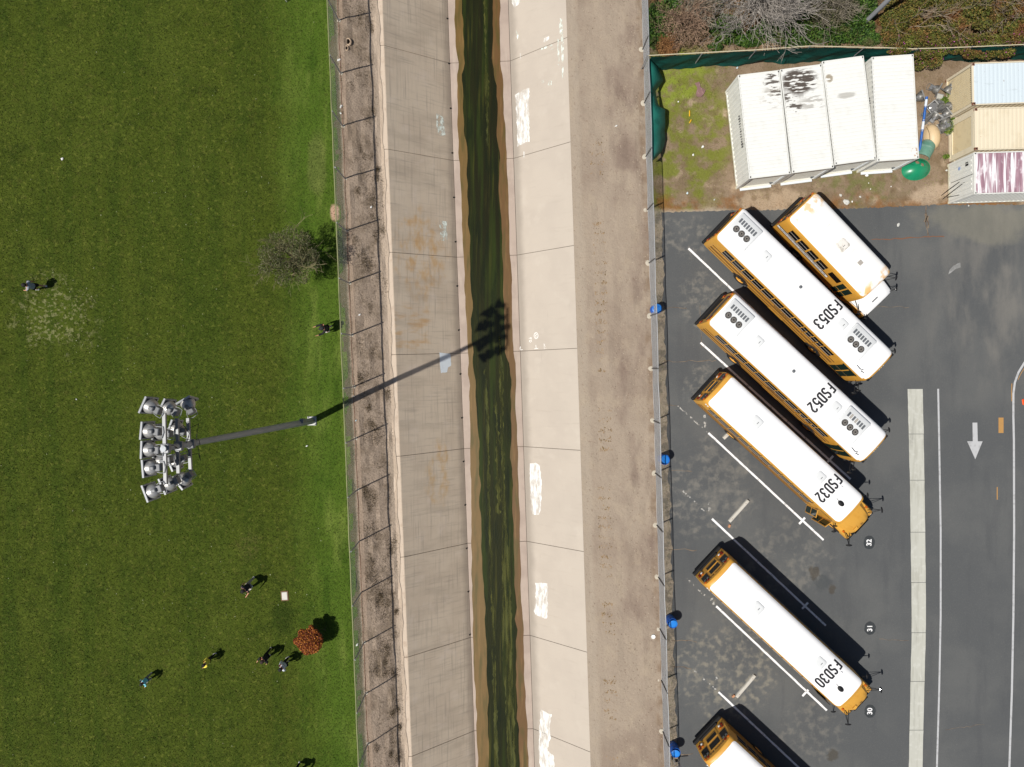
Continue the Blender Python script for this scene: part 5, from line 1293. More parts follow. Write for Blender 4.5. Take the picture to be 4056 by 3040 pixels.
        mb = MB(); corr(mb, W - 0.7, H - 0.7, 0, 0.075, 0.012, lambda a, b, h: Vector((a, -L / 2 + 0.07 - h, H / 2 + b))); mb.build('inset_panel', C_CRSIDE, t)
        mb = MB()
        for s in (-1, 1): mb.box((s * (W / 2 - 0.24), -L / 2 + 0.05, H / 2), (0.20, 0.07, H - 0.3))
        for z in (0.28, H - 0.26): mb.box((0, -L / 2 + 0.05, z), (W - 0.68, 0.068, 0.20))
        mb.build('panel_frame', wallmat, t)
    return t
def cplace(t, centre, angle_deg, z=2.56):
    p = P(*centre, z); t.location = (p.x, p.y, -0.03); t.rotation_euler = (0, 0, math.radians(angle_deg))
GRPW = 'white storage containers in a row'
cA = container('storage_container', 'white container at the left end of the row, sloping side wall showing', 6.06, C_RFA, C_WH, 'roller', group=GRPW); cplace(cA, (3028, 494), 6.8)
cB = container('storage_container', 'second white container from the left, roof badly patched with dark rust', 6.06, C_RFB, C_WH, 'roller', group=GRPW); cplace(cB, (3197, 471), 7.4)
cC = container('storage_container', 'third white container from the left, one grey smear on its roof', 6.06, C_RFC, C_WH, 'roller', group=GRPW); cplace(cC, (3364, 438), 7.8)
cD = container('storage_container', 'white container at the right end of the row beside the green dome', 6.06, stained_white('white_roof_bare', [((1.0, -2.6, 2.6), (0.25, 0.3, 1), 0.5, 3, 0.8, srgb(176, 140, 104))], RUSTB, (3, 3, 1)), C_WH, 'roller', group=GRPW); cplace(cD, (3547, 428), 4.0)
for c in (cA, cD):                       # worn stencil row, too faded to read
    q = random.Random(5); mb = MB()
    for k in range(13):
        hgt = q.uniform(0.16, 0.30); mb.box((-1.264, -1.0 + 0.15 * k, 2.08 + q.uniform(-.03, .03)), (0.006, q.uniform(0.03, 0.10), hgt))
    mb.build('faded_stencil', C_INK, c)
def eplace(t, tl, bl, L, z=2.56, W=2.44):
    a, b = P(*tl, z), P(*bl, z); ax = (b - a).normalized(); d = Vector((-ax.y, ax.x, 0))
    if d.x < 0: d = -d
    d = Vector((math.cos(math.atan2(d.y, d.x) * 0.35), math.sin(math.atan2(d.y, d.x) * 0.35), 0))
    c = (a + b) / 2 + d * L / 2
    t.location = (c.x, c.y, -0.03); t.rotation_euler = (0, 0, math.atan2(d.y, d.x) - math.pi / 2)
cE = container('storage_container', 'container with pale blue roof and cream siding end wall', 12.19, C_BLUE, C_CREAM, 'siding', pitch_r=0.24, amp_r=0.007); eplace(cE, (3844, 253), (3858, 414), 12.19)
cF = container('storage_container', 'all cream container between the pale blue roofed and maroon streaked ones', 12.19, C_CREAM, C_CREAM, 'inset', pitch_r=0.24, amp_r=0.007); eplace(cF, (3856, 430), (3866, 594), 12.19)
cG = container('storage_container', 'white container with maroon paint wear streaks on its roof', 12.19, C_RFG, C_WH, 'doors', pitch_r=0.26); eplace(cG, (3853, 605), (3864, 770), 12.19)

# ------------------------------------------------------------------ floodlight tower
F_SILV = MAT('spun_aluminium', (0.50, 0.49, 0.465), [((0.26, 0.25, 0.235), [('noise', 4, 4, 0.45, 0.66, 1)], 0.7)], rough=0.42, metal=0.55, coord='obj')
F_FRAME = MAT('lamp_frame_silver', (0.36, 0.37, 0.38), rough=0.45, metal=0.4)
F_DARK = MAT('lamp_fitting_black', (0.018, 0.018, 0.02), rough=0.6)  # near-black of the lamp back plates and the cables
F_BOX = MAT('ballast_box_grey', (0.20, 0.205, 0.21), [((0.30, 0.30, 0.30), [('noise', 5, 3, 0.5, 0.7, 1)], 0.6)], rough=0.5, metal=0.3, coord='obj')
F_POLE = MAT('grey_steel_pole', (0.33, 0.35, 0.37), [((0.25, 0.265, 0.28), [('noise', (6, 6, 0.6), 4, 0.5, 0.7, 1)], 0.6)], rough=0.55, metal=0.3)
F_ARM = MAT('crossarm_galvanised', (0.22, 0.225, 0.23), [((0.15, 0.155, 0.16), [('noise', 3, 4, 0.5, 0.7, 2)], 0.6)], rough=0.5, metal=0.35)
F_GLASS = MAT('lamp_glass', (0.16, 0.16, 0.16), rough=0.1, spec=0.6)
F_OLD = MAT('dirty_aluminium', (0.24, 0.235, 0.22), [((0.12, 0.115, 0.105), [('noise', 5, 4, 0.42, 0.66, 1)], 0.8)], rough=0.45, metal=0.5, coord='obj')
F_OLDF = MAT('dirty_lamp_frame', (0.26, 0.26, 0.25), rough=0.5, metal=0.4)
def floodlight(name, parent, F_SILV=F_SILV, F_FRAME=F_FRAME):
    """axis -x is the beam: square visor frame in front, spun dome behind, ballast box at the back, yoke to the arm"""
    R = Matrix.Rotation(math.pi / 2, 4, 'Y')
    mb = MB(); mb.lathe([(0.275, -0.04), (0.27, 0.05), (0.245, 0.16), (0.195, 0.25), (0.12, 0.31), (0.0, 0.335)], 20, R); d = mb.build(name, F_SILV, parent, True)
    mb = MB(); s = 0.29
    for y, z, sy, sz in ((s, 0, 0.05, 2 * s + 0.05), (-s, 0, 0.05, 2 * s + 0.05), (0, s, 2 * s - 0.05, 0.05), (0, -s, 2 * s - 0.05, 0.05)): mb.box((-0.05, y, z), (0.075, sy, sz))
    mb.build('visor_frame', F_FRAME, d)
    mb = MB(); mb.box((-0.03, 0, 0), (0.02, 0.53, 0.53)); mb.build('back_plate', F_DARK, d)
    mb = MB(); mb.lathe([(0.26, -0.06), (0.24, -0.07), (0, -0.09)], 18, R); mb.build('lens', F_GLASS, d, True)
    mb = MB(); mb.bbox((0.40, 0, 0.02), (0.20, 0.26, 0.22), 0.02); mb.build('ballast_box', F_BOX, d)
    mb = MB(); mb.bbox((0.24, 0, 0.17), (0.20, 0.13, 0.16), 0.02); mb.build('socket_cover', F_BOX, d)
    mb = MB(); mb.tube([(0.30, -0.17, 0.02), (0.44, -0.20, 0.03), (0.62, -0.20, 0.05), (0.66, 0, 0.05), (0.62, 0.20, 0.05), (0.44, 0.20, 0.03), (0.30, 0.17, 0.02)], 0.014, 6); mb.build('yoke', F_FRAME, d)
    return d
tb = P(1236, 1668, 0); tt = P(651, 1778, 18.84)
tower = thing('floodlight_tower', 'tall grey floodlight pole on the lawn with three crossarms of silver lamps', 'light pole', (tb.x, tb.y, 0))
ax = (tt - tb); ax_n = ax.normalized()
def on_pole(z): return ax * (z / 18.84)
mb = MB(); mb.tube([on_pole(z) for z in (0.03, 4, 8, 12, 16, 18.95)], [0.20, 0.185, 0.165, 0.145, 0.125, 0.11], 16); mb.build('pole', F_POLE, tower, True)
mb = MB(); mb.bbox((0, 0, 0.05), (0.56, 0.56, 0.07), 0.03); bp = mb.build('base_plate', MAT('pale_base_plate', (0.55, 0.55, 0.52), rough=0.5), tower)
for a in (45, 135, 225, 315):
    mb = MB(); mb.lathe([(0.035, 0), (0.035, 0.07), (0, 0.075)], 8, Matrix.Translation((0.31 * math.cos(math.radians(a)), 0.31 * math.sin(math.radians(a)), 0.085))); mb.build('anchor_bolt', F_BOX, bp)
mb = MB(); mb.bbox((0.16, 0.20, 2.6), (0.22, 0.28, 0.45), 0.02); mb.build('junction_box', F_BOX, tower)
mb = MB(); mb.tube([(0.22, 0.02, 0.1), (0.2, 0.05, 1.2), (0.2, 0.14, 2.4)], 0.03, 6); mb.build('conduit', F_BOX, tower)
arms = [(18.75, 2.55, 0.0), (17.74, 2.15, 0.0), (16.73, 2.15, 0.0)]
armsY = [((545, 440), (562, 1335)), ((705, 505), (725, 1195)), ((845, 500), (878, 1168))]
lamps = [
    [(360, 345, -24), (345, 655, -6), (348, 892, -3), (365, 1125, 4), (390, 1425, 20)],
    [(590, 365, -26), (490, 680, -6), (498, 1040, 6), (600, 1335, 24)],
    [(838, 305, -60), (690, 625, -20), (690, 1050, 22), (785, 1285, 38)]]
for i, (z, ln, _) in enumerate(arms):
    (xa, ya), (xb, yb) = armsY[i]
    A = P(480 + xa / 3.1875, 1500 + ya / 3.1875, z) - tb; Bv = P(480 + xb / 3.1875, 1500 + yb / 3.1875, z) - tb
    dd = (Bv - A).normalized(); an = math.atan2(dd.y, dd.x)
    mb = MB(); mb.box((A + Bv) / 2, ((Bv - A).length, 0.115, 0.115), Matrix.Rotation(an, 3, 'Z')); arm = mb.build('crossarm', F_ARM, tower)
    c = on_pole(z); m = (A + Bv) / 2
    mb = MB(); mb.bbox((c.x, c.y, z), (0.32, 0.36, 0.18), 0.03); mb.build('clamp', F_ARM, arm)
    mb = MB(); mb.tube([c, c.lerp(Vector((m.x, c.y, z)), 1.0)], 0.05, 6); mb.build('bracket', F_ARM, arm)
    for (x, y, rot) in lamps[i]:
        zl = z - 0.28 if i else z - 0.12
        p = P(480 + x / 3.1875, 1500 + y / 3.1875, zl) - tb
        d = floodlight('floodlight', tower); d.location = p; d.rotation_euler = (0, math.radians(-14), math.radians(rot)); d.scale = (1.04, 1.04, 1.04)
    mb = MB(); g = random.Random(i)
    for q in range(3):
        a = A.lerp(Bv, 0.2 + 0.25 * q); mb.tube([a, a + Vector((g.uniform(.1, .3), g.uniform(-.2, .2), -0.25)), a + Vector((g.uniform(.1, .3), g.uniform(-.4, .4), -0.45)), on_pole(z - 0.6)], 0.012, 5)
    mb.build('cable', F_DARK, arm)

# ------------------------------------------------------------------ things in the storage yard
def lay_flood(px, py, z, rot, tilt, roll, label):
    t = thing('discarded_floodlight', label, 'floodlight', P(px, py, 0), math.radians(rot), 'discarded floodlights heaped between the containers')
    t.location.z = -0.03
    d = floodlight('lamp_dome', t, F_OLD, F_OLDF); d.location = (0, 0, z); d.rotation_euler = (math.radians(roll), math.radians(tilt), 0)
for px, py, z, rot, tilt, roll, lb in [
    (3704, 364, 0.30, 150, 20, 0, 'discarded silver floodlight at the north end of the junk heap'),
    (3743, 368, 0.28, 60, -30, 20, 'discarded floodlight in the grass beside the cream siding wall'),
    (3686, 432, 0.30, 40, 70, 0, 'discarded floodlight standing box up beside the blue tube'),
    (3752, 428, 0.30, 175, 10, 0, 'discarded floodlight with big round dome against the cream container'),
    (3714, 438, 0.45, 100, 20, 20, 'discarded floodlight in the middle of the heap under the framed panel'),
    (3699, 462, 0.30, 235, 25, 0, 'discarded floodlight with browned dome in the heap centre'),
    (3743, 455, 0.30, 215, 15, 10, 'discarded floodlight resting on the grass edge of the heap'),
    (3735, 486, 0.25, 280, -20, 30, 'discarded floodlight lying with its bright reflector facing up'),
    (3671, 472, 0.25, 130, 30, 0, 'discarded floodlight squeezed beside the white container'),
    (3725, 512, 0.22, 20, -60, 0, 'broken floodlight shell at the south end of the heap'),
    (3640, 388, 0.22, 200, 10, 0, 'dark broken floodlight tight against the white container wall')]:
    lay_flood(px, py, z, rot, tilt, roll, lb)
t = thing('broken_lamp_reflector', 'small loose grey reflector bowl on the dirt south of the heap', 'reflector', P(3754, 528, 0))
mb = MB(); mb.lathe([(0.17, 0.0), (0.165, 0.05), (0.13, 0.14), (0.06, 0.2), (0, 0.21)], 16, Matrix.Rotation(0.5, 4, 'X')); mb.build('bowl', F_SILV, t, True)
mb = MB(); mb.lathe([(0.05, 0.2), (0.05, 0.27), (0, 0.28)], 10, Matrix.Rotation(0.5, 4, 'X')); mb.build('socket', F_BOX, t)
t = thing('framed_panel', 'flat framed grey panel lying among the discarded floodlights', 'panel', P(3713, 395, 0) + Vector((0, 0, 0.2)), math.radians(-14))
mb = MB(); mb.box((0, 0, 0), (0.34, 0.48, 0.02)); mb.build('pane', MAT('panel_glass', srgb(176, 176, 168), [(srgb(84, 84, 80), [('axis', (0, 1, 0), -0.06, -0.09)], 1.0)], rough=0.4, coord='obj'), t)
mb = MB()
for sx_, sy_, cx, cy in ((0.03, 0.54, -0.185, 0), (0.03, 0.54, 0.185, 0), (0.34, 0.03, 0, 0.255), (0.34, 0.03, 0, -0.255)): mb.box((cx, cy, 0.005), (sx_, sy_, 0.05))
mb.build('frame', F_FRAME, t)
t = thing('blue_tube', 'long blue and white banded tube leaning beside the white container', 'tube')
a, b = P(3671, 384, 0.75), P(3642, 600, 0.2)
Y_BLUE = MAT('blue_paint', srgb(30, 92, 168), [(srgb(20, 66, 130), [('noise', 3, 4, 0.5, 0.7, 1)], 0.6)], rough=0.4)
mb = MB(); mb.tube([a.lerp(b, f) for f in (0, 0.5, 1)], 0.075, 12); mb.build('tube', Y_BLUE, t, True)
for f0, f1 in ((0.05, 0.17), (0.45, 0.60)):
    mb = MB(); mb.tube([a.lerp(b, f0), a.lerp(b, f1)], 0.079, 12); mb.build('white_band', MAT('tube_band', srgb(206, 214, 224), rough=0.4), t, True)
for f in (0.18, 0.42, 0.62):
    mb = MB(); mb.tube([a.lerp(b, f), a.lerp(b, f + 0.012)], 0.088, 12); mb.build('collar', F_FRAME, t, True)
# tan shell, green fibreglass pieces
S_TAN = MAT('tan_fibreglass', srgb(206, 182, 144), [(srgb(180, 156, 120), [('noise', 2, 5, 0.5, 0.7, 1)], 0.6)], rough=0.5, coord='obj')
S_TANI = MAT('broken_shell_edge', srgb(236, 226, 206), rough=0.7)
t = thing('tan_shell', 'broken tan fibreglass half shell lying beside the white container', 'shell', P(3688, 545, 0), math.radians(8))
mb = MB(); mb.lathe([(1.0, 0.0), (0.97, 0.14), (0.84, 0.34), (0.6, 0.48), (0.3, 0.56), (0, 0.58)], 24, None, 0.46, 0.80); mb.build('shell', S_TAN, t, True)
mb = MB(); mb.tube([(-0.33 + 0.0 * k, -0.6 + 0.2 * k, 0.10 + 0.32 * math.sin(math.pi * (k + 1) / 8)) for k in range(7)], 0.02, 6); mb.build('seam', MAT('shell_seam', srgb(120, 100, 74), rough=0.8), t)
g = random.Random(3)
for k in range(6):
    mb = MB(); mb.prism([(0, 0), (g.uniform(.08, .16), g.uniform(-.05, .05)), (g.uniform(.02, .1), g.uniform(.06, .14))], 0, 0.015, Matrix.Translation((0.34 + 0.05 * g.random(), -0.05 + 0.13 * k, 0.16 + 0.1 * g.random())) @ Matrix.Rotation(g.uniform(0, 6), 4, 'Z') @ Matrix.Rotation(0.6, 4, 'X')); mb.build('broken_flake', S_TANI, t)
S_GR = MAT('green_fibreglass', srgb(26, 134, 94), [(srgb(18, 104, 74), [('noise', 2.5, 5, 0.5, 0.7, 1)], 0.6)], rough=0.32, spec=0.5, coord='obj')
S_GG = MAT('faded_green_fibreglass', srgb(98, 140, 124), [(srgb(150, 176, 164), [('noise', (1, 5, 1), 4, 0.5, 0.66, 2)], 0.7), (srgb(70, 112, 98), [('noise', 2, 4, 0.5, 0.7, 3)], 0.5)], rough=0.45, coord='obj')
t = thing('faded_green_hood', 'faded green fibreglass tunnel piece between the tan shell and the green dome', 'tunnel', P(3663, 598, 0), math.radians(-25))
mb = MB()
rings = []
for r_, (x, ro, zc) in enumerate([(-0.45, 0.42, 0.36), (0.0, 0.46, 0.40), (0.35, 0.44, 0.38), (0.55, 0.36, 0.32), (0.64, 0.22, 0.24)]):
    rings.append([Vector((-y_, x, z_)) for y_, z_ in [(ro * math.cos(a), max(0.0, zc * 0.2 + ro * math.sin(a))) for a in np.linspace(0, math.pi, 14)]])
mb.loft(rings, cap1=True); mb.build('hood', S_GG, t, True)
mb = MB(); mb.tube([(-0.42 * math.cos(a), -0.45, max(0.01, 0.07 + 0.42 * math.sin(a))) for a in np.linspace(0, math.pi, 14)], 0.03, 6); mb.build('rim', S_GG, t, True)
t = thing('green_dome', 'shiny green fibreglass dome with round holes beside the white container', 'dome', P(3627, 672, 0), 0.2)
mb = MB(); holes = [(0.22, 0.14, 0.13), (-0.02, 0.36, 0.14)]
vs = []; fs = []; nr, na = 14, 40
for i in range(nr + 1):
    r = i / nr
    for k in range(na):
        a = 2 * math.pi * k / na; vs.append(Vector((0.88 * r * math.cos(a), 0.66 * r * math.sin(a), 0.42 * (1 - r ** 2.2) + 0.03)))
for i in range(nr):
    for k in range(na):
        j = (k + 1) % na; q = (i * na + k, i * na + j, (i + 1) * na + j, (i + 1) * na + k)
        c = sum((vs[x] for x in q), Vector()) / 4
        if any((c.x - hx) ** 2 + (c.y - hy) ** 2 < hr * hr for hx, hy, hr in holes): continue
        fs.append(q)
mb.add(vs, fs); mb.build('dome', S_GR, t, True)
for hx, hy, hr in holes:
    z = 0.42 * (1 - math.hypot(hx / 0.88, hy / 0.66) ** 2.2) + 0.03
    mb = MB(); mb.tube([(hx + hr * math.cos(a), hy + hr * math.sin(a), 0.42 * (1 - min(1, math.hypot((hx + hr * math.cos(a)) / 0.88, (hy + hr * math.sin(a)) / 0.66)) ** 2.2) + 0.04) for a in np.linspace(0, 2 * math.pi, 17)], 0.024, 6); mb.build('hole_rim', S_GR, t, True)
mb = MB(); mb.tube([(0.88 * math.cos(a), 0.66 * math.sin(a), 0.025) for a in np.linspace(0, 2 * math.pi, 41)], 0.025, 6); mb.build('base_rim', S_GR, t, True)
# loose black bars leaning out of the maroon container doors
t = thing('leaning_bars', 'two thin black bars propped against the maroon streaked container doors', 'bars')
for (x0, y0, z0), (x1, y1, z1) in (((3734, 790, 0.02), (3834, 712, 1.9)), ((3729, 775, 0.02), (3800, 722, 1.4))):
    mb = MB(); mb.tube([P(x0, y0, z0), P(x1, y1, z1)], 0.022, 6); mb.build('bar', B_BLACK, t)
mb = MB(); mb.tube([P(3752, 783, 0.6), P(3816, 770, 1.3)], 0.018, 6); mb.build('bar', B_BLACK, t)

# pallet behind the screened fence
t = thing('wooden_pallet', 'weathered wooden pallet behind the green screen fence', 'pallet', P(3060, 182, 0.1), math.radians(2))
W_PAL = MAT('grey_weathered_wood', srgb(150, 130, 104), [(srgb(110, 94, 74), [('noise', (2, 9, 2), 4, 0.5, 0.7, 1)], 0.7)], rough=0.9, coord='obj')
for k in range(9):
    mb = MB(); mb.box((-0.64 + 0.16 * k, 0, 0.06), (0.10, 1.0, 0.022)); mb.build('slat', W_PAL, t)
for y in (-0.44, 0, 0.44):
    mb = MB(); mb.box((0, y, 0.0), (1.4, 0.05, 0.095)); mb.build('stringer', W_PAL, t)

# barrels
K_BLUE = MAT('blue_barrel_plastic', srgb(24, 92, 186), [(srgb(16, 62, 140), [('noise', 3, 4, 0.5, 0.7, 1)], 0.5)], rough=0.4, coord='obj')
K_BLUEL = MAT('light_blue_barrel_lid', srgb(44, 130, 216), [(srgb(30, 104, 190), [('noise', 4, 4, 0.5, 0.7, 1)], 0.5)], rough=0.4, coord='obj')
K_INS = MAT('barrel_inside', srgb(12, 44, 100), rough=0.6)
def barrel(px, py, label, open_, rot):
    c = P(px, py, 0.88); t = thing('blue_barrel', label, 'barrel', (c.x, c.y, 0), rot, 'blue rubbish barrels along the low fence')
    mb = MB(); mb.lathe([(0.25, 0.0), (0.285, 0.04), (0.29, 0.28), (0.305, 0.30), (0.305, 0.33), (0.29, 0.35), (0.29, 0.58), (0.305, 0.60), (0.305, 0.63), (0.29, 0.65), (0.285, 0.84), (0.30, 0.86), (0.30, 0.89), (0.275, 0.89), (0.27, 0.70), (0.0, 0.68)], 26); mb.build('drum', [K_BLUE], t, True)
    if open_:
        # lid hangs half off, tilted
        mb = MB(); mb.lathe([(0.27, 0.0), (0.27, 0.03), (0.24, 0.045), (0.1, 0.05), (0, 0.05)], 24, Matrix.Translation((0.03, -0.06, 0.86)) @ Matrix.Rotation(0.22, 4, 'X')); mb.build('lid', K_BLUEL, t, True)
    else:
        mb = MB(); mb.lathe([(0.295, 0.885), (0.295, 0.905), (0.26, 0.92), (0.255, 0.91), (0, 0.915)], 24); l = mb.build('lid', K_BLUEL, t, True)
        mb = MB(); mb.lathe([(0.035, 0.915), (0.035, 0.935), (0, 0.935)], 10, Matrix.Translation((0.12, 0.1, 0))); mb.lathe([(0.035, 0.915), (0.035, 0.935), (0, 0.935)], 10, Matrix.Translation((-0.14, -0.06, 0))); mb.build('bung', K_BLUE, l)
barrel(2603, 1224, 'topmost blue barrel in the photo, tight against the low fence', False, 0.3)
barrel(2633, 1823, 'blue barrel level with the rear of the bus numbered FSD32', True, 1.9)
barrel(2664, 2470, 'blue barrel level with the rear half of the bus numbered FSD30', True, 0.2)
barrel(2676, 2982, 'blue barrel standing next to the white hand truck', True, -0.5)
t = thing('hand_truck', 'white metal hand truck beside the lowest blue barrel', 'hand truck', P(2675, 3008, 0), 0.1)
M_HT = MAT('white_enamel', srgb(228, 228, 226), rough=0.4)
for s in (-1, 1):
    mb = MB(); mb.tube([(s * 0.16, 0.12, 0.08), (s * 0.16, 0.02, 0.6), (s * 0.14, -0.06, 1.12)], 0.016, 6); mb.build('side_rail', M_HT, t)
    mb = MB(); mb.lathe([(0.0, -0.03), (0.1, -0.03), (0.11, 0), (0.1, 0.03), (0, 0.03)], 14, Matrix.Translation((s * 0.22, 0.16, 0.11)) @ Matrix.Rotation(math.pi / 2, 4, 'Y')); mb.build('wheel', B_TYRE, t, True)
mb = MB(); mb.bbox((0, -0.07, 1.13), (0.34, 0.07, 0.06), 0.015); mb.build('handle', M_HT, t)
for z, y in ((0.35, 0.07), (0.8, -0.01)):
    mb = MB(); mb.box((0, y, z), (0.31, 0.02, 0.05)); mb.build('cross_bar', M_HT, t)
mb = MB(); mb.box((0, 0.26, 0.03), (0.36, 0.26, 0.012)); mb.build('toe_plate', M_HT, t)
mb = MB(); mb.bbox((0, 0.14, 0.42), (0.18, 0.12, 0.16), 0.02); mb.build('battery_box', B_BLACK, t)

# wheel stops and loose bricks
W_ST = MAT('wheel_stop_concrete', srgb(196, 192, 182), [(srgb(166, 160, 148), [('noise', 4, 5, 0.5, 0.7, 1)], 0.6), (srgb(150, 110, 90), [('noise', 6, 4, 0.66, 0.74, 2)], 0.6)], rough=0.9, coord='obj')
W_BR = MAT('loose_brick', srgb(190, 140, 106), [(srgb(160, 112, 84), [('noise', 8, 4, 0.5, 0.7, 1)], 0.6)], rough=0.9, coord='obj')
def wheel_stop(a, b, label):
    A, B = P(*a, 0.06), P(*b, 0.06); d = B - A; L = d.length
    t = thing('wheel_stop', label, 'wheel stop', ((A.x + B.x) / 2, (A.y + B.y) / 2, 0.003), math.atan2(d.y, d.x), 'concrete wheel stops')
    mb = MB(); sec = [(-0.115, 0), (-0.10, 0.09), (-0.075, 0.125), (0.075, 0.125), (0.10, 0.09), (0.115, 0)]
    mb.loft([[Vector((x, y * k, z * k2)) for y, z in sec] for x, k, k2 in ((-L / 2, 0.92, 0.9), (-L / 2 + 0.03, 1, 1), (L / 2 - 0.03, 1, 1), (L / 2, 0.92, 0.9))], closed=True, cap0=True, cap1=True)
    mb.build('block', W_ST, t)
    for x in (-L * 0.36, L * 0.36):
        mb = MB(); mb.lathe([(0.02, 0.12), (0.02, 0.135), (0, 0.138)], 8, Matrix.Translation((x, 0, 0))); mb.build('anchor_pin', C_RUST, t)
wheel_stop((2889, 2067), (2964, 1983), 'pale wheel stop in the empty stall between the FSD32 and FSD30 buses')
wheel_stop((2917, 2762), (2990, 2676), 'pale wheel stop below the bus numbered FSD30')
wheel_stop((2866, 1738), (2952, 1655), 'wheel stop mostly hidden under the bus numbered FSD32')
def brick(px, py, r, label):
    t = tag(MB().bbox((0, 0, 0.05), (0.2, 0.13, 0.1), 0.012).build('loose_brick', W_BR), label, 'brick'); t.location = P(px, py, 0.0); t.rotation_euler = (0, 0, r)
brick(2888, 2084, 1.2, 'tan brick off the lower end of the upper wheel stop'); brick(2904, 2757, 0.7, 'pinkish brick at the lower end of the lower wheel stop')
# cone at the right edge
t = thing('traffic_cone', 'orange traffic cone at the right edge of the photo', 'cone', P(4060, 1592, 0.0), 0.2)
CO = MAT('cone_orange', srgb(236, 84, 24), rough=0.5)
mb = MB(); mb.bbox((0, 0, 0.02), (0.36, 0.36, 0.04), 0.03); mb.build('base', CO, t)
mb = MB(); mb.lathe([(0.13, 0.04), (0.115, 0.12), (0.04, 0.66), (0.03, 0.68), (0, 0.68)], 16); mb.build('body', CO, t, True)
mb = MB(); mb.lathe([(0.101, 0.26), (0.081, 0.40)], 16, Matrix.Identity(4)); mb.build('band', B_CLEAR, t, True)
# plastic bag scrap on asphalt
t = tag(MB().poly([P(x, y, 0.012 + 0.02 * (i % 2)) for i, (x, y) in enumerate([(3756, 1088), (3762, 1068), (3776, 1054), (3800, 1041), (3804, 1042), (3805, 1060), (3786, 1066), (3768, 1080)])]).build('plastic_sheet', MAT('dusty_plastic', srgb(132, 132, 130), [(srgb(168, 168, 166), [('noise', 4, 5, 0.5, 0.66, 1)], 0.7)], rough=0.4)), 'crumpled dusty plastic sheet on the open asphalt', 'plastic')

# lawn fixtures
t = thing('utility_cover', 'pale rectangular utility cover set in the lawn above the red shrub', 'utility cover', P(1128, 2361, 0), 0.06)
mb = MB(); mb.bbox((0, 0, 0.03), (0.35, 0.50, 0.05), 0.02); mb.build('lid', MAT('pale_concrete_lid', srgb(206, 204, 194), [(srgb(180, 176, 164), [('noise', 5, 4, 0.5, 0.7, 1)], 0.6)], rough=0.9), t)
mb = MB()
for sx_, sy_, cx, cy in ((0.05, 0.62, -0.205, 0), (0.05, 0.62, 0.205, 0), (0.35, 0.05, 0, 0.285), (0.35, 0.05, 0, -0.285)): mb.box((cx, cy, 0.015), (sx_, sy_, 0.05))
mb.build('frame', MAT('dirt_rim', srgb(120, 96, 70), rough=0.95), t)
M_PAP = MAT('white_litter', srgb(236, 236, 232), rough=0.7)
M_PAPG = MAT('grey_litter', srgb(196, 196, 190), rough=0.8)
M_PAPB = MAT('pale_blue_litter', srgb(200, 216, 222), rough=0.6)
M_PAPY = MAT('yellow_litter', srgb(232, 178, 40), rough=0.5)
def scrap(px, py, r, mat, label, name='litter_scrap', z=0.0, asp=1.0, cat='litter', group='scraps of litter', rot=None):
    g = random.Random(int(px * 7 + py)); n = 8; c = P(px, py, z)
    mb = MB(); ring = []
    for k in range(n):
        a = 2 * math.pi * k / n; q = r * g.uniform(0.6, 1.1); ring.append(Vector((q * math.cos(a), q * asp * math.sin(a), g.uniform(0.0, 0.04))))
    top_ = [v * 0.5 + Vector((0, 0, 0.03 + 0.3 * r * g.random())) for v in ring]
    mb.loft([ring, top_], closed=True, cap0=True, cap1=True)
    o = tag(mb.build(name, mat), label, cat, group); o.location = c + Vector((0, 0, 0.03 if px < 1300 else 0.0)); o.rotation_euler = (0, 0, g.uniform(0, 6) if rot is None else rot)
    return o
scrap(248, 631, 0.10, M_PAP, 'square white paper lying alone on the left lawn', 'paper_sheet')
scrap(304, 1582, 0.06, M_PAP, 'small white scrap on the lawn left of the floodlight tower')
scrap(1217, 1767, 0.09, M_PAP, 'narrow white scrap on the lawn just below the tower base', asp=0.45)
YG = 'scraps of litter in the storage yard'
for px, py, r, m, lb in [
    (2919, 270, 0.09, M_PAPB, 'pale blue scrap at the foot of the green screen fence'), (2687, 404, 0.07, M_PAP, 'white scrap in the middle of the weedy corner'),
    (2783, 583, 0.11, M_PAP, 'white scrap by the lower left container corner'), (2745, 614, 0.10, M_PAP, 'largest white block of litter in the weedy corner'),
    (2722, 766, 0.09, M_PAPB, 'pale blue scrap near the asphalt edge'), (2829, 792, 0.08, M_PAPG, 'grey scrap near the asphalt edge left of the buses'),
    (3433, 696, 0.14, M_PAP, 'long white scrap in front of the third container'), (3353, 800, 0.26, M_PAPG, 'biggest crumpled grey rag near the short bus'),
    (3375, 800, 0.07, M_PAP, 'round white scrap right beside the grey rag'), (3330, 774, 0.13, M_PAPG, 'pale twisted rag above the biggest grey rag'),
    (3407, 780, 0.09, M_PAPG, 'curled pale scrap right of the grey rag'), (3440, 726, 0.05, M_PAP, 'small white scrap below the long white one'),
    (3448, 750, 0.05, M_PAP, 'small white scrap above the asphalt, right of the rags'), (3529, 740, 0.05, M_PAP, 'small white scrap below the green dome'),
    (3558, 891, 0.13, M_PAPG, 'crumpled white scrap on the asphalt north of the lot'), (3836, 816, 0.07, M_PAPG, 'scrap at the foot of the maroon streaked container'),
    (3749, 676, 0.09, M_PAPG, 'scrap beside the lower container door edge'), (2610, 305, 0.05, M_PAPG, 'small grey scrap under the torn windscreen')]:
    scrap(px, py, r, m, lb, group=YG, asp=0.7)
t = tag(MB().bbox((0, 0, 0.03), (0.06, 0.36, 0.05), 0.015).build('yellow_strip', M_PAPY), 'longer yellow plastic strip in the weedy yard corner', 'strip', YG); t.location = P(2731, 451, 0)
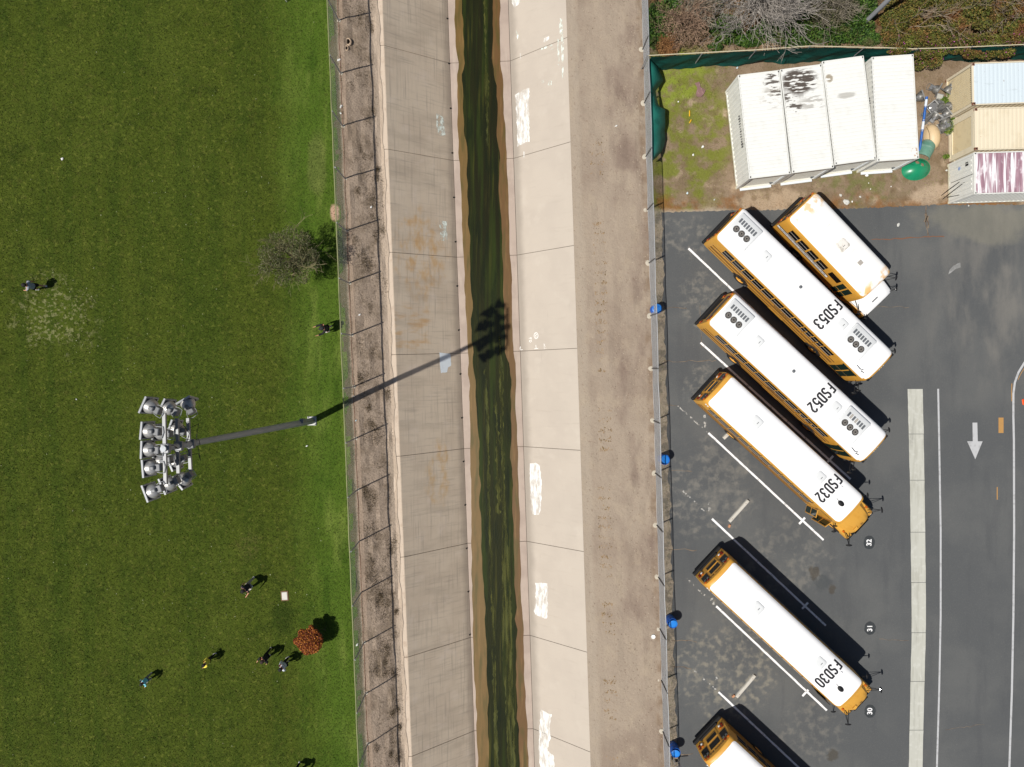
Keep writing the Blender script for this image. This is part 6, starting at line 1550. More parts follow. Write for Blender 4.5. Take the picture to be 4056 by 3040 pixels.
t = tag(MB().bbox((0, 0, 0.03), (0.06, 0.24, 0.05), 0.015).build('yellow_strip', M_PAPY), 'shorter yellow plastic strip in the weedy yard corner', 'strip', YG); t.location = P(2734, 482, 0); t.rotation_euler = (0, 0, -0.5)
t = tag(MB().poly([P(x, y, 0.02 + 0.03 * (i % 3)) for i, (x, y) in enumerate([(2752, 330), (2770, 325), (2775, 345), (2794, 358), (2790, 370), (2778, 385), (2762, 384), (2757, 372), (2762, 350)])]).build('purple_cloth', MAT('dull_purple_cloth', srgb(128, 98, 96), [(srgb(160, 130, 124), [('noise', 4, 4, 0.5, 0.66, 1)], 0.7)], rough=0.9)), 'dull purple cloth lying in the weedy yard corner', 'cloth')
BG = 'scraps of litter on the dirt bank'
for px, py, r, m, lb in [(1343, 240, 0.14, M_PAP, 'white and red litter by the upper part of the lawn fence'), (1352, 423, 0.13, M_PAP, 'largest white litter at the lawn fence foot near the top'),
    (1350, 451, 0.10, M_PAP, 'white litter below the largest one at the lawn fence'), (1464, 815, 0.10, M_PAP, 'white scrap on the bank above the bare tree'),
    (1424, 1247, 0.10, M_PAP, 'white scrap on the bank near the person in black'), (1402, 1570, 0.09, M_PAPG, 'grey scrap on the bank beside the tower shadow'),
    (1411, 1666, 0.08, M_PAPB, 'pale scrap on the bank right of the tower base'), (1415, 2553, 0.12, M_PAP, 'white scrap on the bank right of the red shrub')]:
    o = scrap(px, py, r, m, lb, group=BG, asp=0.6, z=-0.05)
    u, v = toUV(o.location); o.location.z = z_bank(u) + 0.01
o = tag(MB().lathe([(0.0, 0.0), (0.11, 0.0), (0.14, 0.03), (0.135, 0.035), (0.1, 0.012), (0, 0.01)], 18).build('white_plate', M_PAP, None, True), 'white disposable plate on the dirt verge', 'plate'); o.location = P(2587, 2523, 0.0)
o = scrap(2441, 500, 0.11, M_PAP, 'white scrap on the upper dirt verge', asp=0.4, z=-0.2)
# holes dug in the bank
M_HOLE = MAT('burrow_dark', (0.01, 0.008, 0.006), rough=1, spec=0)
M_SPOIL = MAT('burrow_spoil', srgb(196, 172, 146), rough=0.95)
for px, py, r in ((1377, 163, 0.13), (1371, 190, 0.09)):
    c = P(px, py, 0); u, v = toUV(c); c = UV(u, v, z_bank(u) + 0.02)
    mb = MB(); mb.lathe([(r * 1.7, -0.03), (r * 1.3, 0.03), (r, 0.02), (r * 0.8, -0.12)], 12, Matrix.Translation(c), 1, 1.2); mb.mi = 1; mb.lathe([(r * 0.98, 0.005), (0, -0.02)], 12, Matrix.Translation(c), 1, 1.2)
    mb.build('burrow', [M_SPOIL, M_HOLE], bank)
# ------------------------------------------------------------------ people on the lawn
SKIN_T = srgb(196, 142, 112)
def cmat(name, col, rough=0.8): return MAT(name, col, [((col[0] * 0.7, col[1] * 0.7, col[2] * 0.7), [('noise', 7, 3, 0.5, 0.7, 1)], 0.5)], rough=rough, coord='obj')
def skinned(name, verts, edges, radii, mat, parent, root=0, sub=2):
    me = bpy.data.meshes.new(name); me.from_pydata([tuple(v) for v in verts], edges, []); me.materials.append(mat)
    o = link(name, me, parent)
    sk = o.modifiers.new('skin', 'SKIN'); sk.use_smooth_shade = True; sk.branch_smoothing = 0.4
    lay = me.skin_vertices[0].data
    for i, r in enumerate(radii): lay[i].radius = (r[0], r[1]) if isinstance(r, tuple) else (r, r)
    for i in range(len(verts)): lay[i].use_root = (i == root)
    ss = o.modifiers.new('sub', 'SUBSURF'); ss.levels = 1; ss.render_levels = sub
    return o
def person(px, py, heading, h, label, shirt, trousers, hair, long_trousers=True, stride=0.18, arms=(0.35, 0.35), elbows=(0.3, 0.3), lean=0.05, shoe=(0.75, 0.75, 0.75), skin=SKIN_T, long_sleeve=True, cap=None, look=0.0, bag=None):
    """feet at the pixel; +x local is the way the person faces; arms: swing of left/right arm forward (radians)"""
    t = thing('person', label, 'person', P(px, py, 0), heading, 'people on the lawn')
    k = h / 1.72; t.scale = (k * 1.22, k * 1.22, k)
    V3 = lambda x, y, z: Vector((x + lean * max(0, z - 0.9), y, z))
    hipz, shz = 0.93, 1.40
    V = [V3(0, 0, 0.95), V3(0, 0, 1.12), V3(0, 0, 1.30), V3(0, 0, 1.44), V3(0.01, 0, 1.52), V3(0.03, 0, 1.60), V3(0.03, 0, 1.69)]
    R = [(0.155, 0.115), (0.135, 0.10), (0.165, 0.115), (0.085, 0.075), 0.055, (0.078, 0.092), (0.066, 0.078)]
    E = [(0, 1), (1, 2), (2, 3), (3, 4), (4, 5), (5, 6)]
    jo = {}
    for s, nm in ((1, 'L'), (-1, 'R')):
        f = stride * s
        hip, knee, ank, toe = V3(0, s * 0.095, 0.86), V3(f * 0.65 + 0.04, s * 0.10, 0.49), V3(f, s * 0.10, 0.085), V3(f + 0.15, s * 0.115, 0.035)
        b = len(V); V += [hip, knee, ank, toe]; R += [0.088, 0.058, 0.040, 0.034]; E += [(0, b), (b, b + 1), (b + 1, b + 2), (b + 2, b + 3)]
        jo['leg' + nm] = (hip, knee, ank, toe)
        a = arms[0 if s > 0 else 1]; e = elbows[0 if s > 0 else 1]
        sh = V3(0, s * 0.185, 1.40); el = sh + Vector((math.sin(a) * 0.29, s * 0.07, -math.cos(a) * 0.29)); wr = el + Vector((math.sin(a + e) * 0.25, s * 0.0, -math.cos(a + e) * 0.25))
        pd = (wr - el).normalized(); pal = wr + pd * 0.075
        b = len(V); V += [sh, el, wr, pal]; R += [0.052, 0.038, 0.026, (0.034, 0.018)]; E += [(3, b), (b, b + 1), (b + 1, b + 2), (b + 2, b + 3)]
        side = Vector((pd.z, 0, -pd.x)); side = side.normalized() if side.length > 0.1 else Vector((1, 0, 0))
        for q, (off, ln) in enumerate(((0.028, 0.075), (0.010, 0.085), (-0.010, 0.080), (-0.027, 0.062))):
            m1 = pal + side * off + pd * ln * 0.55; m2 = pal + side * off * 1.05 + pd * ln * 0.9 + Vector((0, -s * 0.02, 0))
            i = len(V); V += [m1, m2]; R += [0.009, 0.008]; E += [(b + 3, i), (i, i + 1)]
        th1 = wr + pd * 0.045 + side * 0.04; th2 = th1 + pd * 0.035 + side * 0.012; i = len(V); V += [th1, th2]; R += [0.010, 0.009]; E += [(b + 2, i), (i, i + 1)]
        jo['arm' + nm] = (sh, el, wr)
    body = skinned('body', V, E, R, MAT('skin', skin, rough=0.6, spec=0.35), t)
    # shirt
    sv = [V3(0, 0, 0.90), V3(0, 0, 1.12), V3(0, 0, 1.31), V3(0, 0, 1.44), V3(0.0, 0, 1.475)]; sr = [(0.175, 0.135), (0.152, 0.118), (0.185, 0.135), (0.105, 0.09), (0.07, 0.065)]; se = [(0, 1), (1, 2), (2, 3), (3, 4)]
    for nm in 'LR':
        sh, el, wr = jo['arm' + nm]; b = len(sv)
        if long_sleeve: sv += [sh, el, wr + (el - wr) * 0.08]; sr += [0.068, 0.052, 0.040]; se += [(3, b), (b, b + 1), (b + 1, b + 2)]
        else: sv += [sh, sh.lerp(el, 0.62)]; sr += [0.070, 0.062]; se += [(3, b), (b, b + 1)]
    sr = [(r[0] * 1.14, r[1] * 1.14) if isinstance(r, tuple) else r * 1.14 for r in sr]
    skinned('shirt', sv, se, sr, cmat('shirt_cloth', shirt), t, root=1)
    # trousers or shorts
    tv = [V3(0, 0, 0.97)]; tr = [(0.165, 0.125)]; te = []
    for nm in 'LR':
        hip, knee, ank, toe = jo['leg' + nm]; b = len(tv)
        if long_trousers: tv += [hip, knee, ank + (knee - ank) * 0.08]; tr += [0.108, 0.078, 0.062]; te += [(0, b), (b, b + 1), (b + 1, b + 2)]
        else: tv += [hip, hip.lerp(knee, 0.85)]; tr += [0.112, 0.10]; te += [(0, b), (b, b + 1)]
    skinned('trousers', tv, te, tr, cmat('trouser_cloth', trousers), t)
    # shoes
    for nm in 'LR':
        hip, knee, ank, toe = jo['leg' + nm]; M = Matrix.Translation(((ank.x + toe.x) / 2 + 0.0, (ank.y + toe.y) / 2, 0.0))
        mb = MB(); prof = [(-0.13, 0.035, 0.07), (-0.09, 0.043, 0.10), (0.0, 0.045, 0.085), (0.08, 0.048, 0.06), (0.13, 0.03, 0.04)]
        mb.loft([[M @ Vector((x, y, z)) for y, z in ((-w, 0.004), (-w, zz * 0.6), (-w * 0.5, zz), (w * 0.5, zz), (w, zz * 0.6), (w, 0.004))] for x, w, zz in prof], closed=True, cap0=True, cap1=True)
        mb.build('shoe', cmat('shoe', shoe), t, True)
    # face and hair
    hc = V3(0.035, 0, 1.645)
    H = thing('head_detail', None, None); H.parent = t; H.location = hc; H.rotation_euler = (0, 0, look)
    bpy.data.objects.remove(H)
    Mh = Matrix.Translation(hc) @ Matrix.Rotation(look, 4, 'Z')
    mb = MB(); prof = [(0.0, 0.118), (0.05, 0.108), (0.085, 0.075), (0.098, 0.025), (0.092, -0.02), (0.075, -0.06)]
    mb.lathe(prof, 14, Mh @ Matrix.Translation((-0.018, 0, 0.012)) @ Matrix.Rotation(-0.28, 4, 'Y') @ Matrix.Scale(1.2, 4), 1.08, 0.94); mb.build('hair', cmat('hair', hair), t, True)
    mb = MB(); mb.add([Mh @ Vector(q) for q in ((0.083, -0.014, -0.03), (0.083, 0.014, -0.03), (0.086, 0, 0.01), (0.108, 0, -0.025))], [(0, 1, 3), (1, 2, 3), (2, 0, 3), (0, 2, 1)]); mb.build('nose', MAT('skin_nose', skin, rough=0.6), t)
    for s in (-1, 1):
        mb = MB(); mb.lathe([(0.0, 0.01), (0.010, 0.005), (0.012, 0), (0.0, -0.006)], 8, Mh @ Matrix.Translation((0.080, s * 0.032, 0.008)) @ Matrix.Rotation(math.pi / 2, 4, 'Y')); mb.build('eye', B_BLACK, t)
        mb = MB(); mb.lathe([(0.0, 0.014), (0.02, 0.01), (0.026, 0), (0.0, -0.01)], 8, Mh @ Matrix.Translation((0.0, s * 0.083, -0.01)) @ Matrix.Rotation(s * -math.pi / 2, 4, 'X'), 0.8, 1.2); mb.build('ear', MAT('skin_ear', skin, rough=0.6), t)
    mb = MB(); mb.box(Mh @ Vector((0.082, 0, -0.055)), (0.012, 0.045, 0.010), Matrix.Rotation(look, 3, 'Z')); mb.build('mouth', MAT('lips', (skin[0] * 0.7, skin[1] * 0.45, skin[2] * 0.45), rough=0.5), t)
    if cap:
        mb = MB(); mb.lathe([(0.0, 0.165), (0.07, 0.15), (0.118, 0.10), (0.128, 0.035)], 16, Mh, 1.08, 0.95)
        mb.prism([(0.07, -0.08), (0.16, -0.06), (0.19, 0), (0.16, 0.06), (0.07, 0.08)], 0.036, 0.046, Mh); mb.build('cap', cmat('cap_cloth', cap), t, True)
    if bag:
        mb = MB(); mb.bbox(V3(-0.17, 0, 1.22), (0.12, 0.28, 0.40), 0.04); mb.build('chest_print', cmat('bag_cloth', bag), t, True)
    return t
BK = (0.010, 0.010, 0.012)
person(168, 1141, math.radians(175), 1.62, 'person in grey shirt and dark shorts beside the worn weed patch', (0.34, 0.38, 0.44), BK, (0.012, 0.010, 0.010), False, 0.20, (0.5, -0.2), (0.4, 0.3), 0.10, (0.8, 0.8, 0.8), long_sleeve=False)
person(1307, 1303, math.radians(200), 1.55, 'person all in black standing close to the lawn fence', BK, (0.016, 0.014, 0.016), (0.012, 0.011, 0.011), False, 0.10, (0.9, 0.8), (1.0, 0.9), 0.10, (0.5, 0.5, 0.5), long_sleeve=True, cap=(0.02, 0.02, 0.022))
person(1002, 2306, math.radians(-125), 1.62, 'person in dark top and pale leggings left of the utility cover', (0.02, 0.018, 0.028), (0.42, 0.36, 0.30), (0.012, 0.010, 0.010), True, 0.24, (0.4, -0.3), (0.9, 0.4), 0.12, (0.8, 0.8, 0.76), long_sleeve=False)
person(845, 2600, math.radians(205), 1.32, 'person in yellow jersey and black trousers', srgb(244, 226, 84), BK, (0.010, 0.009, 0.009), True, 0.24, (0.6, -0.5), (0.5, 0.5), 0.10, (0.6, 0.6, 0.6), long_sleeve=True)
person(1072, 2581, math.radians(235), 1.52, 'person in black clothes next to the red shrub', BK, BK, (0.030, 0.018, 0.014), True, 0.20, (0.3, 0.5), (0.5, 0.8), 0.08, (0.4, 0.4, 0.4), long_sleeve=True)
person(1143, 2612, math.radians(215), 1.52, 'person in pale grey shirt and black trousers below the red shrub', (0.62, 0.66, 0.70), BK, (0.010, 0.009, 0.009), True, 0.08, (0.1, -0.1), (0.2, 0.2), 0.06, (0.5, 0.5, 0.5), long_sleeve=True)
person(600, 2676, math.radians(230), 1.25, 'person in teal jacket and grey trousers at the lower left', srgb(140, 222, 236), (0.24, 0.23, 0.24), (0.012, 0.010, 0.010), True, 0.16, (0.5, 0.3), (0.5, 0.5), 0.06, (0.4, 0.4, 0.4), long_sleeve=True)
person(1190, 3032, math.radians(250), 1.60, 'person in black trousers and white shoes cut off by the bottom edge', BK, BK, (0.012, 0.010, 0.010), True, 0.14, (0.4, -0.3), (0.4, 0.4), 0.05, (0.85, 0.85, 0.85), long_sleeve=True)

# ------------------------------------------------------------------ trees and shrubs
def leafquads(C, size, g, flat=0.6):
    n = len(C); S = g.uniform(size[0], size[1], n)
    a = g.normal(0, 1, (n, 3)); a[:, 2] *= flat; a /= np.linalg.norm(a, axis=1)[:, None]
    b = g.normal(0, 1, (n, 3)); b[:, 2] *= flat; b -= (b * a).sum(1)[:, None] * a; b /= np.linalg.norm(b, axis=1)[:, None]
    a *= S[:, None]; b *= (S * 0.55)[:, None]
    V = np.empty((n, 4, 3)); V[:, 0] = C - a; V[:, 1] = C + b; V[:, 2] = C + a; V[:, 3] = C - b
    return V.reshape(-1, 3), np.arange(n * 4).reshape(n, 4)
def cloud(n, blobs, g, shell=0.5):
    i = g.integers(0, len(blobs), n); B = np.array(blobs)
    d = g.normal(0, 1, (n, 3)); d /= np.linalg.norm(d, axis=1)[:, None]
    r = g.uniform(shell ** 3, 1, n) ** (1 / 3)
    return B[i, :3] + d * r[:, None] * B[i, 3:6]
def foliage(name, parent, n, blobs, size, mat, seed, flat=0.6, shell=0.45):
    g = np.random.default_rng(seed); C = cloud(n, blobs, g, shell); C[:, 2] = np.maximum(C[:, 2], 0.04)
    V, F = leafquads(C, size, g, flat)
    o = link(name, np_mesh(name, V, F, mat, 4, np.repeat(g.uniform(0, 1, n), 4)), parent)
    if name == 'bracts': o['kind'] = 'stuff'
    return o
def leafmat(name, a, b, c, extra=()):
    return MAT(name, a, [(b, [('tint', 0.55, 0.85)], 0.9), (c, [('tint', 0.42, 0.1)], 0.9)] + list(extra), rough=0.65, spec=0.25)
def branches(mb, p, d, L, r, depth, g, spread=0.6, up=0.15, split=(2, 4), rmin=0.006, curl=0.25):
    pts = [p]; rad = [r]; n = 4 if depth > 0 else 3; dd = d.copy()
    for k in range(n):
        dd = (dd + Vector((g.gauss(0, curl), g.gauss(0, curl), g.gauss(0, curl) + up * 0.3))).normalized()
        pts.append(pts[-1] + dd * L / n); rad.append(max(rmin, r * (1 - 0.45 * (k + 1) / n)))
    mb.tube(pts, rad, 5 if r > 0.03 else 3, cap=False)
    if depth <= 0: return
    for q in range(g.randint(*split)):
        k = g.randint(1, n); base = pts[k]
        nd = (dd + Vector((g.gauss(0, spread), g.gauss(0, spread), g.gauss(0, spread * 0.6) + up))).normalized()
        branches(mb, base, nd, L * g.uniform(0.55, 0.85), max(rmin, rad[k] * 0.65), depth - 1, g, spread, up, split, rmin, curl)
# sparse tree on the lawn by the fence
BARK = MAT('grey_brown_bark', srgb(120, 106, 88), [(srgb(86, 72, 58), [('noise', (12, 12, 3), 4, 0.5, 0.7, 1)], 0.7)], rough=0.95, coord='obj')
TWIG = MAT('olive_twig', srgb(134, 126, 92), [(srgb(92, 76, 56), [('noise', 3, 4, 0.5, 0.7, 1)], 0.8)], rough=0.9, coord='obj')
b0 = P(1192, 1040, 0)
tr = thing('bare_tree', 'sparse twiggy tree on the lawn close to the fence', 'tree', b0)
g = random.Random(21); mb = MB(); mb.tube([(0, 0, -0.05), (0.02, 0.01, 0.6), (0.0, 0.03, 1.3), (0.03, 0.0, 1.9)], [0.12, 0.10, 0.085, 0.075], 10); mb.build('trunk', BARK, tr, True)
mb = MB()
for k in range(15):
    a = 2 * math.pi * k / 15 + g.uniform(-.2, .2); el = g.uniform(0.0, 0.9)
    branches(mb, Vector((0.02, 0, g.uniform(1.4, 1.95))), Vector((math.cos(a) * math.cos(el), math.sin(a) * math.cos(el), math.sin(el))), g.uniform(1.0, 1.5), 0.042, 3, g, 0.55, 0.10, (2, 4), 0.007, 0.16)
cr = mb.build('crown', TWIG, tr)
gn = np.random.default_rng(8)
blobs = [(1.25 * math.cos(a) * f, 1.2 * math.sin(a) * f, 2.6 + 0.5 * math.sin(a * 2), 0.5, 0.5, 0.4) for a in np.linspace(0, 6.0, 9) for f in (0.55, 1.1)]
foliage('leaves', cr, 9000, blobs, (0.025, 0.055), leafmat('sparse_olive_leaf', srgb(80, 86, 52), srgb(116, 114, 86), srgb(66, 54, 38)), 3, 0.8, 0.1)
# small round red-orange shrub tree
b0 = P(1248, 2512, 0)
sh = thing('red_shrub', 'small round shrub with rust red and orange leaves on the lawn', 'shrub', b0)
mb = MB(); mb.tube([(0, 0, -0.05), (0.01, 0.0, 0.45), (0.0, 0.02, 0.9)], [0.05, 0.045, 0.035], 8); mb.build('trunk', BARK, sh, True)
gg = random.Random(4); mb = MB()
for k in range(10):
    a = 0.63 * k; branches(mb, Vector((0, 0, 0.6)), Vector((math.cos(a), math.sin(a), 0.8)).normalized(), 0.6, 0.02, 2, gg, 0.5, 0.1, (2, 3), 0.005)
mb.build('branches', BARK, sh)
g5 = random.Random(9)
blobs = [(0, 0, 1.2, 0.82, 0.80, 0.55)] * 10
for _ in range(34):
    a = g5.uniform(0, 6.283); q = g5.uniform(0.15, 0.80); blobs.append((q * math.cos(a), q * math.sin(a), 1.15 + g5.uniform(-.2, .45) * (1 - q * 0.7), g5.uniform(.13, .26), g5.uniform(.13, .26), g5.uniform(.12, .24)))
foliage('crown', sh, 26000, blobs, (0.028, 0.055), leafmat('rust_leaf', srgb(146, 78, 38), srgb(196, 128, 52), srgb(88, 34, 40), [(srgb(110, 110, 40), [('noise', 1.5, 3, 0.56, 0.72, 3)], 0.6)]), 4, 0.7, 0.5)
# staked young tree just past the top edge
t = thing('staked_young_tree', 'young tree with a white stake cut off by the top edge', 'tree', P(1136, 8, 0))
mb = MB(); mb.tube([(0.35, 0.35, -0.02), (0.35, 0.37, 1.6)], 0.04, 8); mb.build('trunk', BARK, t)
mb = MB(); mb.tube([(0, 0, -0.02), (-0.02, 0.05, 1.3)], 0.03, 8); mb.build('stake', MAT('white_stake', srgb(226, 226, 214), rough=0.7), t)
foliage('crown', t, 7000, [(0.35, 0.4, 2.1, 0.9, 0.8, 0.8), (0.7, 0.2, 2.0, 0.5, 0.5, 0.5), (0.0, 0.8, 2.2, 0.6, 0.6, 0.5)], (0.03, 0.06), leafmat('young_tree_leaf', srgb(70, 90, 36), srgb(110, 124, 56), srgb(36, 50, 18)), 5)

# overgrown strip north of the screened fence
IVY = leafmat('ivy_leaf', srgb(54, 84, 30), srgb(88, 116, 44), srgb(24, 42, 14), [(srgb(96, 90, 60), [('noise', 1.4, 4, 0.52, 0.68, 5)], 0.7)])
g = np.random.default_rng(31)
def patch(px, py, rx, ry, zt): c = P(px, py, 0); return (c.x, c.y, zt * 0.4, rx / 63.3, ry / 63.3, zt)
ivy = [patch(2594, 95, 40, 80, 0.45), (patch(2680, 40, 70, 50, 0.5)), patch(2730, 30, 50, 60, 0.5), patch(2790, 95, 45, 45, 0.4), patch(3180, 140, 110, 45, 0.45), patch(3130, 165, 70, 28, 0.35),
       patch(3290, 130, 90, 55, 0.5), patch(3380, 120, 80, 60, 0.5), patch(3360, 70, 60, 50, 0.5), patch(3440, 160, 50, 25, 0.35), patch(2600, 160, 30, 40, 0.3), patch(2830, 190, 30, 14, 0.3), patch(3090, 90, 80, 50, 0.4), patch(2650, 110, 60, 70, 0.4), patch(2870, 120, 70, 60, 0.35), patch(2960, 165, 60, 25, 0.3), patch(3220, 60, 110, 70, 0.5), patch(2780, 10, 80, 60, 0.5), patch(3020, 140, 70, 40, 0.35), patch(3420, 40, 50, 60, 0.5), patch(4030, 130, 60, 50, 0.8)]
C = cloud(52000, ivy, g, 0.0); C = C[C[:, 2] > 0.0]; C = C[C[:, 1] > np.interp(C[:, 0], [p.x for p in sp], [p.y for p in sp]) + 0.15]
C = C[(C[:, 0] * CHC + C[:, 1] * CHS) > U_FENCE_R + 0.25]
V, F = leafquads(C, (0.045, 0.095), g, 0.6)
tag(link('ivy', np_mesh('ivy', V, F, IVY, 4, np.repeat(g.uniform(0, 1, len(C)), 4))), 'bright green ivy spreading over the ground behind the green screen', 'ivy', None, 'stuff')
LIT = leafmat('leaf_litter', srgb(92, 86, 50), srgb(126, 108, 74), srgb(54, 52, 30))
gl_ = np.random.default_rng(77); n_ = 14000
xy_ = np.column_stack([gl_.uniform(P(2570, 0).x, P(4100, 0).x, n_), gl_.uniform(19.0, 25.5, n_)])
k_ = (xy_[:, 1] > np.interp(xy_[:, 0], [p.x for p in sp], [p.y for p in sp]) + 0.1) & ((xy_[:, 0] * CHC + xy_[:, 1] * CHS) > U_FENCE_R + 0.3)
C = np.column_stack([xy_[k_], gl_.uniform(-0.01, 0.05, k_.sum())]); V, F = leafquads(C, (0.03, 0.08), gl_, 0.35)
tag(link('leaf_litter', np_mesh('leaf_litter', V, F, LIT, 4, np.repeat(gl_.uniform(0, 1, len(C)), 4))), 'brown leaf litter covering the ground behind the green screen', 'leaf litter', None, 'stuff')
def twig_shrub(name, label, px, py, rad, h, col, dark, n, seed, leaf=None, r0=0.035, depth=3, cat='shrub'):
    c = P(px, py, 0); t = thing(name, label, cat, c)
    q = random.Random(seed); mb = MB()
    mat = MAT(name + '_twig', col, [(dark, [('noise', 3, 4, 0.5, 0.7, 1)], 0.7)], rough=0.95, coord='obj')
    mt = MB()
    for k in range(3): mt.tube([(0.1 * k - 0.1, 0, -0.05), (0.12 * k - 0.12, 0.03 * k, h * 0.25), (0.2 * k - 0.2, 0.05 * k, h * 0.45)], [r0 * 1.6, r0 * 1.4, r0 * 1.1], 7)
    mt.build('trunk', mat, t)
    for k in range(n):
        a = q.uniform(0, 6.283); el = q.uniform(0.1, 1.3)
        branches(mb, Vector((q.uniform(-.25, .25) * rad, q.uniform(-.2, .2) * rad, h * q.uniform(0.3, 0.5))), Vector((math.cos(a) * math.cos(el), math.sin(a) * math.cos(el), math.sin(el))), rad * q.uniform(0.55, 0.8), r0, depth, q, 0.5, 0.06, (2, 4), 0.008, 0.2)
    cr = mb.build('crown', mat, t)
    if leaf: foliage('leaves', cr, leaf[0], [(0, 0, h * 0.55, rad, rad * 0.8, h * 0.4)], leaf[1], leaf[2], seed)
    return t
twig_shrub('bare_grey_tree', 'large leafless grey tree behind the green screen fence', 2975, 50, 2.7, 3.6, srgb(154, 147, 139), srgb(112, 105, 97), 95, 3, None, 0.036, 3, 'tree')
twig_shrub('dry_shrub', 'brown dry shrub in the corner behind the green screen', 2705, 120, 1.5, 1.2, srgb(150, 124, 104), srgb(110, 88, 70), 34, 5, (3500, (0.03, 0.06), leafmat('dry_leaf', srgb(132, 110, 88), srgb(160, 136, 112), srgb(92, 74, 56))), 0.022)
twig_shrub('dry_shrub', 'grey dry shrub above the brown one at the top edge', 2760, 60, 1.1, 1.3, srgb(150, 142, 126), srgb(112, 104, 90), 24, 6, (1500, (0.03, 0.06), leafmat('dry_leaf_grey', srgb(124, 118, 96), srgb(150, 144, 122), srgb(84, 80, 62))), 0.022)
twig_shrub('dry_shrub', 'dull grey shrub between the leafless tree and the grey post', 3270, 40, 1.7, 1.6, srgb(126, 118, 104), srgb(90, 84, 70), 32, 7, (4500, (0.03, 0.06), leafmat('dull_leaf', srgb(98, 96, 70), srgb(130, 124, 98), srgb(60, 62, 40))), 0.024)
twig_shrub('dry_shrub', 'low rust brown bush against the green screen at its left end', 2640, 195, 0.75, 0.6, srgb(140, 100, 62), srgb(104, 74, 46), 26, 8, (2200, (0.03, 0.05), leafmat('rusty_dry_leaf', srgb(134, 96, 58), srgb(164, 124, 80), srgb(90, 62, 38))), 0.015, 2)
BOU = leafmat('bougainvillea_leaf', srgb(88, 98, 40), srgb(132, 112, 58), srgb(48, 40, 24), [(srgb(132, 84, 56), [('noise', 0.8, 4, 0.5, 0.66, 3)], 0.75), (srgb(118, 126, 52), [('noise', 0.6, 4, 0.56, 0.7, 7)], 0.7)])
MAG = leafmat('magenta_bract', srgb(176, 60, 150), srgb(200, 90, 176), srgb(120, 40, 110))
def bougain(label, px, py, rx, ry, h, seed, over, n=15000, mag=260):
    c = P(px, py, 0); t = thing('bougainvillea', label, 'shrub', c, group='sprawling bushes behind the green screen')
    q = random.Random(seed); mb = MB()
    tw = MAT('bougainvillea_cane', srgb(136, 122, 104), [(srgb(100, 84, 66), [('noise', 3, 4, 0.5, 0.7, 1)], 0.7)], rough=0.95, coord='obj')
    for k in range(16):
        a = q.uniform(0, 6.283); el = q.uniform(0.2, 1.2)
        branches(mb, Vector((q.uniform(-.6, .6) * rx, q.uniform(-.4, .4) * ry, h * 0.35)), Vector((math.cos(a) * math.cos(el), math.sin(a) * math.cos(el), math.sin(el))), 1.5, 0.028, 2, q, 0.5, 0.05, (2, 4), 0.008, 0.2)
    mb.tube([(0, 0, -0.05), (0.05, 0.05, h * 0.5)], [0.09, 0.06], 8); mb.build('canes', tw, t)
    bl = [(q.uniform(-.95, .95) * rx, q.uniform(-.85, .85) * ry, h * q.uniform(0.2, 0.62), q.uniform(.14, .34) * rx, q.uniform(.16, .36) * ry, h * q.uniform(0.15, 0.38)) for _ in range(34)]
    hang = [((P(x, y, z) - c).x, (P(x, y, z) - c).y, z, a_ / 63.3, b_ / 63.3, 0.4) for x, y, z, a_, b_ in over]
    foliage('crown', t, int(n * 1.5), bl, (0.03, 0.08), BOU, seed, 0.6, 0.1)
    if hang: foliage('hanging_crown', t, int(n * 0.55), hang, (0.03, 0.065), BOU, seed + 1, 0.8, 0.1)
    foliage('bracts', t, mag, (hang or bl) , (0.03, 0.055), MAG, seed + 2, 0.8, 0.5)
bougain('olive and rust bougainvillea spilling over the screen beside the fourth white container', 3620, 95, 2.4, 1.5, 1.9, 41, [(3660, 215, 1.6, 42, 18), (3690, 240, 1.0, 45, 30), (3640, 255, 0.7, 24, 22), (3720, 205, 1.5, 40, 14), (3560, 205, 1.7, 45, 8), (3560, 165, 0.9, 70, 26), (3650, 165, 1.0, 80, 26), (3740, 165, 0.9, 60, 26)])
bougain('olive bougainvillea in the top right beside the screen, above the pale blue roof', 3880, 80, 2.5, 1.5, 2.0, 51, [(3800, 200, 1.5, 40, 12), (3850, 215, 1.2, 35, 16), (3910, 215, 1.1, 40, 18), (3985, 210, 1.3, 36, 18), (3820, 160, 0.9, 60, 26), (3900, 158, 1.0, 60, 26), (3990, 155, 1.0, 60, 26), (4060, 150, 1.0, 50, 26)])
bougain('rust coloured bougainvillea at the very top between the post and the right corner', 3740, -40, 3.4, 1.6, 2.0, 61, [], 14000, 60)
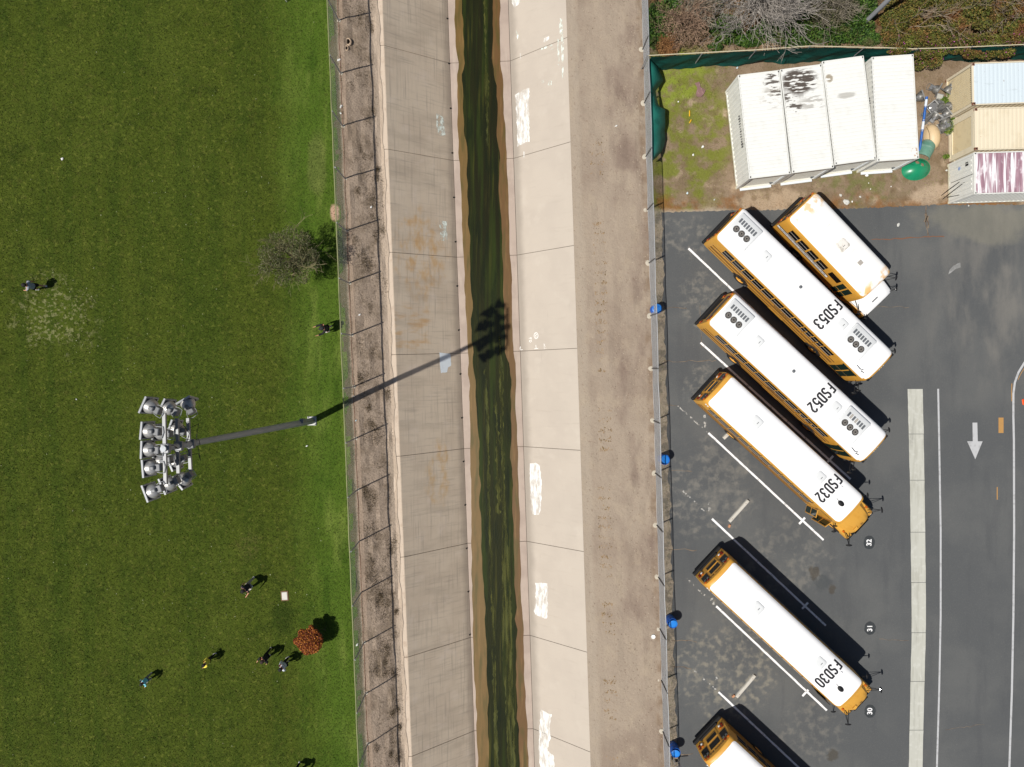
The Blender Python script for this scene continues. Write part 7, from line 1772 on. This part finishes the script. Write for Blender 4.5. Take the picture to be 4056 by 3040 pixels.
bougain('bougainvillea filling the top right corner of the photo', 4050, -10, 2.2, 2.4, 2.0, 71, [], 11000, 60)
# utility post
t = thing('utility_post', 'round grey utility post rising past the top edge', 'post', P(3423, 93, 0))
mb = MB(); mb.tube([(0, 0, -0.1), (0.0, 0, 3), (0.02, 0.0, 7.5)], [0.14, 0.135, 0.12], 14); mb.build('shaft', MAT('grey_timber_post', srgb(150, 152, 156), [(srgb(120, 120, 122), [('noise', (8, 8, 0.8), 4, 0.5, 0.7, 1)], 0.6)], rough=0.8), t, True)
mb = MB(); mb.lathe([(0.145, 0), (0.145, 0.05), (0, 0.08)], 14, Matrix.Translation((0.02, 0, 7.5))); mb.build('cap', F_BOX, t)
# weeds round the junk heap
WEED = leafmat('tall_weed_leaf', srgb(92, 118, 40), srgb(134, 146, 70), srgb(50, 70, 22))
def weed(px, py, rx, ry, h, label, seed, n=1500):
    c = P(px, py, 0); t = thing('weed_clump', label, 'weeds', c, group='green weed clumps by the cream containers')
    q = random.Random(seed); mb = MB()
    for k in range(26):
        a = q.uniform(0, 6.28); f = q.random(); b = Vector((math.cos(a) * rx * f, math.sin(a) * ry * f, -0.04)); mb.tube([b, b + Vector((q.gauss(0, .08), q.gauss(0, .08), h * 0.5)), b + Vector((q.gauss(0, .15), q.gauss(0, .15), h * q.uniform(.7, 1.1)))], [0.008, 0.006, 0.003], 3, False)
    mb.build('stems', WEED, t); foliage('leaves', t, n, [(0, 0, h * 0.45, rx, ry, h * 0.5)], (0.025, 0.07), WEED, seed, 1.2, 0.0)
weed(3756, 366, 0.22, 0.5, 0.5, 'tall green weed at the corner of the cream siding wall', 1)
weed(3733, 410, 0.35, 0.35, 0.35, 'green weed patch beside the framed panel', 2)
weed(3752, 508, 0.55, 0.45, 0.6, 'largest green weed clump against the cream inset panel wall', 3, 2600)
weed(3762, 472, 0.2, 0.3, 0.4, 'small weed where the two cream walls meet', 4, 700)
weed(3745, 622, 0.25, 0.12, 0.2, 'low weed on the dirt below the cream container', 5, 400)
